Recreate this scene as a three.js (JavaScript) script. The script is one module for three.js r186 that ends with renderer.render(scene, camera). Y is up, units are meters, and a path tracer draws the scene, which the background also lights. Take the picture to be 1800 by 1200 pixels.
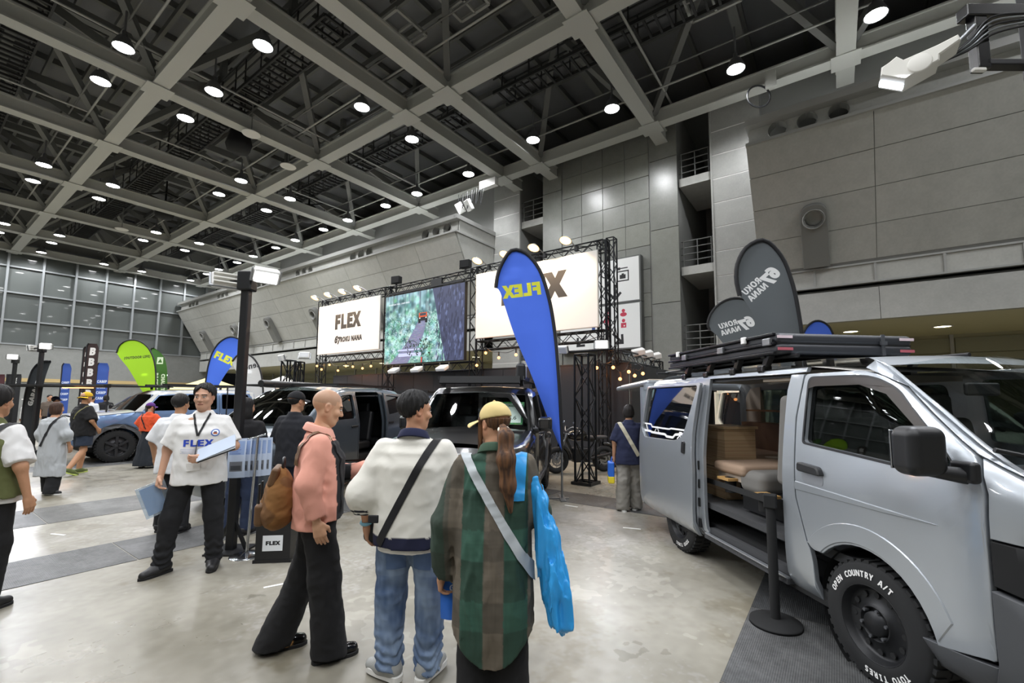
import * as THREE from 'three';
import { mergeGeometries, mergeVertices, toCreasedNormals } from 'three/addons/utils/BufferGeometryUtils.js';
import { RoundedBoxGeometry } from 'three/addons/geometries/RoundedBoxGeometry.js';
import { TessellateModifier } from 'three/addons/modifiers/TessellateModifier.js';
import { ImprovedNoise } from 'three/addons/math/ImprovedNoise.js';

// World: x runs along the long back wall, -z points at that wall, metres, floor at y = 0.
const scene = new THREE.Scene();
scene.background = new THREE.Color(0x0b0c0d);
const renderer = new THREE.WebGLRenderer();
renderer.toneMapping = THREE.LinearToneMapping;
renderer.toneMappingExposure = 1.0;
renderer.shadowMap.enabled = true;
const RAD = Math.PI / 180;
const YAW = 35.35;
const camera = new THREE.PerspectiveCamera(2 * Math.atan(600 / 785) / RAD, 1.5, 0.05, 200);
camera.position.set(0, 1.62, 0);
camera.rotation.order = 'YXZ';
camera.rotation.set(5.2 * RAD, YAW * RAD, 0.3 * RAD);
camera.setViewOffset(1800, 1200, -12, -31, 1800, 1200);
scene.add(camera);
const LAMP_CD = 44;            // hall downlight, candela
const LAMP_COLOR = 0xfbfcff;

// ---------- helpers
let seed = 12345;
const rnd = () => { seed = (seed * 1664525 + 1013904223) >>> 0; return seed / 4294967296; };
const noise = new ImprovedNoise();
const nz = (x, y, z) => noise.noise(x, y, z);
const used = new Map();
function nm(n) { const k = used.get(n) || 0; used.set(n, k + 1); return k ? n + '_' + String(k).padStart(3, '0') : n; }
const V3 = (x, y, z) => new THREE.Vector3(x, y, z);
const sh = o => { o.traverse(c => { if (c.isMesh) { c.castShadow = true; c.receiveShadow = true; } }); return o; };
function tag(o, label, category, group, kind) {
  if (label) o.userData.label = label;
  if (category) o.userData.category = category;
  if (group) o.userData.group = group;
  if (kind) o.userData.kind = kind;
  return o;
}
function thing(name, label, category, pos = [0, 0, 0], ry = 0, group) {
  const g = new THREE.Group(); g.name = nm(name); g.position.set(...pos); g.rotation.y = ry; scene.add(g);
  return tag(g, label, category, group);
}
function mesh(name, geo, mat, parent = scene) {
  if (Array.isArray(geo)) geo = merge(geo);
  const m = new THREE.Mesh(geo, mat); m.name = parent === scene ? nm(name) : name;
  m.castShadow = m.receiveShadow = true; parent.add(m); return m;
}
function struct(name, geo, mat, parent = scene) { const m = mesh(name, geo, mat, parent); if (parent === scene) m.userData.kind = 'structure'; return m; }
function structGroup(name) { const g = new THREE.Group(); g.name = nm(name); g.userData.kind = 'structure'; scene.add(g); return g; }
function merge(list) {
  list = list.flat(3);
  if (list.length === 1) return list[0];
  list = list.map(g => { g = g.index ? g.toNonIndexed() : g; for (const k of Object.keys(g.attributes)) if (!['position', 'normal', 'uv'].includes(k)) g.deleteAttribute(k);
    if (!g.attributes.uv) g.setAttribute('uv', new THREE.BufferAttribute(new Float32Array(g.attributes.position.count * 2), 2));
    if (!g.attributes.normal) g.computeVertexNormals(); return g; });
  return mergeGeometries(list);
}
function box(w, h, d, x = 0, y = 0, z = 0) { const g = new THREE.BoxGeometry(w, h, d); g.translate(x, y, z); return g; }
function boxUV(w, h, d, x = 0, y = 0, z = 0) { // box with uv in metres
  const g = new THREE.BoxGeometry(w, h, d), p = g.attributes.position, n = g.attributes.normal, uv = g.attributes.uv;
  for (let i = 0; i < p.count; i++) {
    if (Math.abs(n.getX(i)) > .5) uv.setXY(i, p.getZ(i) + z, p.getY(i) + y);
    else if (Math.abs(n.getY(i)) > .5) uv.setXY(i, p.getX(i) + x, p.getZ(i) + z);
    else uv.setXY(i, p.getX(i) + x, p.getY(i) + y);
  }
  g.translate(x, y, z); return g;
}
function span(x0, x1, y0, y1, z0, z1) { return boxUV(Math.abs(x1 - x0), Math.abs(y1 - y0), Math.abs(z1 - z0), (x0 + x1) / 2, (y0 + y1) / 2, (z0 + z1) / 2); }
function rbox(w, h, d, r, x = 0, y = 0, z = 0, seg = 2) { const g = new RoundedBoxGeometry(w, h, d, seg, r); g.translate(x, y, z); return g; }
const UP = V3(0, 1, 0);
function rod(a, b, r, seg = 6, r2) { // cylinder from a to b
  a = Array.isArray(a) ? V3(...a) : a; b = Array.isArray(b) ? V3(...b) : b;
  const d = b.clone().sub(a), g = new THREE.CylinderGeometry(r2 ?? r, r, d.length(), seg, 1);
  g.applyQuaternion(new THREE.Quaternion().setFromUnitVectors(UP, d.clone().normalize())); g.translate((a.x + b.x) / 2, (a.y + b.y) / 2, (a.z + b.z) / 2); return g;
}
function bar(a, b, w, h) { // box section from a to b
  a = Array.isArray(a) ? V3(...a) : a; b = Array.isArray(b) ? V3(...b) : b;
  const d = b.clone().sub(a), L = d.length(), g = new THREE.BoxGeometry(w, h, L);
  const m = new THREE.Matrix4().lookAt(b, a, Math.abs(d.y) / L > .98 ? V3(1, 0, 0) : UP); g.applyMatrix4(m); g.translate((a.x + b.x) / 2, (a.y + b.y) / 2, (a.z + b.z) / 2); return g;
}
function tube(pts, r, seg = 24, rad = 6, closed = false) { return new THREE.TubeGeometry(new THREE.CatmullRomCurve3(pts.map(p => Array.isArray(p) ? V3(...p) : p), closed), seg, r, rad, closed); }
function lathe(pts, seg = 24) { return new THREE.LatheGeometry(pts.map(p => new THREE.Vector2(p[0], p[1])), seg); }
function disc(r, seg = 20) { return new THREE.CircleGeometry(r, seg); }
const rot = (g, x = 0, y = 0, z = 0) => { if (x) g.rotateX(x); if (y) g.rotateY(y); if (z) g.rotateZ(z); return g; };
const mv = (g, x, y, z) => { g.translate(x, y, z); return g; };
function poly(pts) { const s = new THREE.Shape(); pts.forEach((p, i) => i ? s.lineTo(p[0], p[1]) : s.moveTo(p[0], p[1])); s.closePath(); return s; }
function smoothPts(pts, n = 6, closed = true) { // rounded outline through points
  const c = new THREE.CatmullRomCurve3(pts.map(p => V3(p[0], p[1], 0)), closed, 'centripetal'); return c.getPoints(pts.length * n).slice(0, closed ? -1 : undefined).map(p => [p.x, p.y]);
}
function roundPoly(pts, r, n = 5) { // polygon with rounded corners
  const out = [], N = pts.length;
  for (let i = 0; i < N; i++) {
    const p = pts[i], a = pts[(i + N - 1) % N], b = pts[(i + 1) % N], rr = p[2] ?? r;
    const da = Math.hypot(a[0] - p[0], a[1] - p[1]), db = Math.hypot(b[0] - p[0], b[1] - p[1]), ta = Math.min(rr, da * .48) / da, tb = Math.min(rr, db * .48) / db;
    const A = [p[0] + (a[0] - p[0]) * ta, p[1] + (a[1] - p[1]) * ta], B = [p[0] + (b[0] - p[0]) * tb, p[1] + (b[1] - p[1]) * tb];
    for (let k = 0; k <= n; k++) { const t = k / n, u = 1 - t; out.push([u * u * A[0] + 2 * u * t * p[0] + t * t * B[0], u * u * A[1] + 2 * u * t * p[1] + t * t * B[1]]); }
  }
  return out;
}
function extr(shape, depth, bevel = 0, cs = 6) { return new THREE.ExtrudeGeometry(shape, { depth, bevelEnabled: bevel > 0, bevelSize: bevel, bevelThickness: bevel, bevelOffset: -bevel, bevelSegments: 1, curveSegments: cs }); }
function panel(shape, depth, deform, maxEdge = .1, bevel = .003) { // flat sheet bent by deform(x, y, t)
  let g = extr(shape, depth, bevel); g.deleteAttribute('uv'); g.deleteAttribute('normal');
  g = new TessellateModifier(maxEdge * 1.35, 8).modify(g);
  const p = g.attributes.position;
  const uv = new Float32Array(p.count * 2);
  for (let i = 0; i < p.count; i++) { uv[2 * i] = p.getX(i); uv[2 * i + 1] = p.getY(i); const q = deform(p.getX(i), p.getY(i), p.getZ(i)); p.setXYZ(i, q[0], q[1], q[2]); }
  g.setAttribute('uv', new THREE.BufferAttribute(uv, 2));
  g.computeVertexNormals(); return toCreasedNormals(g, .7);
}
function gridSheet(nu, nv, fn) { // fn(u, v) -> [x, y, z], u and v in 0..1
  const pos = [], uv = [], idx = [];
  for (let j = 0; j <= nv; j++) for (let i = 0; i <= nu; i++) { pos.push(...fn(i / nu, j / nv)); uv.push(i / nu, j / nv); }
  for (let j = 0; j < nv; j++) for (let i = 0; i < nu; i++) { const a = j * (nu + 1) + i, b = a + 1, c = a + nu + 1, d = c + 1; idx.push(a, b, d, a, d, c); }
  const g = new THREE.BufferGeometry(); g.setAttribute('position', new THREE.Float32BufferAttribute(pos, 3)); g.setAttribute('uv', new THREE.Float32BufferAttribute(uv, 2)); g.setIndex(idx); g.computeVertexNormals(); return g;
}

// ---------- textures and materials
function canvasTex(w, h, draw, o = {}) {
  const c = document.createElement('canvas'); c.width = w; c.height = h; const x = c.getContext('2d'); draw(x, w, h);
  const t = new THREE.CanvasTexture(c); t.colorSpace = THREE.SRGBColorSpace; t.magFilter = THREE.LinearFilter; if (o.repeat) { t.wrapS = t.wrapT = THREE.RepeatWrapping; t.repeat.set(...o.repeat); } return t;
}
function dataTex(n, fn, srgb = true, repeat = [1, 1], ch = 3) { // fn(u, v) -> [r, g, b] 0..255
  const d = new Uint8Array(n * n * 4);
  for (let j = 0; j < n; j++) for (let i = 0; i < n; i++) { const c = fn(i / n, j / n), k = 4 * (j * n + i); d[k] = c[0]; d[k + 1] = c[1]; d[k + 2] = c[2]; d[k + 3] = 255; }
  const t = new THREE.DataTexture(d, n, n); t.wrapS = t.wrapT = THREE.RepeatWrapping; t.magFilter = THREE.LinearFilter; t.repeat.set(...repeat); if (srgb) t.colorSpace = THREE.SRGBColorSpace; t.needsUpdate = true; return t;
}
function valueGrid(n) { const g = new Float32Array(n * n); for (let i = 0; i < n * n; i++) g[i] = rnd(); return g; }
function tileNoise(freqs) { // periodic value noise, sum of octaves [frequency, weight]
  const L = freqs.map(([f, w]) => [f, w, valueGrid(f)]);
  return (u, v) => { let s = 0; for (const [f, w, g] of L) { const x = u * f, y = v * f, i = Math.floor(x), j = Math.floor(y); let a = x - i, b = y - j; a = a * a * (3 - 2 * a); b = b * b * (3 - 2 * b); const i0 = i % f, i1 = (i + 1) % f, j0 = (j % f) * f, j1 = ((j + 1) % f) * f; s += w * ((g[j0 + i0] * (1 - a) + g[j0 + i1] * a) * (1 - b) + (g[j1 + i0] * (1 - a) + g[j1 + i1] * a) * b); } return s; };
}
const clamp = (x, a = 0, b = 1) => Math.min(b, Math.max(a, x));
const mix = (a, b, t) => a + (b - a) * t;
const sstep = (a, b, x) => { const t = clamp((x - a) / (b - a)); return t * t * (3 - 2 * t); };
const std = (color, roughness = .6, metalness = 0, o = {}) => new THREE.MeshStandardMaterial({ color, roughness, metalness, ...o });
const phys = (color, roughness, metalness, o = {}) => new THREE.MeshPhysicalMaterial({ color, roughness, metalness, ...o });
const glow = (color, k) => new THREE.MeshStandardMaterial({ color: 0x222222, emissive: color, emissiveIntensity: k, roughness: .4 });
const MAT = {
  black: std(0x17181a, .45), blackMatte: std(0x141516, .8), blackGloss: phys(0x0b0b0d, .25, 0, { clearcoat: .6, clearcoatRoughness: .1 }), rubber: std(0x1b1c1d, .82),
  truss: std(0x1d1f22, .38, .55), chrome: std(0xc9ccd0, .16, 1), steel: std(0x9a9da0, .35, .9), white: std(0xe9e9e6, .5), offwhite: std(0xd5d4cd, .55), greyPlastic: std(0x4b4d50, .6),
  glassDark: phys(0x0b0d10, .04, 0, { clearcoat: 1, clearcoatRoughness: .02 }),
  glass: phys(0xdfe6e6, .02, 0, { transmission: 1, thickness: 0, ior: 1.5, transparent: false }),
  glassTint: phys(0x8d9794, .02, 0, { transmission: 1, thickness: 0, ior: 1.5 }),
  skinDark: std(0x2a211d, .7),
};
function paint(c, metal = .35, rough = .36) { return phys(c, rough, metal, { clearcoat: 1, clearcoatRoughness: .06 }); }
const FL = (x, z, y = 0) => [x, y, z];
const AWAY = a => (YAW + a) * RAD;   // heading: 0 faces the viewer's side of the hall, 90 the van side, 180 the booth
// ---------- hall: floor
const nA = tileNoise([[4, .35], [9, .25], [21, .2], [57, .12], [180, .08]]), nB = tileNoise([[3, .3], [7, .3], [33, .2], [300, .2]]), nC = tileNoise([[11, .5], [64, .3], [256, .2]]);
const concreteTex = dataTex(2048, (u, v) => {
  const a = nA(u, v), b = nB(u, v), c = nC(u, v); let k = 132 + (a - .5) * 84 + (b - .5) * 50;
  const stain = sstep(.60, .72, nA((u * 3.1) % 1, (v * 3.1) % 1)) * .55; k -= stain * 26; const pale = sstep(.62, .7, nB((u * 2 + .37) % 1, (v * 2 + .11) % 1)); k += pale * 12;
  const speck = c > .7 ? -20 : c < .27 ? 14 : 0; k += speck;
  return [clamp(k + 3, 0, 255), clamp(k - 1 - stain * 3, 0, 255), clamp(k - 13 - stain * 9 + pale * 4, 0, 255)];
}, true, [1 / 15, 1 / 15]);
const concreteRough = dataTex(512, (u, v) => { const k = 96 + (nB(u, v) - .5) * 90 + (nC(u, v) - .5) * 30; return [k, k, k]; }, false, [1 / 9, 1 / 9]);
const floorMat = std(0xffffff, 1, 0, { map: concreteTex, roughnessMap: concreteRough });
const floor = struct('floor', span(-47, 16, -.25, 0, -22, 17), floorMat);
const plateBump = dataTex(128, (u, v) => { const a = Math.sin((u * 8 + v * 8) * Math.PI * 2) * Math.sin((u * 8 - v * 8) * Math.PI * 2); const k = a > .25 ? 230 : 60; return [k, k, k]; }, false, [5, 5]);
const plateWear = tileNoise([[5, .4], [19, .3], [90, .3]]);
const plateTex = dataTex(512, (u, v) => { const k = 94 + (plateWear(u, v) - .5) * 56; return [k, k + 1, k + 1]; }, true, [.6, .6]);
const plateMats = [0xffffff, 0xe3e5e6, 0xf6f4ee, 0xd4d6d8].map(c => std(c, .55, .25, { map: plateTex, bumpMap: plateBump, bumpScale: .003 }));
function plates(x0, x1, z0, z1, n, along) {
  for (let i = 0; i < n; i++) {
    const a = i / n, b = (i + 1) / n, g = along === 'z' ? span(x0, x1, -.02, .004, mix(z0, z1, a) + .006, mix(z0, z1, b) - .006) : span(mix(x0, x1, a) + .006, mix(x0, x1, b) - .006, -.02, .004, z0, z1);
    mesh('trench_plate', g, plateMats[(i * 7 + (rnd() * 4 | 0)) % 4], floor);
  }
}
plates(-6.7, -5.8, -6.38, 8, 12, 'z'); plates(-9.6, -8.35, -6.38, 5, 9, 'z'); plates(-.63, .35, -6.38, 4, 9, 'z'); plates(-15.4, -14.3, -12, 2, 10, 'z');
plates(-9.6, .35, -7.12, -6.4, 9, 'x');
const tapeMat = std(0xe8e8e4, .7);
for (const [x, z, a] of [[-2.2, -5.6, .3], [-4.05, -2.1, 1.2], [-7.6, -1.3, .4], [-3.4, -6.2, 0]]) { const t = mesh('floor_tape', box(.22, .004, .03), tapeMat, floor); t.position.set(x, .003, z); t.rotation.y = a; }

// ---------- hall: long back wall
const wallNoise = tileNoise([[6, .4], [25, .3], [120, .3]]);
const wallTex = dataTex(512, (u, v) => { const k = 236 + (wallNoise(u, v) - .5) * 30; return [k, k, k - 2]; }, true, [.22, .22]);
const M_tile = [0x90928d, 0x8c8e89, 0x94968f].map(c => std(c, .3, 0, { map: wallTex }));
const M_pil = [0xb2b3b0, 0xaeafac].map(c => std(c, .42, 0, { map: wallTex }));
const M_slope = [0xc2c3bf, 0xc5c6c2, 0xc0c1bd].map(c => std(c, .6, 0, { map: wallTex }));
const M_core = std(0x8c8d8a, .8), M_tongue = std(0x7a7b78, .6), M_lip = std(0xa5a6a3, .5), M_fascia = std(0xbcbdba, .6, 0, { map: wallTex }), M_lobby = std(0xb9b592, .7), M_soffit = std(0xc9c5a4, .7), M_shutter = std(0x8f8e78, .55, .2), M_rail = std(0x6f716f, .45, .6);
const back = structGroup('wall_back');
const wbox = (name, g, m) => mesh(name, g, m, back);
wbox('core', merge([span(-47, -13.46, 9.9, 12.9, -19.2, -17.2), span(-1.7, 16, 9.9, 12.9, -19.2, -17.2)]), M_core);
for (const [a, b] of [[-10.55, -4.58], [-13.46, -11.95], [-3.28, -1.7]]) wbox('core', span(a, b, 0, 12.9, -21.6, -16.83), M_core);
const gapT = .012;
{ // pillar facing: square tiles in the middle, tall panels at both sides
  const cols = [-9.56, -8.62, -7.63, -6.65, -5.65], rows = []; for (let y = 12.4; y > -.5; y -= .945) rows.push(y);
  for (let r = 0; r + 1 < rows.length; r++) for (let c = 0; c + 1 < cols.length; c++) wbox('tile', span(cols[c] + gapT, cols[c + 1] - gapT, Math.max(.02, rows[r + 1]) + gapT, rows[r] - gapT, -16.84, -16.8), M_tile[(r * 5 + c * 3) % 3]);
  const tall = [12.5, 11.0, 8.2, 5.3, 2.45, .02];
  for (let r = 0; r + 1 < tall.length; r++) for (const [a, b] of [[-10.58, -9.6], [-5.6, -4.55]]) wbox('panel', span(a, b, tall[r + 1] + gapT, tall[r] - gapT, -16.84, -16.77), M_tile[r % 3]);
}
{ // pilasters beside the two service shafts, with pale joints
  for (const [a, b] of [[-13.48, -11.93], [-3.3, -1.72]]) for (let r = 0; r < 13; r++) { const y1 = 12.34 - r * .9, y0 = Math.max(.02, y1 - .9); wbox('panel', span(a, b, y0 + .018, y1 - .018, -16.85, -16.8), M_pil[r % 2]); wbox('joint', span(a, b, y1 - .016, y1 + .016, -16.85, -16.812), MAT.white); }
  wbox('edge_trim', merge([span(-3.36, -3.3, 0, 12.4, -16.86, -16.76), span(-11.93, -11.88, 0, 12.4, -16.86, -16.76)]), M_pil[0]);
  for (const [a, b] of [[-11.9, -10.6], [-4.53, -3.36]]) for (const y of [3.1, 6.3, 9.75]) {
    wbox('landing', span(a, b, y, y + .32, -19.6, -16.95), M_slope[0]);
    for (let k = 0; k < 4; k++) wbox('rail', rod([a, y + .55 + k * .25, -17], [b, y + .55 + k * .25, -17], .022), M_rail);
    for (let k = 0; k < 3; k++) wbox('rail_post', rod([mix(a, b, .08 + k * .42), y + .3, -17], [mix(a, b, .08 + k * .42), y + 1.32, -17], .025), M_rail);
  }
}
// overhanging box with sloped face; (z, y) of the slope: top (-14.05, 9.05), foot (-15.98, 5.69)
function slopeAt(y, out = 0) { const k = 1.93 / 3.36; const z = -14.05 - k * (9.05 - y); const n = [Math.cos(Math.atan(k)), -Math.sin(Math.atan(k))]; return [z + out * n[0], y + out * n[1]]; }
function slopePanel(x0, x1, y0, y1, th) {
  const a = slopeAt(y0), b = slopeAt(y1), ai = slopeAt(y0, -th), bi = slopeAt(y1, -th), g = new THREE.BufferGeometry();
  const P = [[a, 0], [b, 0], [bi, 0], [ai, 0], [a, 1], [b, 1], [bi, 1], [ai, 1]].map(([q, e]) => [e ? x1 : x0, q[1], q[0]]);
  const F = [[0, 4, 5, 1], [1, 5, 6, 2], [2, 6, 7, 3], [3, 7, 4, 0], [0, 1, 2, 3], [4, 7, 6, 5]], pos = [], uv = [];
  for (const f of F) for (const k of [0, 1, 2, 0, 2, 3]) { pos.push(...P[f[k]]); uv.push(P[f[k]][0], P[f[k]][1]); }
  g.setAttribute('position', new THREE.Float32BufferAttribute(pos, 3)); g.setAttribute('uv', new THREE.Float32BufferAttribute(uv, 2)); g.computeVertexNormals(); return g;
}
function overhang(x0, x1, colW, firstCol, holeX, nozzles) {
  const prof = poly([[-14.12, 9.0], [-16.05, 5.6], [-19, 5.6], [-19, 9.7], [-16.2, 9.7], [-16.2, 9.0]].map(([z, y]) => [-z, y]));
  const e = extr(prof, x1 - x0 - .06); e.rotateY(-Math.PI / 2); e.applyMatrix4(new THREE.Matrix4().makeScale(1, 1, 1)); // shape x = -z
  // rotateY(-90deg): (x, y, z) -> (-z, y, x); turn it so that x' runs along the wall and z' = -shape x
  const p = e.attributes.position; for (let i = 0; i < p.count; i++) { const X = p.getX(i), Z = p.getZ(i); p.setXYZ(i, x1 - .03 + X, p.getY(i), -Z); }
  const fixed = e.toNonIndexed(); fixed.computeVertexNormals();
  wbox('overhang_core', fixed, M_core);
  const rowsY = [9.05, 8.25, 7.41, 6.55, 5.69];
  let cuts = [x0]; for (let x = firstCol; x < x1 - .3; x += colW) if (x > x0 + .3) cuts.push(x); cuts.push(x1);
  for (let r = 0; r < 4; r++) for (let c = 0; c + 1 < cuts.length; c++) wbox('panel', slopePanel(cuts[c] + .008, cuts[c + 1] - .008, rowsY[r + 1] + .008, rowsY[r] - .008, .06), M_slope[(r + c * 2) % 3]);
  wbox('lip', span(x0, x1, 9.04, 9.12, -14.6, -13.98), M_lip);
  wbox('lip', span(x0, x1, 9.66, 9.86, -19, -14.02), M_lip);
  // recessed frieze with round air outlets
  let lo = x0;
  const holes = holeX.filter(h => h > x0 && h < x1);
  const s = poly([[x0 + .05, 9.1], [x1 - .05, 9.1], [x1 - .05, 9.68], [x0 + .05, 9.68]]);
  for (const h of holes) { const q = new THREE.Path(); q.absarc(h, 9.43, .235, 0, Math.PI * 2); s.holes.push(q); }
  const fr = extr(s, .05, 0, 10); fr.translate(0, 0, -14.36); wbox('frieze', fr, M_slope[0]);
  for (const h of holes) { const t = lathe([[.235, -.25], [.235, .06], [.255, .06], [.255, .0]], 20); t.rotateX(Math.PI / 2); t.translate(h, 9.43, -14.33); wbox('air_outlet', t, M_slope[2]); }
  // supply nozzles: flat tongue on the slope with a round mouth
  for (const x of nozzles) {
    const a = slopeAt(5.72, .12), b = slopeAt(7.05, .12);
    const ts = poly(roundPoly([[-.33, 0, .01], [.33, 0, .01], [.33, 1.85, .36], [-.33, 1.85, .36]], .3, 8)), th = new THREE.Path(); th.absarc(0, 1.44, .22, 0, Math.PI * 2); ts.holes.push(th); const g = extr(ts, .3, .015);
    g.rotateX(Math.atan(1.93 / 3.36)); const q = slopeAt(5.72, -.02); g.translate(x, q[1], q[0]);
    wbox('nozzle_tongue', g, M_tongue);
    const mth = lathe([[.0, -.5], [.2, -.5], [.235, -.1], [.25, .16], [.28, .16], [.27, -.1]], 28); mth.rotateX(Math.PI / 2 + .35); const w = slopeAt(6.95, .2); mth.translate(x, w[1], w[0]); wbox('nozzle_mouth', mth, M_lip);
  }
  // band below the slope, dark gap, fascia, soffit, lobby
  wbox('reveal', span(x0, x1, 5.6, 5.7, -16.6, -16.22), M_slope[0]);
  let bx = x0; const bw = 2.9 / 2;
  for (let x = x0; x < x1 - .1; x += bw) { const xe = Math.min(x + bw, x1); wbox('louvre_panel', span(x + .03, xe - .03, 5.06, 5.58, -16.1, -16.02), M_slope[1]); wbox('band_post', span(xe - .03, xe + .03, 5.02, 5.6, -16.1, -15.97), M_lip); }
  wbox('band_trim', merge([span(x0, x1, 5.56, 5.61, -16.1, -15.96), span(x0, x1, 5.01, 5.06, -16.1, -15.96)]), M_lip);
  wbox('reveal', span(x0, x1, 4.86, 5.01, -17, -16.45), M_slope[0]);
  for (let x = firstCol - 4 * colW; x < x1; x += colW) { const a = Math.max(x, x0), b = Math.min(x + colW, x1); if (b - a > .2) wbox('fascia', span(a + .006, b - .006, 3.95, 4.87, -16.2, -16), M_fascia); }
  wbox('soffit', span(x0, x1, 3.95, 4.05, -21.2, -16.2), M_soffit);
}
const holeSets = []; for (const c of [-.3, -14.92, -20.68, -26.42, -32.2, -37.95, -43.6, 5.4, 11.1]) holeSets.push(c - .72, c, c + .72);
overhang(-1.82, 15.9, 2.93, 1.13, holeSets, [-.29, 5.4, 11.1]);
overhang(-46.4, -13.5, 2.88, -45, holeSets, [-20.7, -26.42, -32.25, -37.55, -43.4]);
wbox('end_panel', (() => { const g = extr(poly([[14.1, 9.05], [16.0, 5.69], [16.78, 5.69], [16.78, 9.05]]), .05); g.rotateY(Math.PI / 2); g.translate(-13.5, 0, 0); return g; })(), M_slope[0]);
wbox('end_panel', span(-13.5, -13.44, 9.1, 9.7, -16.8, -14.3), M_slope[2]); wbox('lip', merge([span(-13.52, -13.36, 9.66, 9.86, -16.8, -14.02), span(-13.52, -13.38, 9.04, 9.12, -16.8, -13.98)]), M_lip);
// lobby back walls with shutters
for (const [a, b] of [[-1.8, 15.9], [-46.4, -13.5]]) {
  wbox('lobby_wall', span(a, b, 0, 4.1, -21.6, -21.3), M_lobby);
  for (let x = a; x < b - .5; x += 2.6) { const e = Math.min(x + 2.5, b); for (let k = 0; k < 7; k++) wbox('shutter_slat', span(x + .04, e, .02 + k * .55, .53 + k * .55, -21.3, -21.22), M_shutter); wbox('shutter_post', span(e, e + .1, 0, 3.95, -21.3, -21.16), M_lip); }
}
for (const [x, z] of [[.49, -18.43], [2.78, -18.7], [5.1, -18.6], [-16, -18.5], [-20, -18.5], [-24, -18.5], [-28, -18.5], [-34, -18.5]]) {
  const g = thing('lobby_downlight', 'round recessed downlight glowing warm in the lobby soffit below the fascia', 'light', [x, 3.95, z], 0, 'lobby soffit downlights');
  mesh('trim_ring', mv(lathe([[.2, 0], [.25, 0], [.25, -.02], [.2, -.02]], 24), 0, 0, 0), MAT.white, g); mesh('lamp_face', mv(rot(disc(.2), Math.PI / 2), 0, -.012, 0), glow(0xfff3c4, 9), g);
  const l = new THREE.SpotLight(0xffe9ae, 9, 0, 1.25, .7); l.position.set(x, 3.9, z); l.target.position.set(x, 0, z); l.castShadow = true; l.shadow.radius = 8; scene.add(l, l.target);
}

// ---------- hall: glazed end wall
const endw = structGroup('wall_left');
const M_pane = [0x4d5250, 0x515654, 0x494e4c].map(c => phys(c, .55, 0, { clearcoat: 1, clearcoatRoughness: .03 }));
const M_mull = std(0x8d9193, .4, .3);
mesh('lower_wall', span(-47.2, -46.5, 0, 5.28, -17, 17), std(0x8d8f8d, .6, 0, { map: wallTex }), endw);
mesh('upper_wall', span(-47.2, -46.7, 5.28, 16, -17, 17), M_core, endw);
mesh('beige_band', span(-46.5, -46.42, 2.7, 2.95, -17, 17), std(0xb9a271, .6), endw);
const mz = []; for (let z = -14.5; z < 17; z += 1.72) mz.push(z); mz.unshift(-16.2);
const ty = [5.3, 6.95, 8.9, 10.72, 12.4];
for (let i = 0; i + 1 < mz.length; i++) for (let j = 0; j + 1 < ty.length; j++) mesh('pane', span(-46.66, -46.6, ty[j] + .05, ty[j + 1] - .05, mz[i] + .05, mz[i + 1] - .05), M_pane[(i * 3 + j * 5) % 3], endw);
for (const z of mz) mesh('mullion', span(-46.66, -46.38, 5.25, 12.5, z - .06, z + .06), M_mull, endw);
for (const y of ty) mesh('transom', span(-46.66, -46.44, y - .05, y + .05, -16.9, 17), M_mull, endw);
// closing walls on the two sides the camera turns its back to
struct('wall_right', span(15.9, 16.3, 0, 16.5, -22, 17), std(0x8a8b88, .7));
struct('wall_front', span(-47, 16, 0, 16.5, 16.6, 17), std(0x8a8b88, .7));
struct('wall_rear', span(-47, 16, 0, 16.5, -22.4, -21.6), M_core);

// ---------- hall: ceiling with its girder grid
const ceil = structGroup('ceiling');
const M_beam = std(0xb4b5af, .5), M_beam2 = std(0xabaca6, .55), M_brace = std(0x727370, .6), M_deck = std(0x7c7d7f, .85), M_cat = std(0x2f3030, .7), M_pale = std(0xa9aaa5, .6);
const BX = [-45.8, -40.4, -34.8, -29.0, -23.2, -17.6, -12.0, -10.0, -5.1, .7, 6.4, 12.1], BZ = [-15.55, -9.95, -4.35, 1.25, 6.85, 12.45], BY = 11.62;
mesh('roof_deck', span(-47, 16, 16.2, 16.5, -21.6, 17), M_deck, ceil);
const beamParts = (L, w, h, dir) => { const t = .05; return dir === 'x' ? [span(-L / 2, L / 2, 0, t, -w / 2, w / 2), span(-L / 2, L / 2, h - t, h, -w / 2, w / 2), span(-L / 2, L / 2, t, h - t, -w * .36, w * .36)] : [span(-w / 2, w / 2, 0, t, -L / 2, L / 2), span(-w / 2, w / 2, h - t, h, -L / 2, L / 2), span(-w * .36, w * .36, t, h - t, -L / 2, L / 2)]; };
for (const z of BZ) { const b = mesh('girder', merge(beamParts(62.6, .44, .5, 'x')), M_beam, ceil); b.position.set(-15.6, BY, z); }
for (const x of BX) { const b = mesh('girder', merge(beamParts(33.6, .46, .5, 'z')), x === -10 || x === -5.1 ? M_beam : M_beam2, ceil); b.position.set(x, BY - .012, -.05); }
// joint plates at the crossings
for (const x of BX) for (const z of BZ) mesh('joint_plate', box(.72, .03, .72, x, BY - .03, z), M_beam, ceil);
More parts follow.
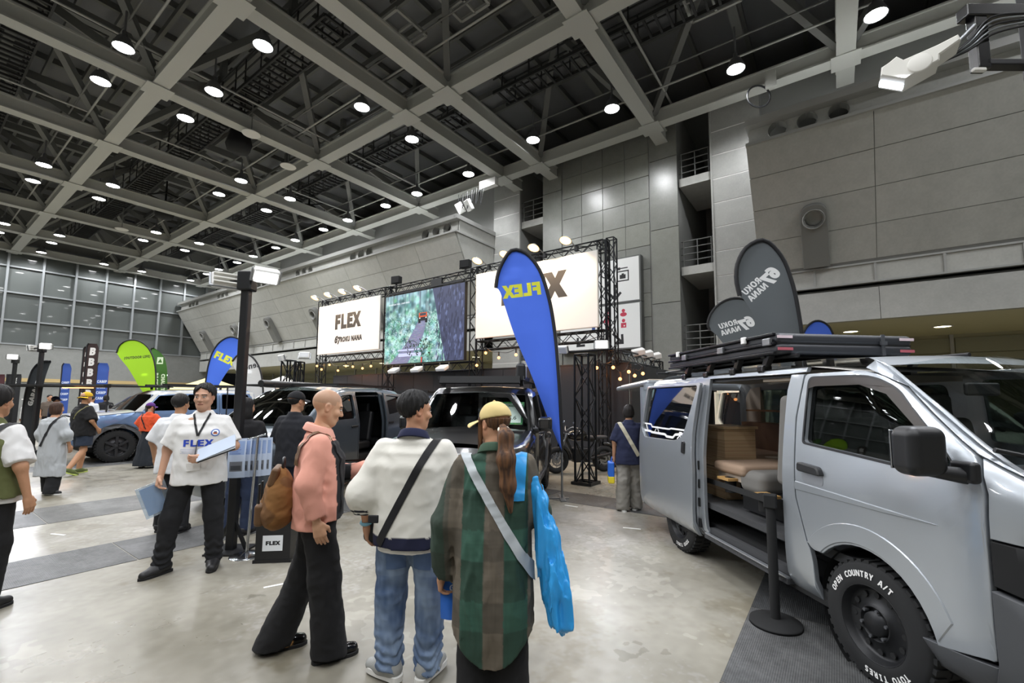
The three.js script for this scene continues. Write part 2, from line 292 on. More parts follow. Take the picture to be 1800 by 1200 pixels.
// space frame: top nodes in the bay centres, braces down to the crossings, top chords
const TY = 14.6;
const bayX = []; for (let i = 0; i + 1 < BX.length; i++) if (BX[i + 1] - BX[i] > 3) bayX.push([BX[i], BX[i + 1]]);
for (const [a, b] of bayX) for (let j = 0; j + 1 < BZ.length; j++) {
  const cx = (a + b) / 2, cz = (BZ[j] + BZ[j + 1]) / 2;
  for (const [x, z] of [[a, BZ[j]], [b, BZ[j]], [a, BZ[j + 1]], [b, BZ[j + 1]]]) mesh('brace', bar([x + (cx - x) * .05, BY + .4, z + (cz - z) * .05], [cx, TY, cz], .2, .26), M_brace, ceil);
  mesh('node', box(.5, .5, .5, cx, TY, cz), M_brace, ceil);
  mesh('hanger_post', bar([cx, TY, cz], [cx, 16.2, cz], .22, .22), M_brace, ceil);
}
for (let j = 0; j + 1 < BZ.length; j++) mesh('top_chord', bar([-46, TY, (BZ[j] + BZ[j + 1]) / 2], [15.5, TY, (BZ[j] + BZ[j + 1]) / 2], .28, .32), M_brace, ceil);
for (const [a, b] of bayX) mesh('top_chord', bar([(a + b) / 2, TY + .02, -16.6], [(a + b) / 2, TY + .02, 16.4], .28, .32), M_brace, ceil);
for (let z = -16.4; z < 16; z += 1.12) mesh('purlin', span(-46.6, 15.6, 15.7, 15.95, z, z + .12), M_brace, ceil);
for (let x = -46; x < 15.6; x += 1.9) mesh('rafter', span(x, x + .16, 15.95, 16.2, -21.4, 16.6), M_brace, ceil);
// catwalks of open grating with hand rails, on both sides of every long girder
for (const z of [-12.75, -7.15, -1.55, 4.05]) for (let i = 0; i < bayX.length; i++) {
  const [a, b] = bayX[i]; const g = [];
  for (const dz of [-.42, .42]) { g.push(span(a, b, 13.05, 13.17, z + dz - .03, z + dz + .03), span(a, b, 13.62, 13.66, z + dz - .02, z + dz + .02), span(a, b, 14.08, 14.12, z + dz - .02, z + dz + .02)); for (let x = a + .4; x < b; x += 1.2) g.push(span(x, x + .04, 13.1, 14.1, z + dz - .02, z + dz + .02)); }
  for (let x = a + .15; x < b; x += .34) g.push(span(x, x + .07, 13.06, 13.14, z - .42, z + .42));
  mesh('catwalk', merge(g), M_cat, ceil);
}
// cable trays and conduits beside the girders
for (const z of [-14.6, -10.45, -8.9, -4.85, -3.6]) { mesh('conduit', rod([-46, 12.35, z], [15, 12.35, z], .035), M_pale, ceil); mesh('conduit', rod([-46, 12.75, z + .3], [15, 12.75, z + .3], .03), M_brace, ceil); }
for (const x of [-22.6, -16.9, -11.0, -4.4]) mesh('conduit', rod([x, 12.4, -16.6], [x, 12.4, 10], .04), M_pale, ceil);
for (const [x, z, w, d] of [[-10.9, -8.6, 1.3, 1.2], [-8.4, -8.9, 1.1, 1.1], [-6.6, -5.6, 1.8, 1.6], [-2.6, -8.2, 1.6, 1.4], [-2.4, -12.8, 1.4, 1.6]]) { const g = []; for (const s of [-1, 1]) g.push(span(x - w / 2, x + w / 2, 13.3, 13.4, z + s * d / 2 - .04, z + s * d / 2 + .04), span(x + s * w / 2 - .04, x + s * w / 2 + .04, 13.3, 13.4, z - d / 2, z + d / 2)); g.push(span(x - w / 2, x + w / 2, 13.3, 13.38, z - .03, z + .03), span(x - .03, x + .03, 13.3, 13.38, z - d / 2, z + d / 2)); mesh('opening_frame', merge(g), M_pale, ceil); }
// hall downlights
const lampFace = glow(0xffffff, 26), lampBody = std(0x6f7072, .5, .3);
const lampG = lathe([[0, .52], [.06, .52], [.07, .36], [.16, .3], [.265, .05], [.275, 0], [.26, 0], [.22, .04]], 20), lampD = mv(rot(disc(.25, 20), Math.PI / 2), 0, .012, 0), lampR = rod([0, .5, 0], [0, 1.4, 0], .03);
function hallLamp(x, z, vis = true) {
  const g = thing('hall_downlight', 'round white downlight hanging between the ceiling girders', 'light', [x, 11.72, z], 0, 'hall ceiling downlights');
  mesh('housing', lampG, lampBody, g); mesh('lamp_face', lampD, lampFace, g); mesh('hanger', lampR, lampBody, g);
  const l = new THREE.SpotLight(LAMP_COLOR, LAMP_CD, 0, 80 * RAD, .35); l.position.set(x, 11.66, z); l.target.position.set(x, 0, z); l.castShadow = true; l.shadow.radius = 10; scene.add(l, l.target);
}
const rowsL = { '-3.2': [-16.4, -18.8, -27.8, -30.3, -39.3, -41.6, -44.8], '-5.5': [-13, -16.35, -18.8, -27.8, -30.25, -39.3, -41.6, -45], '-8.8': [-13, -22.2, -24.6, -33.6, -36, -45], '-11.1': [-13.05, -22.2, -24.65, -33.65, -36.1, -45.1], '-14.4': [-13.05, -16.45, -18.85, -22.2, -24.65, -27.85, -30.35, -33.55, -36.1, -39.3, -41.6, -45], '-13.85': [-9.2, -5.9], '-14.27': [-2.03, 1.33, 5.2, 8.8],
  '0.1': [-13, -22.2, -24.6, -33.6, -36, -4.2, -6.6, 2.0, 4.4], '2.4': [-13, -22.2, -24.6, -33.6, -36, -4.2, -6.6, 2.0, 4.4], '5.7': [-9.2, -16.4, -18.8, -27.8, -30.3, -41.6, -.9, 7.2], '8': [-9.2, -16.4, -18.8, -27.8, -30.3, -41.6, -.9, 7.2], '12.5': [-13, -22.2, -33.6, -5, 3, 9], '-2.6': [-8.2, -1.6], '-6.2': [6.5, 10.5], '-10.5': [5.5, 10] };
for (const [z, xs] of Object.entries(rowsL)) for (const x of xs) hallLamp(x, +z);
// other gear hung in the ceiling
for (const [x, z] of [[-19.6, -7.6], [-30.5, -8.3], [-24.2, -13.2]]) { const g = thing('ceiling_loudspeaker', 'dark hexagonal loudspeaker cluster under a square frame among the ceiling girders', 'loudspeaker', [x, 11.7, z], .4, 'ceiling loudspeaker clusters'); mesh('cabinet', lathe([[0, 0], [.42, .05], [.5, .35], [.34, .95], [0, 1]], 6), MAT.blackMatte, g); mesh('frame', [box(1.3, .06, .06, 0, 1.25, .5), box(1.3, .06, .06, 0, 1.25, -.5), box(.06, .06, 1.06, .62, 1.25, 0), box(.06, .06, 1.06, -.62, 1.25, 0), rod([0, .9, 0], [0, 2.2, 0], .05)], MAT.blackMatte, g); }
for (const [x, z] of [[-17.3, -7.1], [-18.5, -9.1], [-33.6, -7.2]]) { const g = thing('ceiling_sensor', 'pale round disc sensor hanging below the ceiling girders', 'sensor', [x, 11.4, z], 0, 'pale disc sensors'); mesh('plate', lathe([[0, 0], [.3, 0], [.32, .03], [.2, .09], [0, .1]], 24), MAT.offwhite, g); mesh('stem', rod([0, .08, 0], [0, 1.3, 0], .02), M_brace, g); }
{ const g = thing('girder_floodlight', 'pair of white floodlights with looping cables clamped to the edge girder', 'floodlight', [-13.6, 10.7, -15.2]);
  for (const [dx, a] of [[-.45, .5], [.1, -.1]]) { const h = mesh('lamp_head', rbox(.34, .5, .2, .03), MAT.white, g); h.position.set(dx, -.1, .25); h.rotation.set(.5, a, .2); }
  mesh('ballast_box', box(.9, .35, .25, 1.25, .62, .2), MAT.white, g); for (let k = 0; k < 6; k++) mesh('cable', tube([[-.5 + k * .28, .55, .3], [-.45 + k * .27, -.1 - k % 3 * .12, .35], [-.3 + k * .27, .5, .3]], .015, 12, 5), MAT.black, g); }
{ const g = thing('cable_loop', 'black cable coiled in a loop hanging from the ceiling girder beside the shaft', 'cable', [-1.55, 11.2, -15.2]); mesh('coil', rot(new THREE.TorusGeometry(.36, .03, 6, 24), 0, .6, 0), MAT.black, g); mesh('hook', box(.3, .5, .1, .35, .4, 0), M_beam, g); }
// ---------- vehicles. Local frame: z runs rearward from the front axle, y up, x to the vehicle's right; outline points are [z, y].
function distPoly(pts, x, y) { let m = 1e9; for (let i = 0; i < pts.length; i++) { const a = pts[i], b = pts[(i + 1) % pts.length], dx = b[0] - a[0], dy = b[1] - a[1], t = clamp(((x - a[0]) * dx + (y - a[1]) * dy) / (dx * dx + dy * dy + 1e-9)), d = Math.hypot(x - a[0] - t * dx, y - a[1] - t * dy); if (d < m) m = d; } return m; }
function shell(cfg) { // returns deform for side +1 (right) or -1 (left) at outward offset off
  const { W, tumble, outline, r = .1, plan } = cfg;
  const inset = (z, y) => { let i = tumble(y) + (plan ? plan(z, y) : 0); const d = distPoly(outline, z, y); if (d < r) { const q = 1 - d / r; i += r * (1 - Math.sqrt(Math.max(0, 1 - q * q * .98))) * .8; } return i; };
  return { inset, side: (sx, off = 0) => (z, y, t) => [sx * (W - inset(z, y) + off - .02 + t), y, z] };
}
function crossSheet(cfg, pts, o = {}) { // strip across the car along outline points (the part between the two side shells)
  const S = shell(cfg), n = o.n ?? 14, crown = o.crown ?? .03, dense = [];
  for (let i = 0; i + 1 < pts.length; i++) { const L = Math.hypot(pts[i + 1][0] - pts[i][0], pts[i + 1][1] - pts[i][1]), k = Math.max(1, Math.ceil(L / .08)); for (let j = 0; j < k; j++) dense.push([mix(pts[i][0], pts[i + 1][0], j / k), mix(pts[i][1], pts[i + 1][1], j / k)]); }
  dense.push(pts[pts.length - 1]);
  const m = dense.length - 1, tight = o.tight ?? 0;
  return gridSheet(n, m, (u, v) => { const k = Math.round(v * m), p = dense[k], q = dense[Math.min(m, k + 1)], p0 = dense[Math.max(0, k - 1)]; const tx = q[0] - p0[0], ty2 = q[1] - p0[1], L = Math.hypot(tx, ty2) || 1; const hw = (cfg.W - S.inset(p[0], p[1]) - .005) * (1 - tight); const x = mix(-hw, hw, u), c = crown * (1 - Math.pow(2 * u - 1, 2)); const s = cfg.ccw ? -1 : 1; return [x, p[1] + s * tx / L * c, p[0] - s * ty2 / L * c]; });
}
function wheel(parent, x, y, z, r, w, o = {}) {
  const sx = Math.sign(x), g = new THREE.Group(); g.name = 'wheel'; g.position.set(x, y, z); parent.add(g);
  const tz = t => { t.rotateZ(-Math.PI / 2 * sx); return t; };
  const tyre = mesh('tyre', tz(lathe([[r * .62, -w * .5], [r * .7, -w * .54], [r * .92, -w * .5], [r * .99, -w * .38], [r, 0], [r * .99, w * .38], [r * .92, w * .5], [r * .7, w * .54], [r * .62, w * .5]], 40)), MAT.rubber, g);
  const tb = []; const nT = o.treads ?? 36; for (let k = 0; k < nT; k++) { const a = k / nT * Math.PI * 2; for (const s of [-1, 1]) { const b = box(r * .055, w * .36, r * .09); b.translate(r * .99, s * w * .24, 0); b.rotateY(a + (s > 0 ? .08 : 0)); tb.push(b); } } const trd = mesh('tread_blocks', tz(merge(tb)), MAT.rubber, g); trd.userData.kind = 'stuff';
  const rimM = o.rim || std(0x232426, .45, .4);
  mesh('rim', tz(lathe([[r * .63, -w * .2], [r * .63, w * .5], [r * .6, w * .5], [r * .56, w * .3], [r * .5, w * .22], [r * .32, w * .3], [r * .28, w * .4], [r * .26, w * .42], [r * .24, w * .3], [r * .2, w * .3], [r * .18, w * .46], [0, w * .48]], 36)), rimM, g);
  if (o.spokes) for (let k = 0; k < o.spokes; k++) { const b = box(r * .5, .04, r * .14); b.translate(r * .38, w * .44, 0); b.rotateY(k / o.spokes * Math.PI * 2); mesh('spoke', tz(b), rimM, g); }
  else for (let k = 0; k < 12; k++) { const a = k / 12 * Math.PI * 2, hgeo = new THREE.CylinderGeometry(r * .05, r * .05, .012, 10); hgeo.translate(r * .46 * Math.cos(a), w * .27, r * .46 * Math.sin(a)); mesh('vent_hole', tz(hgeo), MAT.blackMatte, g); }
  for (let k = 0; k < 6; k++) { const a = k / 6 * Math.PI * 2 + .3, hgeo = new THREE.CylinderGeometry(r * .028, r * .028, .03, 6); hgeo.translate(r * .235 * Math.cos(a), w * .4, r * .235 * Math.sin(a)); mesh('lug_nut', tz(hgeo), MAT.greyPlastic, g); }
  if (o.text) { const t = canvasTex(1024, 1024, (c, W) => { c.fillStyle = '#e8e8e6'; c.textAlign = 'center'; c.font = '900 74px sans-serif'; const arc = (txt, a0, step) => { [...txt].forEach((ch, i) => { c.save(); c.translate(W / 2, W / 2); c.rotate(a0 + i * step); c.translate(0, -W * .425); c.scale(.95, 1); c.fillText(ch, 0, 26); c.restore(); }); }; arc('OPEN COUNTRY A/T', -1.15, .112); arc('TOYO TIRES', 2.3, .112); });
    const rg = new THREE.RingGeometry(r * .72, r * .93, 48, 1); rg.rotateY(Math.PI / 2); rg.translate(w * .535, 0, 0); const p = rg.attributes.position; for (let i = 0; i < p.count; i++) { const q = Math.hypot(p.getY(i), p.getZ(i)) / r; p.setX(i, w * (q > .8 ? .512 : .545)); } mesh('tyre_lettering', rg, std(0xffffff, .7, 0, { map: t, transparent: true, alphaTest: .4, polygonOffset: true, polygonOffsetFactor: -2 }), g); }
  return g;
}
const seatG = merge([rbox(.5, .16, .5, .05, 0, .08, 0), rot(rbox(.48, .62, .14, .05, 0, .4, 0), .2, 0, 0).translate(0, .05, .2), rbox(.26, .2, .1, .04, 0, .82, .36)]);

// ----- one-box camper van (silver one with the open side door, cream one parked beyond it)
const vanOutline = [[-.86, .27], [-.93, .4], [-.95, .62], [-.94, .9], [-.89, 1.12], [-.8, 1.22], [-.7, 1.29], [-.38, 1.57], [-.06, 1.83], [.1, 1.9], [.5, 1.925], [1.5, 1.94], [2.9, 1.92], [3.2, 1.87], [3.3, 1.76], [3.38, 1.3], [3.42, .62], [3.4, .4], [3.34, .28], [1.5, .28]];
const vanCfg = { W: .8, outline: vanOutline, r: .12, tumble: y => (y > 1.05 ? .105 * Math.pow((y - 1.05) / .8, 1.35) : 0) + (y < .6 ? .03 * Math.pow((.6 - y) / .32, 2) : 0), plan: z => (z < -.45 ? .22 * Math.pow((-.45 - z) / .5, 2.2) : 0) + (z > 2.9 ? .05 * Math.pow((z - 2.9) / .5, 2) : 0) };
const woodTex = canvasTex(256, 512, (c, w, h) => { c.fillStyle = '#c2a986'; c.fillRect(0, 0, w, h); for (let i = 0; i < 260; i++) { c.strokeStyle = `rgba(${70 + rnd() * 60 | 0},${45 + rnd() * 45 | 0},${20 + rnd() * 25 | 0},${.06 + rnd() * .18})`; c.lineWidth = .5 + rnd() * 2.5; const y = rnd() * h; c.beginPath(); c.moveTo(0, y); c.bezierCurveTo(w * .3, y + rnd() * 14 - 7, w * .7, y + rnd() * 14 - 7, w, y + rnd() * 10 - 5); c.stroke(); } }, { repeat: [1.4, 1.4] });
const M_wood = std(0xffffff, .55, 0, { map: woodTex }), M_fabric = std(0x6f6d69, .9), M_bed = std(0x97806c, .9), M_trim = std(0xb3a697, .8), M_carpet = std(0x3c3d3f, .9), M_amber = phys(0xc06a12, .15, 0, { clearcoat: 1 }), M_lens = phys(0xd9dcdc, .08, .2, { clearcoat: 1 });
const frontDoorPts = [[-.62, .46], [-.62, 1.2], [-.575, 1.36], [-.2, 1.7], [-.06, 1.78], [.06, 1.815], [.5, 1.815], [.545, 1.5], [.53, .95], [.44, .66], [.41, .635]];
function archPts(cz, r, cy, a0, a1, n = 14) { const o = []; for (let k = 0; k <= n; k++) { const a = mix(a0, a1, k / n); o.push([cz + r * Math.cos(a), cy + r * Math.sin(a)]); } return o; }
const hole = pts => { const p = new THREE.Path(); pts.forEach((q, i) => i ? p.lineTo(q[0], q[1]) : p.moveTo(q[0], q[1])); p.closePath(); return p; };
function camperVan(pos, ry, label, group, color, o = {}) {
  const T = thing('camper_van', label, 'van', pos, ry, group), body = color, S = shell(vanCfg), Rt = S.side(1), Lt = S.side(-1);
  const winF = roundPoly([[.465, 1.335, .03], [.455, 1.785, .05], [-.02, 1.775, .1], [-.17, 1.695, .06], [-.43, 1.42, .05], [-.5, 1.32, .03], [-.42, 1.262, .04]], .05);
  const winS = roundPoly([[3.12, 1.27, .03], [3.06, 1.775, .04], [1.83, 1.775, .05], [2.02, 1.25, .16], [2.2, 1.19, .1], [3.0, 1.17, .03]], .05);
  const arch = archPts(.02, .40, .36, .75, 3.0);
  // right side: cab door, pillar strip, sill, rear quarter, slid-back door
  let s = poly([...roundPoly(frontDoorPts.slice(0, 11), .03, 3), ...arch.slice().filter(p => p[1] > .40)]); s.holes.push(hole(winF));
  const fd = mesh('cab_door', panel(s, .03, Rt, .06), body, T); mesh('body_crease', panel(poly([[.53, 1.06], [.54, 1.03], [.53, 1.0], [-.15, 1.0], [-.43, 1.012], [-.15, 1.026]]), .012, S.side(1, .0225), .08, .0045), body, fd); mesh('wheel_arch_flare', panel(poly([...archPts(.02, .525, .36, .62, 2.75, 22), ...archPts(.02, .412, .36, 2.95, .72, 22)].filter(p => p[1] > .43)), .012, S.side(1, .0225), .06, .0045), body, fd);
  mesh('window', panel(poly(winF), .006, S.side(1, -.008), .12, 0), o.glass || MAT.glassTint, fd);
  mesh('window_seal', panel((() => { const q = poly(winF.map(([a, b]) => [a * 1.0 + (a - 0) * .03, b + (b - 1.56) * .05])); q.holes.push(hole(winF)); return q; })(), .012, S.side(1, .023), .12, 0), MAT.black, fd);
  mesh('door_handle', panel(poly(roundPoly([[.48, 1.14], [.48, 1.2], [.3, 1.185], [.27, 1.13]], .02)), .035, S.side(1, .03), .1, .008), MAT.black, fd);
  mesh('handle_recess', panel(poly(roundPoly([[.46, 1.065], [.47, 1.145], [.28, 1.13], [.28, 1.06]], .03)), .004, S.side(1, .031), .1, 0), std(0x9fa3a8, .35, .6), fd);
  s = poly([[.4, .3], [.405, .55], [.425, .625], [.455, .67], [.54, .945], [.556, 1.5], [.512, 1.815], [.64, 1.82], [.665, 1.7], [.665, .3]]); mesh('side_pillar', panel(s, .03, Rt), body, T);
  mesh('front_mudguard', panel(poly([[-.3, .42], [-.34, .3], [-.6, .28], [-.62, .445]]), .03, Rt), MAT.greyPlastic, T);
  s = poly([[1.76, .3], ...archPts(2.33, .42, .34, Math.PI, 0).filter(p => p[1] > .3), [3.3, .3], [3.41, .62], [3.37, 1.3], [3.29, 1.76], [3.2, 1.85], [1.76, 1.84]]);
  s.holes.push(hole(roundPoly([[1.95, 1.25], [1.95, 1.76], [3.1, 1.76], [3.15, 1.25]], .06))); mesh('rear_quarter', panel(s, .03, Rt), body, T);
  mesh('roof_rail_panel', panel(poly([[.5, 1.83], [.5, 1.865], [3.2, 1.875], [3.2, 1.85], [.66, 1.825]]), .03, Rt), body, T);
  mesh('door_track', panel(poly([[.66, 1.80], [.66, 1.822], [1.78, 1.835], [1.78, 1.8]]), .02, S.side(1, -.03)), MAT.black, T);
  const sd = new THREE.Group(); sd.name = 'sliding_door'; T.add(sd);
  const so = S.side(1, .085); s = poly(roundPoly([[1.86, .285, .02], [1.82, .9, .1], [1.84, 1.3, .1], [1.79, 1.8, .03], [3.1, 1.8, .05], [3.2, 1.27, .1], [3.2, .3, .05]], .04)); s.holes.push(hole(winS)); mesh('door_skin', panel(s, .03, so), body, sd);
  mesh('door_edge', panel(poly([[1.88, .3], [1.84, .9], [1.86, 1.3], [1.82, 1.78], [1.9, 1.78], [1.93, 1.3], [1.91, .9], [1.95, .3]]), .085, (z, y, t) => S.side(1, -.03)(z, y, t)), std(0xb9bec4, .3, .6), sd);
  for (const y of [.42, .62, .8, .98]) mesh('door_latch', rbox(.05, .09, .03, .008, .8 - .0, y, 1.845), MAT.black, sd);
  mesh('window', panel(poly(winS), .006, S.side(1, .078), .12, 0), MAT.glassDark, sd);
  mesh('door_handle', panel(poly(roundPoly([[1.96, 1.08], [1.96, 1.2], [2.02, 1.2], [2.02, 1.08]], .02)), .02, S.side(1, .11), .1, .005), MAT.black, sd);
  if (o.stripes) { const st = new THREE.MeshStandardMaterial({ color: 0xf3f3f3, roughness: .5 }); const sb = (pts, w = .02) => { for (let i = 0; i + 1 < pts.length; i++) { const [a, b] = [pts[i], pts[i + 1]], L = Math.hypot(b[0] - a[0], b[1] - a[1]), nx = -(b[1] - a[1]) / L * w / 2, ny = (b[0] - a[0]) / L * w / 2; mesh('stripe_graphic', panel(poly([[a[0] + nx, a[1] + ny], [b[0] + nx, b[1] + ny], [b[0] - nx, b[1] - ny], [a[0] - nx, a[1] - ny]]), .002, S.side(1, .088), .12, 0), st, sd); } };
    sb([[3.12, 1.33], [2.9, 1.33], [2.86, 1.3], [2.4, 1.3], [2.36, 1.31], [2.04, 1.31]], .018); sb([[3.12, 1.245], [2.9, 1.245], [2.86, 1.235], [2.5, 1.235], [2.45, 1.215], [2.3, 1.215], [2.25, 1.25], [2.06, 1.27]], .026); sb([[3.05, 1.32], [2.98, 1.255]], .016); sb([[2.78, 1.24], [2.72, 1.31], [2.66, 1.24], [2.78, 1.24]], .01); sb([[2.2, 1.21], [2.1, 1.28], [2.16, 1.28], [2.12, 1.22]], .014); }
  // left side closed, with windows
  s = poly([[-.62, .3], [-.62, 1.2], [-.575, 1.36], [-.06, 1.8], [.1, 1.85], [1.5, 1.87], [3.2, 1.86], [3.29, 1.76], [3.37, 1.3], [3.41, .62], [3.3, .3], ...archPts(2.33, .42, .34, 0, Math.PI).filter(p => p[1] > .3), ...archPts(.02, .4, .34, 0, Math.PI).filter(p => p[1] > .3)]);
  for (const w of [winF, roundPoly([[.7, 1.3], [.7, 1.76], [1.75, 1.76], [1.75, 1.3]], .06), roundPoly([[1.95, 1.3], [1.95, 1.76], [3.08, 1.76], [3.13, 1.3]], .06)]) { s.holes.push(hole(w)); mesh('window', panel(poly(w), .006, S.side(-1, -.008), .12, 0), MAT.glassTint, T); }
  mesh('left_side', panel(s, .03, Lt), body, T);
  // roof, screen, nose, bumper
  mesh('roof', crossSheet(vanCfg, [[-.04, 1.84], [.1, 1.9], [.5, 1.925], [1.5, 1.94], [2.9, 1.92], [3.2, 1.87]], { crown: .02 }), body, T);
  const nb = mesh('roof_lining', crossSheet(vanCfg, [[0, 1.8], [.5, 1.87], [1.5, 1.885], [3.15, 1.84]], { crown: .01 }), std(0x9c9a94, .9), T);
  const ws = crossSheet(vanCfg, [[-.7, 1.285], [-.38, 1.565], [-.06, 1.83]], { crown: .09, tight: .03 }); mesh('windscreen', ws, MAT.glass, T);
  for (const sx of [-1, 1]) mesh('screen_pillar', panel(poly([[-.73, 1.27], [-.57, 1.375], [-.2, 1.71], [-.05, 1.79], [.04, 1.83], [.0, 1.875], [-.08, 1.83], [-.4, 1.57]]), .03, S.side(sx)), body, T);
  mesh('bonnet', crossSheet(vanCfg, [[-.935, .93], [-.89, 1.12], [-.8, 1.22], [-.7, 1.29]], { crown: .05 }), body, T);
  for (const sx of [-1, 1]) mesh('wing', panel(poly([[-.925, .985], [-.89, 1.12], [-.79, 1.215], [-.71, 1.27], [-.59, 1.355], [-.632, 1.2], [-.632, 1.005]]), .03, S.side(sx)), body, T);
  for (const sx of [-1, 1]) { mesh('bumper_corner', panel(poly([[-.93, .4], [-.945, .62], [-.945, .7], [-.632, .78], [-.632, .47], [-.6, .3], [-.88, .28]]), .04, S.side(sx, .006)), MAT.greyPlastic, T); mesh('grille_corner', panel(poly([[-.945, .72], [-.925, .975], [-.632, .995], [-.632, .8]]), .03, S.side(sx)), MAT.blackMatte, T);
    mesh('headlight', panel(poly(roundPoly([[-.935, .75], [-.92, .94], [-.86, .945], [-.87, .76]], .02)), .03, S.side(sx, .014)), M_lens, T); mesh('turn_signal', panel(poly(roundPoly([[-.862, .8], [-.85, .94], [-.79, .94], [-.8, .82]], .02)), .03, S.side(sx, .014)), M_amber, T); mesh('marker_light', panel(poly(roundPoly([[-.862, .745], [-.86, .785], [-.8, .805], [-.805, .765]], .015)), .03, S.side(sx, .012)), M_lens, T); }
  mesh('bumper', crossSheet(vanCfg, [[-.86, .27], [-.93, .4], [-.95, .62], [-.945, .74]], { crown: .05 }), MAT.greyPlastic, T); mesh('grille', crossSheet(vanCfg, [[-.945, .74], [-.935, .93]], { crown: .05 }), MAT.blackMatte, T);
  mesh('cowl', crossSheet(vanCfg, [[-.74, 1.262], [-.66, 1.325]], { crown: .1, tight: .02 }).translate(0, .006, -.004), MAT.black, T);
  for (const x of [-.25, .3]) mesh('wiper', rod([x, 1.3, -.79], [x + .42, 1.4, -.63], .012), MAT.black, T);
  // rear hatch frame and raised tailgate
  const hz = vanCfg.W - .06; mesh('hatch_frame', [box(.07, 1.5, .06, hz, 1.05, 3.36), box(.07, 1.5, .06, -hz, 1.05, 3.36), box(1.5, .08, .06, 0, 1.8, 3.3), box(1.5, .14, .08, 0, .45, 3.38)], body, T);
  if (o.hatch) { const t = mesh('tailgate', rbox(1.42, 1.25, .07, .03, 0, .62, 0), body, T); t.position.set(0, 1.86, 3.3); t.rotation.x = 1.62; mesh('tailgate_trim', rbox(1.3, 1.1, .02, .01, 0, .62, -.045), M_trim, t); }
  // underbody, cabin
  mesh('underbody', [box(1.4, .16, 3.9, 0, .34, 1.3), box(1.5, .1, 2.2, 0, .32, 1.15)], MAT.blackMatte, T);
  mesh('cabin_floor', [box(1.5, .05, 2.9, 0, .6, 1.9), box(1.46, .06, 1.2, 0, .62, .05)], M_carpet, T);
  mesh('side_step', [box(.36, .05, 1.1, .58, .37, 1.22), box(.03, .24, 1.1, .41, .48, 1.22), box(.14, .04, 1.12, .74, .32, 1.22)], M_carpet, T);
  mesh('sill_trim', [box(.03, .03, 1.1, .795, .335, 1.22)], std(0xb4b8bd, .3, .7), T);
  mesh('dashboard', [rbox(1.4, .26, .42, .08, 0, 1.16, -.5), rbox(1.38, .5, .2, .05, 0, .92, -.52)], std(0x33373a, .75), T); const wh = mesh('steering_wheel', rot(new THREE.TorusGeometry(.18, .017, 8, 26), -1.0), MAT.black, T); wh.position.set(.36, 1.2, -.12);
  for (const x of [.38, -.38]) { const q = mesh('seat', seatG, o.seatMat || M_fabric, T); q.position.set(x, .74, .2); q.scale.set(1, 1.02, 1); }
  const rm = mesh('inner_mirror', rbox(.24, .08, .03, .015, 0, 1.7, -.06), MAT.black, T);
  // mirrors
  for (const sx of [1, -1]) { const g = new THREE.Group(); g.name = 'door_mirror'; g.position.set(sx * .97, 1.385, -.5); g.rotation.y = sx * -.12; T.add(g); mesh('mirror_housing', rbox(.185, .235, .15, .05, 0, 0, 0, 4), MAT.black, g); mesh('mirror_glass', rbox(.15, .19, .01, .004, 0, 0, .077), MAT.chrome, g); mesh('mirror_arm', [rod([-sx * .02, -.09, -.02], [-sx * .16, -.11, -.06], .03, 8, .04), rbox(.05, .1, .12, .02, -sx * .16, -.09, -.06)], MAT.black, g); }
  for (const [x, z] of [[.69, 0], [-.69, 0], [.69, 2.33], [-.69, 2.33]]) wheel(T, x, .34, z, .34, .21, { treads: 40, text: x > 0 && o.lettering });
  for (const z of [0, 2.33]) for (const sx of [-1, 1]) { const a = new THREE.CylinderGeometry(.41, .41, .3, 24, 1, true, -Math.PI / 2, Math.PI); a.rotateZ(Math.PI / 2); mesh('wheel_well', a.translate(sx * .6, .34, z), MAT.blackMatte, T); }
  if (o.visor) { mesh('rain_visor', panel(poly([[.45, 1.785], [.46, 1.71], [.4, 1.725], [.05, 1.725], [-.13, 1.665], [-.36, 1.44], [-.41, 1.44], [-.17, 1.7], [0, 1.78]]), .004, S.side(1, .03), .12, 0), std(0x241a12, .35), T); }
  if (o.interior) {
    mesh('wood_cabinet', [boxUV(.34, .74, .42, .33, .96, 2.1)], M_wood, T); mesh('cabinet_top', boxUV(.38, .025, .46, .33, 1.345, 2.1), M_wood, T); mesh('cabinet_drawer_line', box(.345, .008, .425, .33, .93, 2.1), std(0x4a3826, .7), T); mesh('cabinet_niche', rbox(.09, .2, .01, .01, .3, .76, 1.886), MAT.blackMatte, T);
    mesh('bed_cushion', [rbox(1.4, .1, .5, .04, -.05, .98, 1.62), rbox(.95, .1, 1.1, .04, -.28, .98, 2.4)], M_bed, T); mesh('bed_base', [box(1.3, .06, .46, -.05, .9, 1.62), box(.94, .35, 1.1, -.28, .76, 2.4)], M_trim, T); mesh('bed_emblem', mv(rot(disc(.1, 18), -Math.PI / 2), -.1, 1.033, 1.95), std(0xd8cfc4, .8), T);
    mesh('bench_seat', rbox(.42, .2, .34, .07, .42, .9, 1.32), M_fabric, T); mesh('bench_frame', [box(.42, .16, .3, .4, .73, 1.3)], MAT.black, T); mesh('bench_back', rot(rbox(.46, .72, .14, .05, 0, .36, 0), -.12).translate(.42, .95, .9), M_fabric, T);
    for (const [x, z] of [[.62, 1.62], [.68, 1.05]]) { mesh('cup_shelf', boxUV(.16, .022, .18, x, .885 + (z < 1.2 ? -.04 : 0), z), std(0xb08a52, .6), T); mesh('cup_pocket', rod([x, .76 + (z < 1.2 ? -.04 : 0), z], [x, .898 + (z < 1.2 ? -.04 : 0), z], .05, 14), MAT.blackMatte, T); }
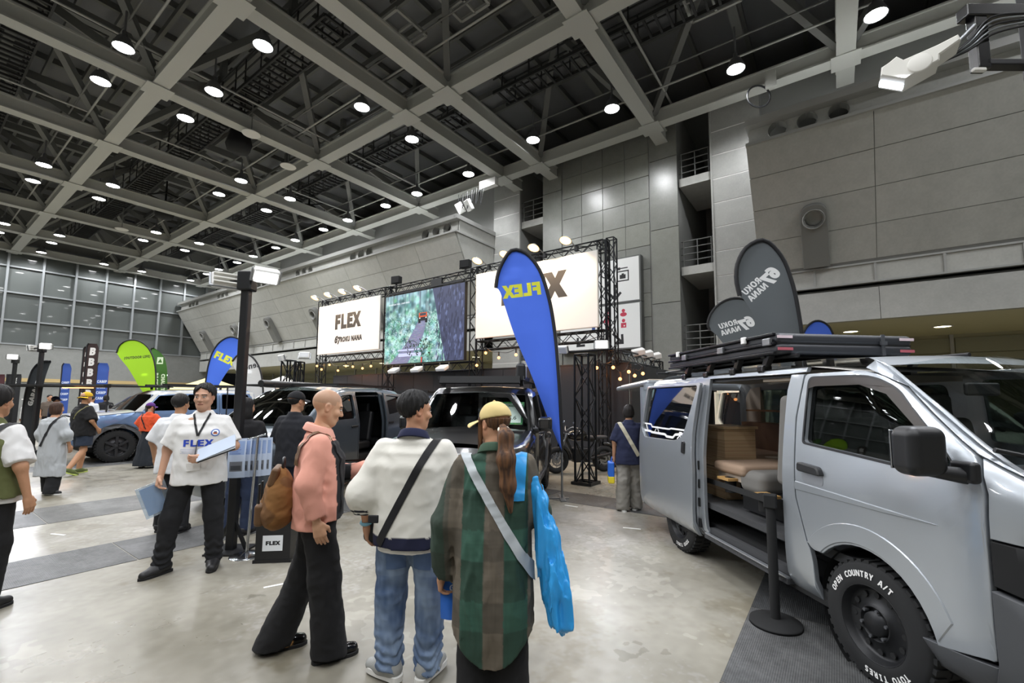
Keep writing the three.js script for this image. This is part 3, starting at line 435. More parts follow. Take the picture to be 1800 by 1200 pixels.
    mesh('fridge_drawer', rbox(.4, .2, .34, .02, .36, .73, 1.1), MAT.black, T); mesh('side_locker', boxUV(.22, .46, .95, -.62, 1.12, 2.65), std(0x6e4a2c, .5), T); mesh('wall_shelf', boxUV(.18, .02, .9, -.62, 1.5, 2.6), std(0x8d6238, .5), T);
    mesh('rear_trim', box(.06, 1.0, .3, -.7, 1.3, 3.1), M_trim, T); mesh('rear_trim', box(.06, 1.0, .1, -.7, 1.3, 1.85), M_trim, T); mesh('front_headlining', box(1.3, .04, .5, 0, 1.8, .8), M_trim, T);
  }
  return T;
}
const silver = paint(0xa9afb5, .55, .34);
const vanYaw = Math.atan2(-.675, -.738);
camperVan([.69, 0, -3.93], vanYaw, 'silver camper van with its side door slid open on a wood-trimmed bed', null, silver, { hatch: true, interior: true, stripes: true, visor: true, lettering: true });
{ // wrist offset of the second van measured along the first one's axes
  const r = [-.675, -.738], n = [.738, -.675]; camperVan([.69 + r[0] * 2.75 + n[0] * 2.7, 0, -3.93 + r[1] * 2.75 + n[1] * 2.7], vanYaw, 'cream camper van parked beyond the silver van, seen through its windows', null, paint(0xd9d6c4, .05, .4), {});
}
// ----- passenger cars from an outline: sides, cross sheets, glass, wheels
function car(name, label, pos, ry, c) {
  const T = thing(name, label, 'car', pos, ry), S = shell(c), out = c.outline;
  const at = (i, j) => { const r = []; for (let k = i; k <= j; k++) r.push(out[k]); return r; };
  for (const sx of [1, -1]) {
    const s = poly(c.sidePts ? c.sidePts(sx) : out), wins = c.windows(sx), g = new THREE.Group(); g.name = sx > 0 ? 'right_flank' : 'left_flank'; T.add(g);
    for (const w of wins) if (!w.fake) s.holes.push(hole(w.pts));
    mesh('side_panel', panel(s, .03, S.side(sx), .12), c.body, g);
    for (const w of wins) mesh(w.name || 'window', panel(poly(w.pts), .006, S.side(sx, w.off ?? -.006), .15, 0), w.mat || c.glass, g);
    for (const l of c.seams || []) { const [a, b] = l; const L = Math.hypot(b[0] - a[0], b[1] - a[1]), nx = -(b[1] - a[1]) / L * .005, ny = (b[0] - a[0]) / L * .005; mesh('door_seam', panel(poly([[a[0] + nx, a[1] + ny], [b[0] + nx, b[1] + ny], [b[0] - nx, b[1] - ny], [a[0] - nx, a[1] - ny]]), .003, S.side(sx, .0315), .12, 0), MAT.blackMatte, g); }
    for (const h of c.handles || []) mesh('door_handle', panel(poly(roundPoly([[h[0], h[1]], [h[0], h[1] + .035], [h[0] + .2, h[1] + .04], [h[0] + .2, h[1] + .005]], .015)), .03, S.side(sx, .02), .15, .006), MAT.black, g);
    for (const f of c.flares || []) mesh('wheel_flare', panel(poly([...archPts(f[0], f[1] + f[2], f[3], .02, Math.PI - .02, 18), ...archPts(f[0], f[1], f[3], Math.PI - .02, .02, 18)]), .05, S.side(sx, .012), .12), MAT.greyPlastic, g);
    if (c.cladding) mesh('rocker_cladding', panel(poly(c.cladding), .05, S.side(sx, .01), .15), MAT.greyPlastic, g);
    const m = new THREE.Group(); m.name = 'door_mirror'; m.position.set(sx * (c.W + .13), c.mirror[1], c.mirror[0]); T.add(m); mesh('mirror_housing', rbox(.2, .2, .13, .05, 0, 0, 0, 3), c.mirrorMat || MAT.blackGloss, m); mesh('mirror_glass', rbox(.16, .15, .01, .004, 0, 0, .068), MAT.chrome, m); mesh('mirror_arm', rbox(.14, .06, .07, .02, -sx * .13, -.08, 0), MAT.black, m);
  }
  for (const q of c.sheets) mesh(q.name, crossSheet(c, q.pts, { crown: q.crown ?? .03, tight: q.tight }), q.mat || c.body, T);
  mesh('cabin_tub', [box(c.W * 1.75, .08, c.len * .6, 0, .5, c.mid), box(c.W * 1.7, .3, .3, 0, 1.05, c.dash)], MAT.blackMatte, T);
  for (const z of c.seats) for (const x of [-.4, .4]) { const q = mesh('seat', seatG, MAT.black, T); q.position.set(x, .62, z); }
  mesh('underbody', box(c.W * 1.5, .2, c.len * .85, 0, .38, c.mid), MAT.blackMatte, T);
  for (const z of c.axles) for (const sx of [-1, 1]) { wheel(T, sx * (c.W - .12), c.wr, z, c.wr, .24, { spokes: c.spokes, rim: c.rim }); const a = new THREE.CylinderGeometry(c.wr * 1.2, c.wr * 1.2, .3, 20, 1, true, -Math.PI / 2, Math.PI); a.rotateZ(Math.PI / 2); mesh('wheel_well', a.translate(sx * (c.W - .18), c.wr, z), MAT.blackMatte, T); }
  return T;
}
function roofRack(T, y, w, z0, z1, n, mat) { const g = new THREE.Group(); g.name = 'roof_rack'; T.add(g); for (const sx of [-1, 1]) mesh('rack_rail', box(.05, .06, z1 - z0, sx * w / 2, y, (z0 + z1) / 2), mat, g); for (let k = 0; k < n; k++) mesh('rack_slat', box(w, .03, .07, 0, y - .01, mix(z0 + .05, z1 - .05, k / (n - 1))), mat, g); for (const z of [z0 + .15, z1 - .15]) for (const sx of [-1, 1]) mesh('rack_foot', bar([sx * w * .47, y, z], [sx * (w * .47 + .02), y - .12, z], .05, .06), mat, g); }
const angL = a => (180 + a) * RAD; // rear end turned a degrees from the back wall's normal
const rearOf = a => [-Math.sin(a * RAD), -Math.cos(a * RAD)];
const place = (O, a, dz, w) => { const r = rearOf(a), n = [r[1], -r[0]]; return [O[0] + r[0] * dz + n[0] * w, 0, O[1] + r[1] * dz + n[1] * w]; };
const tintGlass = phys(0x6e7876, .02, 0, { transmission: 1, thickness: 0, ior: 1.5 });
const mirrorY = y => y;
// grey minivan, near side door open
{
  const out = [[-.8, .28], [-.88, .4], [-.9, .75], [-.82, .98], [-.5, 1.08], [-.15, 1.17], [.35, 1.5], [.8, 1.74], [1.2, 1.82], [2.4, 1.84], [3.3, 1.79], [3.5, 1.68], [3.62, 1.2], [3.66, .6], [3.62, .32], [3.3, .26], ...archPts(2.75, .4, .34, 0, Math.PI, 10).filter(p => p[1] > .27), [2.2, .26], [.5, .26], ...archPts(0, .4, .34, 0, Math.PI, 10).filter(p => p[1] > .27), [-.5, .26]];
  const sideL = [[-.8, .28], [-.88, .4], [-.9, .75], [-.82, .98], [-.5, 1.08], [-.15, 1.17], [.35, 1.5], [.8, 1.74], [1.2, 1.82], [2.4, 1.84], [3.3, 1.79], [3.5, 1.68], [3.62, 1.2], [3.66, .6], [3.62, .32], [3.3, .26], ...archPts(2.75, .4, .34, 0, Math.PI, 10).filter(p => p[1] > .27), [2.3, .26], [2.3, 1.72], [2.25, 1.76], [1.44, 1.75], [1.4, 1.7], [1.4, .26], [.5, .26], ...archPts(0, .4, .34, 0, Math.PI, 10).filter(p => p[1] > .27), [-.5, .26]];
  const w1 = roundPoly([[.12, 1.24], [.6, 1.5], [.95, 1.68], [1.3, 1.71], [1.3, 1.26]], .06), w2 = roundPoly([[1.5, 1.27], [1.5, 1.71], [2.2, 1.71], [2.2, 1.28]], .05), w3 = roundPoly([[2.42, 1.29], [2.42, 1.71], [3.3, 1.68], [3.46, 1.35]], .06);
  const P = place([-7.28, -5.04], 24, -1.25, .88);
  const T = car('minivan', 'grey minivan with dark tinted windows and one side door slid open', P, angL(24), { W: .88, r: .14, outline: out, tumble: y => y > 1.15 ? .16 * Math.pow((y - 1.15) / .7, 1.2) : y < .6 ? .04 * Math.pow((.6 - y) / .32, 2) : 0, plan: z => (z < -.3 ? .24 * Math.pow((-.3 - z) / .6, 2) : 0) + (z > 3 ? .1 * Math.pow((z - 3) / .6, 2) : 0),
    sidePts: sx => sx < 0 ? sideL : out, windows: sx => sx < 0 ? [{ pts: w1 }, { pts: w3, mat: MAT.glassDark }] : [{ pts: w1 }, { pts: w2, mat: MAT.glassDark }, { pts: w3, mat: MAT.glassDark }], body: paint(0x5d666f, .6, .35), glass: tintGlass, handles: [[1.12, 1.1], [2.5, 1.12]], seams: [[[1.36, .3], [1.36, 1.75]]], mirror: [.15, 1.25], len: 4.5, mid: 1.4, dash: .1, axles: [0, 2.75], seats: [1.0, 2.0, 2.8], wr: .34, spokes: 6, cladding: [[.5, .24], [.5, .36], [2.3, .36], [2.3, .24]],
    sheets: [{ name: 'bumper', pts: [[-.8, .28], [-.88, .4], [-.9, .75]], crown: .1 }, { name: 'grille', pts: [[-.9, .75], [-.82, .98]], mat: MAT.blackGloss, crown: .1 }, { name: 'bonnet', pts: [[-.82, .98], [-.5, 1.08], [-.15, 1.17]] }, { name: 'windscreen', pts: [[-.15, 1.17], [.35, 1.5], [.8, 1.74]], mat: tintGlass, crown: .1 }, { name: 'roof', pts: [[.8, 1.74], [1.2, 1.82], [2.4, 1.84], [3.3, 1.79], [3.5, 1.68]] }, { name: 'tailgate', pts: [[3.5, 1.68], [3.62, 1.2], [3.66, .6], [3.62, .32]] }] });
  const sd = new THREE.Group(); sd.name = 'sliding_door'; T.add(sd); const S2 = shell({ W: .88, outline: out, r: .05, tumble: y => y > 1.15 ? .16 * Math.pow((y - 1.15) / .7, 1.2) : 0 }); const q = poly([[2.32, .32], [2.36, 1.75], [3.2, 1.73], [3.22, .32]]); q.holes.push(hole(w3.map(([a, b]) => [2.45 + (a - 2.42) * .65, b]))); mesh('door_skin', panel(q, .03, S2.side(-1, .07), .15), paint(0x5d666f, .6, .35), sd); mesh('window', panel(poly(w3.map(([a, b]) => [2.45 + (a - 2.42) * .65, b])), .006, S2.side(-1, .065), .15, 0), MAT.glassDark, sd); mesh('door_handle', box(.03, .04, .2, -.96, 1.13, 2.5), MAT.black, sd);
  mesh('roof_rail', [box(.04, .04, 2.2, -.66, 1.88, 2.1), box(.04, .04, 2.2, .66, 1.88, 2.1), box(1.3, .03, .08, 0, 1.9, 1.5), box(1.3, .03, .08, 0, 1.9, 2.8)], MAT.black, T);
  mesh('awning_tube', rod([.95, 1.9, 1.0], [.95, 1.9, 3.4], .07, 10), MAT.black, T);
}
// black off-roader with a price board in its windscreen
{
  const out = [[-.8, .38], [-.86, .55], [-.86, .95], [-.78, 1.08], [.2, 1.16], [.5, 1.19], [.98, 1.7], [1.15, 1.8], [2.6, 1.84], [3.4, 1.82], [3.55, 1.72], [3.62, 1.1], [3.66, .6], [3.6, .42], [3.35, .4], ...archPts(2.7, .5, .39, 0, Math.PI, 10).filter(p => p[1] > .41), [2.0, .38], [.6, .38], ...archPts(0, .5, .39, 0, Math.PI, 10).filter(p => p[1] > .41)];
  const w1 = roundPoly([[.62, 1.2], [1.02, 1.66], [1.6, 1.7], [1.6, 1.22]], .05), w2 = roundPoly([[1.7, 1.22], [1.7, 1.7], [2.5, 1.72], [2.5, 1.23]], .05), w3 = roundPoly([[2.62, 1.24], [2.62, 1.72], [3.35, 1.71], [3.45, 1.28]], .05);
  const P = place([-3.69, -5.69], 27, -1.0, .88), blackP = phys(0x0b0b0d, .3, .2, { clearcoat: 1, clearcoatRoughness: .04 });
  const T = car('offroader', 'glossy black off-roader with roof rack and a price board inside its windscreen', P, angL(27), { W: .9, r: .1, outline: out, tumble: y => y > 1.1 ? .15 * Math.pow((y - 1.1) / .75, 1.1) : y < .6 ? .03 * Math.pow((.6 - y) / .2, 2) : 0, plan: z => z < -.3 ? .12 * Math.pow((-.3 - z) / .55, 2) : 0,
    windows: () => [{ pts: w1 }, { pts: w2, mat: MAT.glassDark }, { pts: w3, mat: MAT.glassDark }], body: blackP, glass: tintGlass, handles: [[1.4, 1.08], [2.3, 1.1]], seams: [[[1.65, .45], [1.65, 1.75]], [[.55, .6], [.58, 1.18]], [[2.56, .9], [2.56, 1.76]]], flares: [[0, .44, .09, .39], [2.7, .44, .09, .39]], mirror: [.62, 1.28], len: 4.5, mid: 1.4, dash: .42, axles: [0, 2.7], seats: [1.3, 2.2], wr: .39, spokes: 6, cladding: [[.5, .3], [.5, .46], [2.2, .46], [2.2, .3]],
    sheets: [{ name: 'bumper', pts: [[-.8, .38], [-.86, .55], [-.86, .72]], crown: .06, mat: MAT.greyPlastic }, { name: 'grille', pts: [[-.86, .72], [-.86, .95], [-.8, 1.06]], mat: MAT.blackGloss, crown: .06 }, { name: 'bonnet', pts: [[-.78, 1.08], [.2, 1.16], [.5, 1.19]], crown: .05 }, { name: 'windscreen', pts: [[.5, 1.19], [.98, 1.7]], mat: MAT.glass, crown: .06 }, { name: 'roof', pts: [[.98, 1.7], [1.15, 1.8], [2.6, 1.84], [3.4, 1.82], [3.55, 1.72]] }, { name: 'tailgate', pts: [[3.55, 1.72], [3.62, 1.1], [3.66, .6], [3.6, .42]] }] });
  for (const sx of [-1, 1]) { mesh('headlight', rbox(.3, .17, .06, .03, sx * .62, .9, -.87), M_lens, T); mesh('fog_light', rbox(.14, .08, .05, .02, sx * .66, .62, -.88), M_lens, T); }
  for (let k = 0; k < 7; k++) mesh('grille_slat', box(.78, .018, .03, 0, .78 + k * .035, -.92), MAT.greyPlastic, T);
  mesh('number_plate', rbox(.34, .17, .015, .005, 0, .6, -.94), MAT.offwhite, T);
  roofRack(T, 1.95, 1.3, .95, 2.9, 9, MAT.blackMatte); mesh('rack_fairing', rot(box(1.25, .12, .03), .5).translate(0, 1.92, .92), MAT.blackMatte, T);
  const dr = new THREE.Group(); dr.name = 'rear_lamp_pod'; dr.position.set(-.62, 2.05, 1.1); T.add(dr); mesh('lamp_shell', rbox(.16, .26, .18, .05), MAT.black, dr);
  const tex = canvasTex(512, 420, (x, w, h) => { x.fillStyle = '#2f7d4b'; x.fillRect(0, 0, w, h); for (let i = 0; i < 90; i++) { x.fillStyle = `rgba(${60 + rnd() * 60 | 0},${120 + rnd() * 80 | 0},${60 + rnd() * 50 | 0},.7)`; x.beginPath(); x.arc(rnd() * w, rnd() < .5 ? rnd() * 34 : h - rnd() * 34, 6 + rnd() * 14, 0, 7); x.fill(); } x.fillStyle = '#e9f1e6'; x.fillRect(30, 34, w - 60, h - 68); x.fillStyle = '#2b6b3d'; x.fillRect(96, 52, 330, 40); x.fillStyle = '#eef5ea'; x.font = 'bold 26px sans-serif'; x.fillText('FLEX SPECIAL PRICE', 112, 82); x.fillStyle = '#c23b4a'; x.font = 'bold 52px sans-serif'; x.textAlign = 'center'; x.fillText('\u5c55\u793a\u8eca 1 \u53f0\u9650\u5b9a', w / 2, 158); x.fillStyle = '#15181a'; x.font = 'bold 168px sans-serif'; x.textAlign = 'left'; x.fillText('633', 44, 330); x.font = 'bold 92px sans-serif'; x.fillText('.6', 336, 330); x.font = 'bold 34px sans-serif'; x.fillText('\u4e07\u5186', 420, 330); });
  const pb = mesh('price_board', box(.5, .4, .012), [MAT.white, MAT.white, MAT.white, MAT.white, MAT.white, std(0xffffff, .6, 0, { map: tex })], T); pb.position.set(-.44, 1.42, .86); pb.rotation.x = .62; pb.userData.label = 'green framed price board reading 633.6';
  // the driver's door stands open
  const od = new THREE.Group(); od.name = 'open_door'; od.position.set(-.9, 0, .6); od.rotation.y = 1.15; T.add(od); const q = poly(roundPoly([[0, .46], [0, 1.18], [.42, 1.72], [1.02, 1.74], [1.05, .46]], .05)); q.holes.push(hole(roundPoly([[.08, 1.22], [.46, 1.66], [.95, 1.67], [.96, 1.24]], .04))); const gq = extr(q, .09, .01); gq.rotateY(-Math.PI / 2); mesh('door_skin', gq, blackP, od);
}
// pale blue off-roader with white bonnet and roof
{
  const out = [[-.75, .45], [-.85, .55], [-.86, 1.0], [-.8, 1.13], [.15, 1.23], [.35, 1.25], [.72, 1.7], [.86, 1.8], [2.4, 1.86], [3.1, 1.84], [3.25, 1.75], [3.32, 1.1], [3.35, .55], [3.25, .45], ...archPts(2.55, .52, .4, 0, Math.PI, 10).filter(p => p[1] > .46), [1.9, .42], [.6, .42], ...archPts(0, .52, .4, 0, Math.PI, 10).filter(p => p[1] > .46)];
  const w1 = roundPoly([[.5, 1.27], [.82, 1.68], [1.35, 1.72], [1.35, 1.28]], .05), w2 = roundPoly([[1.47, 1.28], [1.47, 1.72], [2.2, 1.74], [2.2, 1.29]], .05), w3 = roundPoly([[2.32, 1.3], [2.32, 1.74], [3.05, 1.73], [3.15, 1.3]], .05);
  const wb = paint(0xe4e6e4, .0, .4), bl = paint(0x6b86ad, .3, .38), P = [-14.96 - .78, 0, -3.44];
  const T = car('offroader', 'pale blue off-roader with white bonnet, white roof and a front door standing open', P, Math.PI, { W: .92, r: .1, outline: out, tumble: y => y > 1.15 ? .13 * Math.pow((y - 1.15) / .7, 1.1) : y < .6 ? .03 * Math.pow((.6 - y) / .2, 2) : 0, plan: z => z < -.3 ? .14 * Math.pow((-.3 - z) / .55, 2) : 0,
    windows: () => [{ pts: w1 }, { pts: w2 }, { pts: w3 }], body: bl, glass: tintGlass, handles: [[1.2, 1.14], [2.0, 1.15]], seams: [[[1.41, .5], [1.41, 1.78]], [[.45, .66], [.46, 1.24]], [[2.26, .9], [2.26, 1.8]]], flares: [[0, .46, .1, .4], [2.55, .46, .1, .4]], mirror: [.55, 1.34], mirrorMat: MAT.black, len: 4.2, mid: 1.25, dash: .3, axles: [0, 2.55], seats: [1.1, 2.0], wr: .4, spokes: 6, rim: std(0x3c3d40, .4, .6), cladding: [[.5, .34], [.5, .5], [2.0, .5], [2.0, .34]],
    sheets: [{ name: 'bumper', pts: [[-.75, .45], [-.85, .55], [-.86, .75]], crown: .05, mat: MAT.greyPlastic }, { name: 'grille', pts: [[-.86, .75], [-.86, 1.0], [-.8, 1.13]], mat: wb, crown: .05 }, { name: 'bonnet', pts: [[-.8, 1.135], [.15, 1.235], [.35, 1.255]], crown: .05, mat: wb, tight: -.03 }, { name: 'windscreen', pts: [[.35, 1.25], [.72, 1.7]], mat: tintGlass, crown: .04 }, { name: 'roof', pts: [[.72, 1.7], [.86, 1.8], [2.4, 1.86], [3.1, 1.84], [3.25, 1.75]], mat: wb }, { name: 'tailgate', pts: [[3.25, 1.75], [3.32, 1.1], [3.35, .55], [3.25, .45]] }] });
  const S = shell({ W: .92, outline: out, r: .02, tumble: y => y > 1.15 ? .13 * Math.pow((y - 1.15) / .7, 1.1) : 0 });
  for (const sx of [-1, 1]) { mesh('roof_side', panel(poly([[.3, 1.26], [.45, 1.26], [.8, 1.7], [1.4, 1.74], [3.1, 1.76], [3.22, 1.3], [3.28, 1.3], [3.2, 1.8], [2.4, 1.85], [.86, 1.79], [.7, 1.7]]), .012, S.side(sx, .02), .15, 0), wb, T); }
  roofRack(T, 1.98, 1.4, .9, 3.0, 8, MAT.blackMatte);
  const od = new THREE.Group(); od.name = 'open_door'; od.position.set(-.93, 0, .48); od.rotation.y = .9; T.add(od); const q = poly(roundPoly([[0, .5], [0, 1.26], [.36, 1.72], [.9, 1.76], [.93, .5]], .05)); q.holes.push(hole(roundPoly([[.08, 1.29], [.4, 1.66], [.83, 1.69], [.84, 1.3]], .04))); const gq = extr(q, .08, .01); gq.rotateY(-Math.PI / 2); mesh('door_skin', gq, bl, od);
  // sheet of paper stuck in the side window
  mesh('window_notice', box(.01, .2, .3, -.83, 1.45, 1.8), MAT.white, T);
}
// wagon beyond the blue off-roader: pale bonnet, black upper body under a long awning
{
  const out = [[-.8, .4], [-.86, .6], [-.84, .95], [-.75, 1.05], [.2, 1.15], [.4, 1.18], [.95, 1.64], [1.1, 1.7], [2.6, 1.74], [3.3, 1.72], [3.5, 1.6], [3.6, 1.1], [3.62, .55], [3.5, .4], ...archPts(2.65, .45, .36, 0, Math.PI, 10).filter(p => p[1] > .41), [2.0, .36], [.6, .36], ...archPts(0, .45, .36, 0, Math.PI, 10).filter(p => p[1] > .41)];
  const w1 = roundPoly([[.55, 1.2], [1.0, 1.6], [1.6, 1.64], [1.6, 1.2]], .05), w2 = roundPoly([[1.7, 1.2], [1.7, 1.64], [3.2, 1.62], [3.3, 1.24]], .05), wb = paint(0xdcdedb, 0, .4);
  const T = car('wagon', 'wagon with pale bonnet and black cabin parked beyond the pale blue off-roader', [-20.6, 0, -4.2], Math.PI, { W: .88, r: .1, outline: out, tumble: y => y > 1.1 ? .15 * Math.pow((y - 1.1) / .7, 1.1) : 0, windows: () => [{ pts: w1 }, { pts: w2, mat: MAT.glassDark }], body: MAT.blackGloss, glass: tintGlass, mirror: [.55, 1.28], len: 4.4, mid: 1.3, dash: .35, axles: [0, 2.65], seats: [1.2], wr: .36, spokes: 5,
    sheets: [{ name: 'bumper', pts: [[-.8, .4], [-.86, .6], [-.84, .95]], crown: .08 }, { name: 'bonnet', pts: [[-.84, .95], [-.75, 1.06], [.2, 1.16], [.4, 1.19]], mat: wb, tight: -.03 }, { name: 'windscreen', pts: [[.4, 1.18], [.95, 1.64]], mat: tintGlass, crown: .05 }, { name: 'roof', pts: [[.95, 1.64], [1.1, 1.7], [2.6, 1.74], [3.3, 1.72], [3.5, 1.6]] }, { name: 'tailgate', pts: [[3.5, 1.6], [3.6, 1.1], [3.62, .55]] }] });
}
// white wagon and silver estate further back in the booth
for (const [pos, ry, col, label, rack] of [[[-13.5, 0, -6.2], Math.PI, 0xe2e3df, 'white wagon half hidden between the pale blue off-roader and the minivan', true], [[-8.3, 0, -9.35], angL(90), 0x3e5270, 'dark blue estate with curved roof bars behind the minivan', true]]) {
  const out = [[-.8, .36], [-.86, .55], [-.84, .9], [-.7, 1.0], [.2, 1.1], [.95, 1.6], [1.2, 1.7], [2.4, 1.72], [3.3, 1.66], [3.5, 1.5], [3.6, 1.0], [3.62, .5], [3.5, .36], ...archPts(2.6, .42, .34, 0, Math.PI, 10).filter(p => p[1] > .37), [2.0, .32], [.6, .32], ...archPts(0, .42, .34, 0, Math.PI, 10).filter(p => p[1] > .37)], b = paint(col, .2, .38);
  const w1 = roundPoly([[.5, 1.14], [1.0, 1.56], [1.6, 1.6], [1.6, 1.15]], .05), w2 = roundPoly([[1.7, 1.15], [1.7, 1.6], [3.1, 1.57], [3.3, 1.2]], .05);
  const T = car('wagon', label, pos, ry, { W: .86, r: .12, outline: out, tumble: y => y > 1.05 ? .16 * Math.pow((y - 1.05) / .7, 1.1) : 0, windows: () => [{ pts: w1 }, { pts: w2, mat: MAT.glassDark }], body: b, glass: tintGlass, mirror: [.5, 1.2], len: 4.4, mid: 1.3, dash: .3, axles: [0, 2.6], seats: [1.2], wr: .34, spokes: 5,
    sheets: [{ name: 'bumper', pts: [[-.8, .36], [-.86, .55], [-.84, .9]], crown: .08 }, { name: 'bonnet', pts: [[-.84, .9], [-.7, 1.0], [.2, 1.1]] }, { name: 'windscreen', pts: [[.2, 1.1], [.95, 1.6]], mat: tintGlass, crown: .06 }, { name: 'roof', pts: [[.95, 1.6], [1.2, 1.7], [2.4, 1.72], [3.3, 1.66], [3.5, 1.5]] }, { name: 'tailgate', pts: [[3.5, 1.5], [3.6, 1.0], [3.62, .5]] }] });
  roofRack(T, 1.84, 1.2, 1.0, 3.0, 6, MAT.blackMatte);
}
// ---------- people: joints -> distance fields -> surface meshes
const cone = (a, b, ra, rb) => { const bx = b[0] - a[0], by = b[1] - a[1], bz = b[2] - a[2], L = bx * bx + by * by + bz * bz + 1e-9; return (x, y, z) => { const px = x - a[0], py = y - a[1], pz = z - a[2]; let t = (px * bx + py * by + pz * bz) / L; t = t < 0 ? 0 : t > 1 ? 1 : t; const dx = px - t * bx, dy = py - t * by, dz = pz - t * bz; return Math.sqrt(dx * dx + dy * dy + dz * dz) - ra - (rb - ra) * t; }; };
const ell = (c, r) => { const m = Math.min(r[0], r[1], r[2]); return (x, y, z) => { const px = (x - c[0]) / r[0], py = (y - c[1]) / r[1], pz = (z - c[2]) / r[2]; const k0 = Math.sqrt(px * px + py * py + pz * pz), ax = px / r[0], ay = py / r[1], az = pz / r[2], k1 = Math.sqrt(ax * ax + ay * ay + az * az); return k1 < 1e-6 ? -m : k0 * (k0 - 1) / k1; }; };
const smin = (a, b, k) => { const h = Math.max(k - Math.abs(a - b), 0) / k; return Math.min(a, b) - h * h * k * .25; };
const uni = (k, ...f) => (x, y, z) => { let d = f[0](x, y, z); for (let i = 1; i < f.length; i++) d = smin(d, f[i](x, y, z), k); return d; };
const cut = (f, p, n) => { const L = Math.hypot(...n), a = n[0] / L, b = n[1] / L, c = n[2] / L, w = a * p[0] + b * p[1] + c * p[2]; return (x, y, z) => Math.max(f(x, y, z), a * x + b * y + c * z - w); }; // keeps the side against n
const sub = (f, g, k = .01) => (x, y, z) => -smin(-f(x, y, z), g(x, y, z), k);
const prof = (keys, n = 2.4, top = .03) => (x, y, z) => { // stack of rounded cross sections [y, cx, cz, rx, rz]
  let i = 0; while (i < keys.length - 2 && y > keys[i + 1][0]) i++; const a = keys[i], b = keys[i + 1]; let t = clamp((y - a[0]) / (b[0] - a[0])); t = t * t * (3 - 2 * t);
  const rx = mix(a[3], b[3], t), rz = mix(a[4], b[4], t), dx = Math.abs(x - mix(a[1], b[1], t)) / rx, dz = Math.abs(z - mix(a[2], b[2], t)) / rz; const q = Math.pow(Math.pow(dx, n) + Math.pow(dz, n), 1 / n); return Math.max((q - 1) * Math.min(rx, rz) * .85, y - keys[keys.length - 1][0], keys[0][0] - y); };
const folds = (f, amp, sx = 9, sy = 3.2, o = 0) => (x, y, z) => { const d = f(x, y, z); if (d > .05 || d < -.05) return d; const w = nz(x * 4 + o, y * 4, z * 4) * .8, r = nz(x * sx * 1.5 + w, y * sy * 2.4 + o, z * sx * 1.5), r2 = nz(x * sx * 2.8, y * sy * 5.5 + o + w * 2, z * sx * 2.8); return d + amp * (nz(x * sx + o, y * sy, z * sx) + 1.1 * (Math.abs(r) - .25) + .3 * (Math.abs(r2) - .25)); };
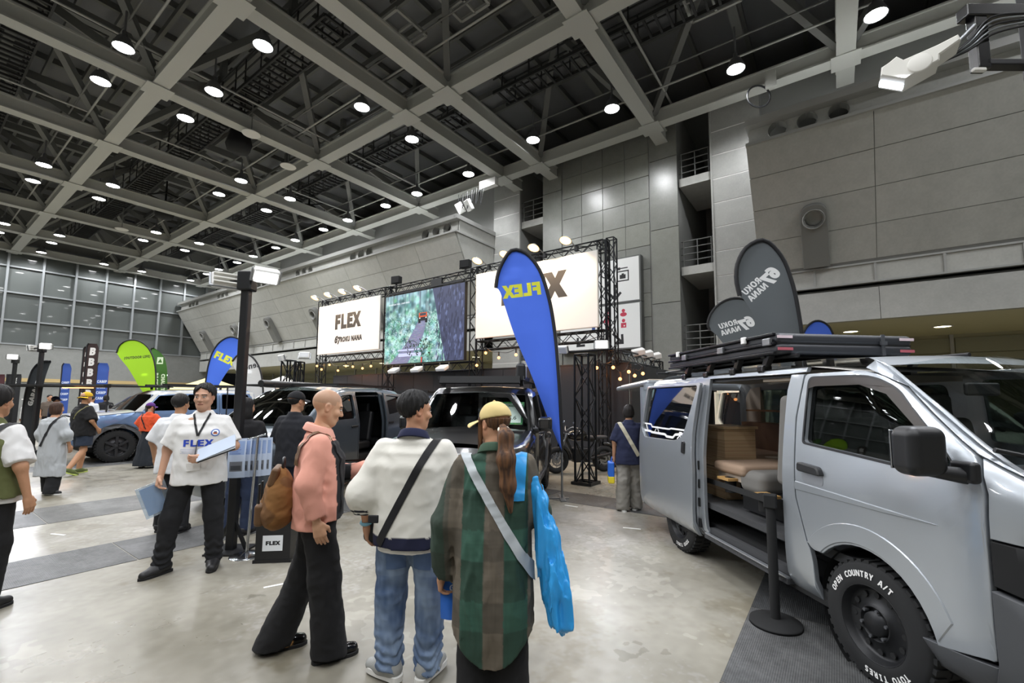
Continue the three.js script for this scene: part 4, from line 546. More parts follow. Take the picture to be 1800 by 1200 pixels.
function nets(f, lo, hi, cell, col) {
  const n = [0, 1, 2].map(i => Math.ceil((hi[i] - lo[i]) / cell) + 2), NX = n[0], NY = n[1], NZ = n[2], F = new Float32Array(NX * NY * NZ).fill(1), B = 6, R = cell * B * .95 + .012;
  const id = (i, j, k) => (k * NY + j) * NX + i;
  for (let k = 0; k < NZ; k += B) for (let j = 0; j < NY; j += B) for (let i = 0; i < NX; i += B) {
    const d = f(lo[0] + (i + B / 2) * cell, lo[1] + (j + B / 2) * cell, lo[2] + (k + B / 2) * cell), skip = Math.abs(d) > R * 1.25;
    for (let c = k; c < Math.min(NZ, k + B); c++) for (let b = j; b < Math.min(NY, j + B); b++) for (let a = i; a < Math.min(NX, i + B); a++) F[id(a, b, c)] = skip ? d : f(lo[0] + a * cell, lo[1] + b * cell, lo[2] + c * cell);
  }
  const vi = new Int32Array(NX * NY * NZ).fill(-1), pos = [], idx = [], dxs = [0, 1, 0, 1, 0, 1, 0, 1], dys = [0, 0, 1, 1, 0, 0, 1, 1], dzs = [0, 0, 0, 0, 1, 1, 1, 1], E = [[0, 1], [2, 3], [4, 5], [6, 7], [0, 2], [1, 3], [4, 6], [5, 7], [0, 4], [1, 5], [2, 6], [3, 7]], v = new Float32Array(8);
  for (let k = 0; k < NZ - 1; k++) for (let j = 0; j < NY - 1; j++) for (let i = 0; i < NX - 1; i++) {
    let m = 0; for (let q = 0; q < 8; q++) { v[q] = F[id(i + dxs[q], j + dys[q], k + dzs[q])]; if (v[q] < 0) m |= 1 << q; } if (m === 0 || m === 255) continue;
    let sx = 0, sy = 0, sz = 0, c = 0; for (const [a, b] of E) if ((v[a] < 0) !== (v[b] < 0)) { const t = v[a] / (v[a] - v[b]); sx += dxs[a] + (dxs[b] - dxs[a]) * t; sy += dys[a] + (dys[b] - dys[a]) * t; sz += dzs[a] + (dzs[b] - dzs[a]) * t; c++; }
    vi[id(i, j, k)] = pos.length / 3; pos.push(lo[0] + (i + sx / c) * cell, lo[1] + (j + sy / c) * cell, lo[2] + (k + sz / c) * cell);
  }
  const quad = (a, b, c, d, fl) => { if (a < 0 || b < 0 || c < 0 || d < 0) return; fl ? idx.push(a, b, c, a, c, d) : idx.push(a, c, b, a, d, c); };
  for (let k = 1; k < NZ - 1; k++) for (let j = 1; j < NY - 1; j++) for (let i = 1; i < NX - 1; i++) {
    const a = F[id(i, j, k)] < 0;
    if (a !== F[id(i + 1, j, k)] < 0) quad(vi[id(i, j - 1, k - 1)], vi[id(i, j, k - 1)], vi[id(i, j, k)], vi[id(i, j - 1, k)], a);
    if (a !== F[id(i, j + 1, k)] < 0) quad(vi[id(i - 1, j, k - 1)], vi[id(i - 1, j, k)], vi[id(i, j, k)], vi[id(i, j, k - 1)], a);
    if (a !== F[id(i, j, k + 1)] < 0) quad(vi[id(i - 1, j - 1, k)], vi[id(i, j - 1, k)], vi[id(i, j, k)], vi[id(i - 1, j, k)], a);
  }
  const g = new THREE.BufferGeometry(); g.setAttribute('position', new THREE.Float32BufferAttribute(pos, 3)); g.setIndex(idx); g.computeVertexNormals();
  const C = new Float32Array(pos.length), c3 = new THREE.Color(); for (let i = 0; i < pos.length; i += 3) { const c = col ? col(pos[i], pos[i + 1], pos[i + 2]) : 0xffffff; c3.set(c); C[i] = c3.r; C[i + 1] = c3.g; C[i + 2] = c3.b; } g.setAttribute('color', new THREE.BufferAttribute(C, 3));
  return g;
}
const joinC = l => mergeGeometries(l.map(g => g.toNonIndexed()));
const lerp3 = (a, b, t) => [mix(a[0], b[0], t), mix(a[1], b[1], t), mix(a[2], b[2], t)];
const sub3 = (a, b) => [a[0] - b[0], a[1] - b[1], a[2] - b[2]], add3 = (a, b, s = 1) => [a[0] + b[0] * s, a[1] + b[1] * s, a[2] + b[2] * s], nrm = a => { const l = Math.hypot(...a) || 1; return [a[0] / l, a[1] / l, a[2] / l]; }, cross = (a, b) => [a[1] * b[2] - a[2] * b[1], a[2] * b[0] - a[0] * b[2], a[0] * b[1] - a[1] * b[0]];
function handField(w, d, n, curl = .5, side = 1, spread = .02) { // wrist, finger direction, palm normal
  d = nrm(d); const s0 = nrm(cross(n, d)), s = [s0[0] * side, s0[1] * side, s0[2] * side]; n = nrm(n); const P = (a, b, c) => [w[0] + d[0] * a + s[0] * b + n[0] * c, w[1] + d[1] * a + s[1] * b + n[1] * c, w[2] + d[2] * a + s[2] * b + n[2] * c];
  const f = [cone(P(-.03, 0, 0), P(.03, 0, 0), .026, .024), cone(P(.03, .018, 0), P(.085, .028, 0), .018, .015), cone(P(.03, -.012, 0), P(.082, -.022, 0), .02, .014), cone(P(.05, 0, 0), P(.085, .004, 0), .02, .014)];
  const F = [];
  [[.028, .072, 0], [.01, .08, 1], [-.008, .074, 2], [-.025, .058, 3]].forEach(([o, L, i]) => { let p = P(.086, o, 0), a = curl * .35, q; const pts = [p]; for (const [fr, da] of [[.45, curl * .55], [.32, curl * .6], [.23, curl * .4]]) { a += da * .6; q = pts[pts.length - 1]; const ca = Math.cos(a), sa = Math.sin(a), sp = (1.5 - i) * spread; pts.push([q[0] + (d[0] * ca + n[0] * sa + s[0] * sp) * L * fr, q[1] + (d[1] * ca + n[1] * sa + s[1] * sp) * L * fr, q[2] + (d[2] * ca + n[2] * sa + s[2] * sp) * L * fr]); } const r = [.0095, .0088, .008, .0068]; for (let k = 0; k < 3; k++) F.push(cone(pts[k], pts[k + 1], r[k], r[k + 1])); });
  const t0 = P(.022, .026, .004), t1 = P(.056, .05, .014 + curl * .012), t2 = P(.086, .054, .022 + curl * .02); f.push(cone(t0, t1, .0135, .0105), cone(t1, t2, .0105, .008));
  const palm = uni(.014, ...f), fing = (x, y, z) => { let m = 1; for (const g of F) { const v = g(x, y, z); if (v < m) m = v; } return m; };
  return { f: (x, y, z) => smin(palm(x, y, z), fing(x, y, z), .005), lo: [w[0] - .2, w[1] - .2, w[2] - .2], hi: [w[0] + .2, w[1] + .2, w[2] + .2] };
}
function headFields(o) { // in head space: origin at ear height, facing +z, height about .235
  const cran = ell([0, .036, -.012], [.075, .086, .096]), face = ell([0, -.035, .022], [.061, .083, .067]), chin = ell([0, -.098, .05], [.027, .02, .026]), jaw = uni(.03, cone([.05, -.05, -.005], [.018, -.1, .045], .022, .02), cone([-.05, -.05, -.005], [-.018, -.1, .045], .022, .02));
  let f = uni(.035, cran, face, chin, jaw);
  f = uni(.02, f, ell([0, .022, .076], [.05, .014, .018]), ell([.038, -.03, .063], [.026, .024, .022]), ell([-.038, -.03, .063], [.026, .024, .022]));
  for (const s of [1, -1]) f = sub(f, ell([s * .031, .001, .099], [.02, .012, .014]), .012);
  f = uni(.01, f, cone([0, .008, .086], [0, -.032, .104], .0085, .0125), ell([.011, -.035, .092], [.009, .007, .01]), ell([-.011, -.035, .092], [.009, .007, .01]));
  f = uni(.008, f, ell([0, -.064, .083], [.024, .0055, .011]), ell([0, -.0745, .081], [.02, .0065, .011]));
  for (const s of [1, -1]) { f = uni(.004, f, ell([s * .031, .0, .083], [.0135, .0095, .0105])); let e = uni(.006, ell([s * .077, -.004, -.008], [.011, .032, .02])); e = sub(e, ell([s * .088, -.002, -.004], [.009, .021, .012]), .006); f = uni(.008, f, e); }
  const skin = new THREE.Color(o.skin || 0xc99a7c), lip = skin.clone().lerp(new THREE.Color(0xa0504a), .45), brow = new THREE.Color(o.brow || 0x241c18), red = skin.clone().lerp(new THREE.Color(0xb5614c), .18), scalp = skin.clone().lerp(new THREE.Color(0x6b6258), o.stubble || 0);
  const col = (x, y, z) => { const ax = Math.abs(x);
    if (z > .072 && Math.hypot((ax - .031) / .0135, (y - .0) / .0052) < 1) return Math.hypot(ax - .031, y) < .0055 ? 0x17110e : 0xd9d2cb;
    if (z > .07 && Math.hypot((ax - .031) / .0145, (y - .0025) / .0075) < 1) return 0x3a2a22;
    if (z > .06 && ax > .012 && ax < .052 && Math.abs(y - .0235 + (ax - .03) * (ax - .03) * 6) < .0048) return brow;
    if (z > .075 && ax < .024 && Math.abs(y + .069) < .011 - ax * .2) return Math.abs(y + .0693) < .0014 ? 0x5a2a26 : lip;
    if (o.stubble && y > .02 - (z > .04 ? -.03 : 0) && !(z > .06 && y < .075)) return scalp;
    return ax > .068 ? red : skin; };
  return { f, col };
}
function toHead(h, f) { // moves a head-space field into body space
  const cy = Math.cos(-h.yaw), sy = Math.sin(-h.yaw), cp = Math.cos(-h.pitch), sp = Math.sin(-h.pitch), [a, b, c] = h.at, q = h.s || 1; return (x, y, z) => { x = (x - a) / q; y = (y - b) / q; z = (z - c) / q; const X = cy * x + sy * z, Z = -sy * x + cy * z; return f(X, cp * y - sp * Z, sp * y + cp * Z) * q; };
}
const M_skin = std(0xffffff, .55, 0, { vertexColors: true }), M_cloth = std(0xffffff, .92, 0, { vertexColors: true }), M_hair = std(0xffffff, .7, 0, { vertexColors: true }), M_shoe = std(0xffffff, .5, 0, { vertexColors: true }), M_patent = std(0xffffff, .12, 0, { vertexColors: true });
const clothBump = dataTex(128, (u, v) => { const k = 128 + 60 * Math.sin(u * 128 * Math.PI) * Math.sin(v * 128 * Math.PI) + rnd() * 40; return [k, k, k]; }, false);
const mark = (base, fn) => fn;
function person(c) {
  const k = (c.H || 1.7) / 1.72, g = thing('person', c.label, 'person', [c.at[0], c.at[2] || 0, c.at[1]], AWAY(c.face), c.group); g.scale.setScalar(k);
  const q = c.q || .011, d = { hipL: [.088, .92, 0], hipR: [-.088, .92, 0], knL: [.1, .5, .02], knR: [-.1, .5, .02], anL: [.1, .085, -.02], anR: [-.1, .085, -.02], shL: [.172, 1.365, -.005], shR: [-.172, 1.365, -.005], elL: [.235, 1.12, -.03], elR: [-.235, 1.12, -.03], wrL: [.25, .89, .03], wrR: [-.25, .89, .03], neck: [0, 1.44, -.015], ...(c.J || {}) };
  const hd = { at: c.headAt || [0, 1.605, .012], yaw: (c.headYaw || 0) * RAD, pitch: (c.headPitch || 0) * RAD, s: c.headS || .98 };
  const fat = c.fat || 1, skin = c.skin || 0xc4977a;
  // bare body: torso, neck, limbs
  const torso = prof([[.84, 0, 0, .1, .08], [.93, 0, -.005, .15 * fat, .105 * fat], [1.08, 0, 0, .13 * fat, .1 * fat], [1.28, 0, 0, .15 * fat, .105], [1.39, 0, -.01, .15, .085], [1.455, 0, -.012, .055, .05]]);
  const limb = [cone(d.shL, d.elL, .046, .037), cone(d.elL, d.wrL, .038, .025), cone(d.shR, d.elR, .046, .037), cone(d.elR, d.wrR, .038, .025), cone(d.hipL, d.knL, .078, .052), cone(lerp3(d.knL, d.anL, .25), d.anL, .056, .036), cone(d.knL, d.anL, .05, .036), cone(d.hipR, d.knR, .078, .052), cone(lerp3(d.knR, d.anR, .25), d.anR, .056, .036), cone(d.knR, d.anR, .05, .036)];
  const neckF = cone([d.neck[0], d.neck[1] - .05, d.neck[2]], add3(hd.at, [0, -.045, -.012]), .058, .052);
  const bodyF = uni(.04, torso, neckF, ...limb), lo = [-.75, -.02, -.7], hi = [.75, 1.5, .7];
  const parts = [nets(bodyF, lo, hi, Math.max(q, .012), () => skin)];
  const H = headFields({ skin, brow: c.brow, stubble: c.stubble }), hf = toHead(hd, H.f);
  const inHead = (x, y, z) => { const cy = Math.cos(-hd.yaw), sy = Math.sin(-hd.yaw), cp = Math.cos(-hd.pitch), sp = Math.sin(-hd.pitch); x = (x - hd.at[0]) / hd.s; y = (y - hd.at[1]) / hd.s; z = (z - hd.at[2]) / hd.s; const X = cy * x + sy * z, Z = -sy * x + cy * z; return [X, cp * y - sp * Z, sp * y + cp * Z]; };
  parts.push(nets(uni(.02, hf, cone([d.neck[0], d.neck[1] - .02, d.neck[2]], add3(hd.at, [0, -.05, -.012]), .055, .05)), add3(hd.at, [-.14, -.2, -.14]), add3(hd.at, [.14, .16, .16]), c.q > .014 ? .007 : .0042, (x, y, z) => H.col(...inHead(x, y, z))));
  for (const [s, w, e, h] of [[1, d.wrL, d.elL, c.handL], [-1, d.wrR, d.elR, c.handR]]) { if (h === false) continue; const o = h || {}, dir = o.dir || nrm(add3(nrm(sub3(w, e)), [0, -.25, .05])), F = handField(w, dir, o.palm || [-s, 0, .15], o.curl ?? .6, (o.palm ? (o.side || 1) : s) * 1); parts.push(nets(F.f, F.lo, F.hi, c.q > .014 ? .008 : .0048, () => skin)); }
  mesh('body', joinC(parts), M_skin, g);
  const res = { g, d, hd, k };
  // trousers
  if (c.trousers) { const t = c.trousers, r = t.r || [.1, .075, .07], bot = t.to ?? .06, ends = s => { const kn = d['kn' + s], an = d['an' + s]; return bot > .3 ? [cut(cone(d['hip' + s], kn, r[0], r[1]), lerp3(d['hip' + s], kn, t.len || .9), sub3(kn, d['hip' + s]))] : [cone(d['hip' + s], kn, r[0], r[1]), cut(cone(kn, [an[0] + (an[0] - kn[0]) * .5, an[1] - .2, an[2] + (an[2] - kn[2]) * .5], r[1], r[2] + (r[2] - r[1]) * .45), [an[0], bot, an[2]], [0, -1, 0])]; };
    let f = uni(.045, prof([[.8, 0, 0, .1 * fat, .09], [.92, 0, -.005, .165 * fat, .12 * fat], [1.0, 0, 0, .15 * fat, .112 * fat], [1.04, 0, 0, .148 * fat, .11 * fat]]), ...ends('L'), ...ends('R')); f = folds(f, t.fold ?? .008, 8, 5, 3.1); if (t.stack) { const g0 = f; f = (x, y, z) => { const v = g0(x, y, z); return y < .34 && Math.abs(v) < .05 ? v - .007 * sstep(.36, .2, y) * Math.sin(y * 95 + 9 * nz(x * 9, y * 4, z * 9)) : v; }; }
    res.trousers = f; mesh(t.name || 'trousers', nets(f, [-.6, Math.min(bot, .8) - .02, -.65], [.6, 1.08, .65], q, t.col || (() => t.color)), t.mat || M_cloth, g); }
  if (c.skirt) { const t = c.skirt; let f = prof(t.keys, 2.1); f = folds(f, t.fold ?? .016, t.sx ?? 13, t.sy ?? .8, 1.7); mesh(t.name || 'skirt', nets(f, [-.6, t.keys[0][0] - .02, -.6], [.6, t.keys[t.keys.length - 1][0] + .02, .6], q, () => t.color), M_cloth, g); res.skirt = f; }
  // upper garments
  for (const t of c.tops || []) {
    const b = t.bulk || 0, y0 = t.hem ?? .93, hz = t.hz || 0, base = prof(t.keys || [[y0, 0, hz, .185 * fat + b, .125 * fat + b], [Math.max(y0 + .06, 1.05), 0, hz * .5, .17 * fat + b, .122 * fat + b], [1.26, 0, 0, .178 * fat + b * .8, .125 * fat + b * .7], [1.345, 0, -.012, .172 + b * .5, .108 + b * .5], [1.405, 0, -.015, .135, .088], [1.45, 0, -.015, .085, .07], [1.475, 0, -.015, .07, .062]]);
    const sl = []; for (const S of ['L', 'R']) { const s0 = d['sh' + S], e = d['el' + S], w = d['wr' + S], r0 = t.sr || [.068, .058, .045], r = [Math.min(r0[0], .066) , r0[1], r0[2]]; if (t.sleeve === 0) continue; if (t.sleeve < 1) sl.push(cut(cone(s0, lerp3(s0, e, t.sleeve + .1), r[0], r[1]), lerp3(s0, e, t.sleeve), sub3(e, s0))); else { sl.push(cone(s0, e, r[0], r[1])); const end = lerp3(e, w, t.sleeve - 1); sl.push(cut(cone(e, lerp3(e, w, t.sleeve - 1 + .08), r[1], r[2]), end, sub3(w, e))); } }
    let f = uni(t.k ?? .06, base, ...sl); f = folds(f, t.fold ?? .009, t.sx ?? 8, t.sy ?? 3.5, t.o ?? 0); if (t.hemFn) { const g0 = f; f = (x, y, z) => Math.max(g0(x, y, z), t.hemFn(x, z) - y); }
    if (t.vneck) { const g0 = f; f = sub(g0, cone([0, 1.475, .04], [0, 1.5, .09], .075, .09), .01); }
    mesh(t.name || 'shirt', nets(f, [-.75, y0 - .03, -.7], [.75, 1.52, .7], t.q || q, t.col || (() => t.color)), t.mat || M_cloth, g); res.top = res.top ? uni(.01, res.top, f) : f;
    if (t.collar) { const cr = lathe([[.066, -.02], [.07, .022], [.076, .028], [.086, .02], [.104, -.022], [.098, -.03], [.082, .005]], 32), cp = cr.attributes.position; for (let i = 0; i < cp.count; i++) { const z = cp.getZ(i); cp.setY(i, cp.getY(i) - z * .32); } cr.computeVertexNormals(); mesh('collar', cr.translate(0, 1.452, -.016), std(t.collar, .9, 0, { side: THREE.DoubleSide }), g); }
  }
  if (c.hair) { const h = c.hair, hc = new THREE.Color(h.color), hc2 = new THREE.Color(h.color2 || h.color).multiplyScalar(h.color2 ? 1 : 1.15); let f;
    const capF = ell([0, .04 + (h.lift || 0), -.016], [.084 + (h.puff || 0), .094 + (h.puff || 0), .106 + (h.puff || 0)]), frontCut = [0, h.front ?? .052, .05], dome0 = cut(capF, [0, h.nape ?? -.06, -.05], [0, -1, 0]), fl = Math.hypot(.75, h.slope ?? .9), dome = (x, y, z) => { const ph = Math.atan2(x, z + .03); return Math.max(dome0(x, y, z), (-.75 * (y - frontCut[1]) + (h.slope ?? .9) * (z - frontCut[2])) / fl + (h.ragged ?? .012) * nz(ph * 7, 2.3, 5.1), z > -.03 ? -.012 - (y - (h.ear ?? -.005)) + Math.abs(z + .03) * -.5 : -1); };
    f = dome; if (h.bob) { const b = ell([0, -.01 - h.bob * .5, -.03], [.098, .085 + h.bob * .5, .085]); f = uni(.03, f, cut(cut(b, [0, -.06 - h.bob, 0], [0, -1, 0]), [0, 0, .045], [0, 0, 1])); }
    if (h.fringe) f = uni(.02, f, cut(ell([0, .055, .05], [.07, .045, .055]), [0, h.fringe, 0], [0, -1, 0]));
    if (h.side) for (const s of [1, -1]) f = uni(.012, f, cone([s * .07, .03, .04], [s * .072, -.12 - h.side, .052], .016, .009));
    if (c.cap) f = cut(f, [0, .045, 0], [0, 1, -.1]); const rg = h.rough ?? .005, streak = (x, y, z) => { const d0 = f(x, y, z); if (d0 > .04 || d0 < -.03) return d0; const ph = Math.atan2(x, z + .02), rr = Math.hypot(x, z + .02); return d0 + rg * (1.5 * (Math.abs(nz(ph * 4.5 + 3, y * 8, rr * 9)) - .2) + .9 * nz(ph * 13, y * 7, rr * 16) + .5 * nz(ph * 30, y * 9, 3)); };
    mesh('hair', nets(toHead(hd, streak), add3(hd.at, [-.2, -.34 - (h.bob || 0), -.22]), add3(hd.at, [.2, .2, .2]), c.q > .014 ? .008 : .0052, (x, y, z) => hc.clone().lerp(hc2, clamp(.5 + 1.3 * nz(Math.atan2(x - hd.at[0], z - hd.at[2] + .02) * 13, y * 9, 3)))), M_hair, g); }
  if (c.hair && c.hair.tail) { const t = c.hair.tail, P = t.pts, hc = new THREE.Color(c.hair.color), hc2 = new THREE.Color(c.hair.color2); const cs = []; for (let i = 0; i + 1 < P.length; i++) cs.push(cone(P[i], P[i + 1], t.r[i], t.r[i + 1])); const u = uni(.03, ...cs), f = (x, y, z) => u(x, y, z) + .005 * nz(x * 80, y * 5, z * 80) + .003 * nz(x * 26, y * 3, z * 26); const l = [0, 1, 2].map(i => Math.min(...P.map(p => p[i])) - .09), h2 = [0, 1, 2].map(i => Math.max(...P.map(p => p[i])) + .09); mesh('ponytail', nets(f, l, h2, .005, (x, y, z) => hc.clone().lerp(hc2, clamp(.5 + 1.2 * nz(x * 70, y * 8, z * 70)))), M_hair, g); mesh('hair_tie', mv(rot(new THREE.TorusGeometry(.024, .011, 8, 16), 1.2), ...t.tie), std(0xe3ddcc, .8), g); }
  if (c.cap) { const h = c.cap, crown = cut(ell([0, .036, -.012], [.09, .098, .112]), [0, .028, 0], [0, -1, -.16]), cF = (x, y, z) => crown(x, y, z) + .0022 * nz(x * 16, y * 16, z * 16); const G = new THREE.Group(); G.name = 'cap'; g.add(G);
    mesh('crown', nets(toHead(hd, h.backwards ? (x, y, z) => cF(-x, y, -z) : cF), add3(hd.at, [-.16, -.06, -.18]), add3(hd.at, [.16, .18, .18]), .005, () => h.color), M_cloth, G);
    const s = h.backwards ? -1 : 1, bg = gridSheet(16, 8, (u, v) => { const a = (u - .5) * 2.3, r = .098 + v * (h.brim || .075) * Math.cos(a * .62), x = Math.sin(a) * r * .93, z = (Math.cos(a) * r * 1.02 - .006), y = .03 - v * .018 - x * x * 1.6; return [x * s, y, z * s]; }), bm = mesh('brim', bg, std(h.color, .9, 0, { side: THREE.DoubleSide }), G); bm.scale.setScalar(hd.s); bm.rotation.order = 'YXZ'; bm.rotation.set(hd.pitch, hd.yaw, 0); bm.position.set(...hd.at); const b2 = mesh('brim_underside', bg.clone().translate(0, -.004, 0), std(h.color, .9, 0, { side: THREE.DoubleSide }), G); b2.scale.copy(bm.scale); b2.rotation.copy(bm.rotation); b2.position.copy(bm.position);
    const bt = mesh('button', mv(new THREE.SphereGeometry(.009, 8, 6), 0, .133 * hd.s, -.012), std(h.color, .9), G); bt.position.set(...hd.at); }
  // shoes
  for (const S of ['L', 'R']) { if (c.shoes === false) break; const an = d['an' + S], o = c.shoes || {}, yaw = ((c.toe && c.toe[S]) ?? (S === 'L' ? 10 : -10)) * RAD, pitch = ((c.heel && c.heel[S]) || 0) * RAD; const sg = new THREE.Group(); sg.name = 'shoe'; sg.position.set(an[0], an[1] - .085, an[2]); sg.rotation.order = 'YXZ'; sg.rotation.set(pitch, yaw, 0); g.add(sg);
    let f = uni(.05, cone([0, .055, -.045], [0, .05, .04], .042, .045), cone([0, .045, .05], [.004, .036, .145], .044, .036), cone([0, .07, -.03], [0, o.high || .1, -.02], .044, .046)); f = cut(cut(f, [0, .018, 0], [0, -1, 0]), [0, o.high || .1, 0], [0, 1, -.15]);
    mesh('upper', nets(f, [-.09, 0, -.13], [.09, (o.high || .1) + .05, .23], .0065, o.col || (() => o.color || 0x1a1a1c)), o.mat || M_shoe, sg);
    const oc = smoothPts([[0, -.1], [.035, -.085], [.04, -.02], [.045, .08], [.035, .155], [.0, .185], [-.035, .155], [-.043, .08], [-.038, -.02], [-.034, -.085]], 4); const so = extr(poly(oc), o.sole || .02, .003); so.rotateX(Math.PI / 2); so.translate(0, o.sole || .02, 0); mesh('sole', so, std(o.soleColor ?? 0x17171a, .7), sg);
    if (o.laces) for (let i = 0; i < 4; i++) mesh('lace', bar([-.022, .078 + i * .009, .06 - i * .022], [.022, .08 + i * .009, .055 - i * .022], .006, .005), std(0xe8e6de, .8), sg); }
  return res;
}
// strap that runs round the torso in a slanted plane: from shoulder side to hip side
function loopStrap(name, P, ctr, e1, e2, t0, t1, width, mat, parent, n = 40, out = .006, F) {
  const f = F || P.top, nv = nrm(cross(e1, e2)); e1 = nrm(e1); e2 = nrm(e2); const g = gridSheet(n, 2, (u, v) => { const a = mix(t0, t1, u) * RAD, dir = [0, 1, 2].map(i => e1[i] * Math.cos(a) + e2[i] * Math.sin(a)); const o = add3(ctr, nv, (v - .5) * width); let r = .75; for (let i = 0; i < 60; i++) { const p = add3(o, dir, r), dd = f(p[0], p[1], p[2]); if (dd < out) break; r -= Math.max(dd * .7, .003); } return add3(o, dir, r + .002); });
  const m = mesh(name, g, mat, parent); m.material.side = THREE.DoubleSide; return m;
}
function wrapPrint(name, P, x0, x1, y0, y1, dir, tex, parent, n = 24, curve) { const f = P.top, g = gridSheet(n, 12, (u, v) => { const x = mix(x0, x1, u), y = mix(y0, y1, v); let z = dir * .5; for (let i = 0; i < 80; i++) { const dd = f(x, y, z); if (dd < .002) break; z -= dir * Math.max(dd * .6, .002); } return [x, y, z + dir * .003]; }); return mesh(name, g, std(0xffffff, .85, 0, { map: tex, transparent: true, alphaTest: .4, side: THREE.DoubleSide }), parent); }
function wrapPatch(name, f, x0, x1, y0, y1, dir, mat, parent) { const g = gridSheet(12, 12, (u, v) => { const x = mix(x0, x1, u), y = mix(y0, y1, v); let z = dir * .5; for (let i = 0; i < 80; i++) { const dd = f(x, y, z); if (dd < .004) break; z -= dir * Math.max(dd * .6, .002); } return [x, y, z + dir * .002]; }); mat.side = THREE.DoubleSide; return mesh(name, g, mat, parent); }
// ---------- the people
const tex2 = (w, h, draw) => canvasTex(w, h, draw);
const staff = person({ label: 'staff member in white t-shirt with blue print and lanyard holding papers', at: [-5.07, -1.81], H: 1.75, face: 24, headYaw: -10, headPitch: 2, skin: 0xc69a80, q: .009,
  J: { elL: [.275, 1.13, .02], wrL: [.07, 1.06, .23], elR: [-.265, 1.12, -.03], wrR: [-.29, .88, .03], hipL: [.1, .92, 0], hipR: [-.1, .92, 0], knL: [.14, .5, .03], knR: [-.19, .5, .03], anL: [.16, .085, 0], anR: [-.24, .085, .02] }, toe: { L: 2, R: -42 }, handL: { dir: [-.9, -.15, .25], palm: [-.1, .3, -1], curl: 1.1, side: -1 }, handR: { curl: 1.2 },
  tops: [{ name: 'tshirt', hem: .79, color: 0xe6e6e4, sleeve: .85, sr: [.07, .08], bulk: .035, fold: .008 }], trousers: { color: 0x17181b, r: [.105, .08, .07], stack: true }, hair: { color: 0x0e0d0e, front: .058, puff: .008, rough: .01, slope: .7, ragged: .03, ear: -.03 }, shoes: { color: 0x1a1a1c, soleColor: 0x111113, laces: false } });
wrapPrint('shirt_print', staff, -.16, .16, 1.03, 1.22, 1, canvasTex(640, 400, (x, w, h) => { x.fillStyle = '#2747b8'; x.font = '900 170px sans-serif'; x.textAlign = 'center'; x.save(); x.translate(w / 2, 150); x.scale(1.25, 1); x.fillText('FLEX', 0, 0); x.restore(); x.fillStyle = '#7d93c9'; for (let r = 0; r < 4; r++) for (let i = 0; i < 22; i++) if (rnd() > .15) x.fillRect(60 + i * 24, 200 + r * 26, 15, 7); }), staff.g);
wrapPrint('badge', staff, .095, .165, 1.235, 1.305, 1, canvasTex(128, 128, x => { x.fillStyle = '#3b63b8'; x.beginPath(); x.arc(64, 64, 60, 0, 7); x.fill(); x.fillStyle = '#eef2f8'; x.beginPath(); x.arc(64, 64, 46, 0, 7); x.fill(); x.fillStyle = '#c46a3d'; x.fillRect(36, 62, 56, 26); x.fillStyle = '#33476e'; x.fillRect(44, 44, 40, 18); }), staff.g, 8);
{ const m = std(0x141416, .7); loopStrap('lanyard', staff, [0, 1.24, .02], [.32, 1, -.1], [0, .0, 1], 12, 88, .018, m, staff.g, 30); loopStrap('lanyard', staff, [0, 1.24, .02], [-.32, 1, -.1], [0, .0, 1], 12, 88, .018, m, staff.g, 30); const t = mesh('name_card', rbox(.105, .075, .004, .003), MAT.white, staff.g); t.position.set(-.02, .965, .165); t.rotation.set(-.05, 0, .06); mesh('lanyard_tail', bar([.0, 1.2, .165], [-.02, 1.0, .165], .014, .003), m, staff.g); }

const bald = person({ label: 'bald man in pink and black shirt with brown backpack looking at a camera', at: [-2.8, -1.69], H: 1.68, face: 112, headYaw: 8, headPitch: 14, headAt: [0, 1.6, .03], skin: 0xc99b7b, stubble: .3, q: .009, fat: 1.02,
  J: { elR: [-.25, 1.13, -.06], wrR: [-.25, .9, .0], elL: [.24, 1.1, .1], wrL: [.07, 1.17, .33], knL: [.12, .5, -.06], anL: [.15, .085, -.22], knR: [-.1, .5, .06], anR: [-.1, .085, .1], hipL: [.088, .92, 0], hipR: [-.088, .92, 0] }, toe: { L: 5, R: 8 }, handL: { dir: [.1, .3, 1], palm: [-.8, .5, 0], curl: 1.3, side: 1 },
  tops: [{ name: 'overshirt', hem: .83, sleeve: 1.9, k: .045, sr: [.068, .064, .054], bulk: .03, fold: .009, collar: 0xe0a594, col: (x, y, z) => z > .005 && Math.abs(x) < .17 && y < 1.38 && z < .2 ? 0x1d1d20 : 0xd99a88, hemFn: (x, z) => z > .05 ? .88 : .83 }], trousers: { color: 0x131315, r: [.11, .092, .108], to: .035, fold: .01 },
  shoes: { mat: M_patent, col: (x, y, z) => z > .095 ? 0x0c0c0d : (nz(x * 60, y * 60, z * 60) > .12 ? 0x20150e : 0x9a7446), soleColor: 0x101011 } });
{ const p = thing('action_camera', 'small black handheld gimbal camera in the bald man\'s hand', 'camera', [0, 0, 0]); scene.remove(p); bald.g.updateMatrixWorld(true); const w = V3(.02, 1.235, .43).applyMatrix4(bald.g.matrixWorld); p.position.copy(w); p.rotation.set(0, bald.g.rotation.y, 0); scene.add(p); const h = mesh('grip', rot(rbox(.034, .15, .026, .008), .9), MAT.black, p); mesh('screen', rot(rbox(.03, .04, .004, .001, 0, .035, -.015), .9), glow(0x3f7fa0, .4), p); const hd = mesh('gimbal_head', rbox(.036, .036, .036, .012), MAT.black, p); hd.position.set(0, .065, .075); mesh('lens', mv(new THREE.SphereGeometry(.014, 10, 8), 0, .085, .09), MAT.chrome, p); }
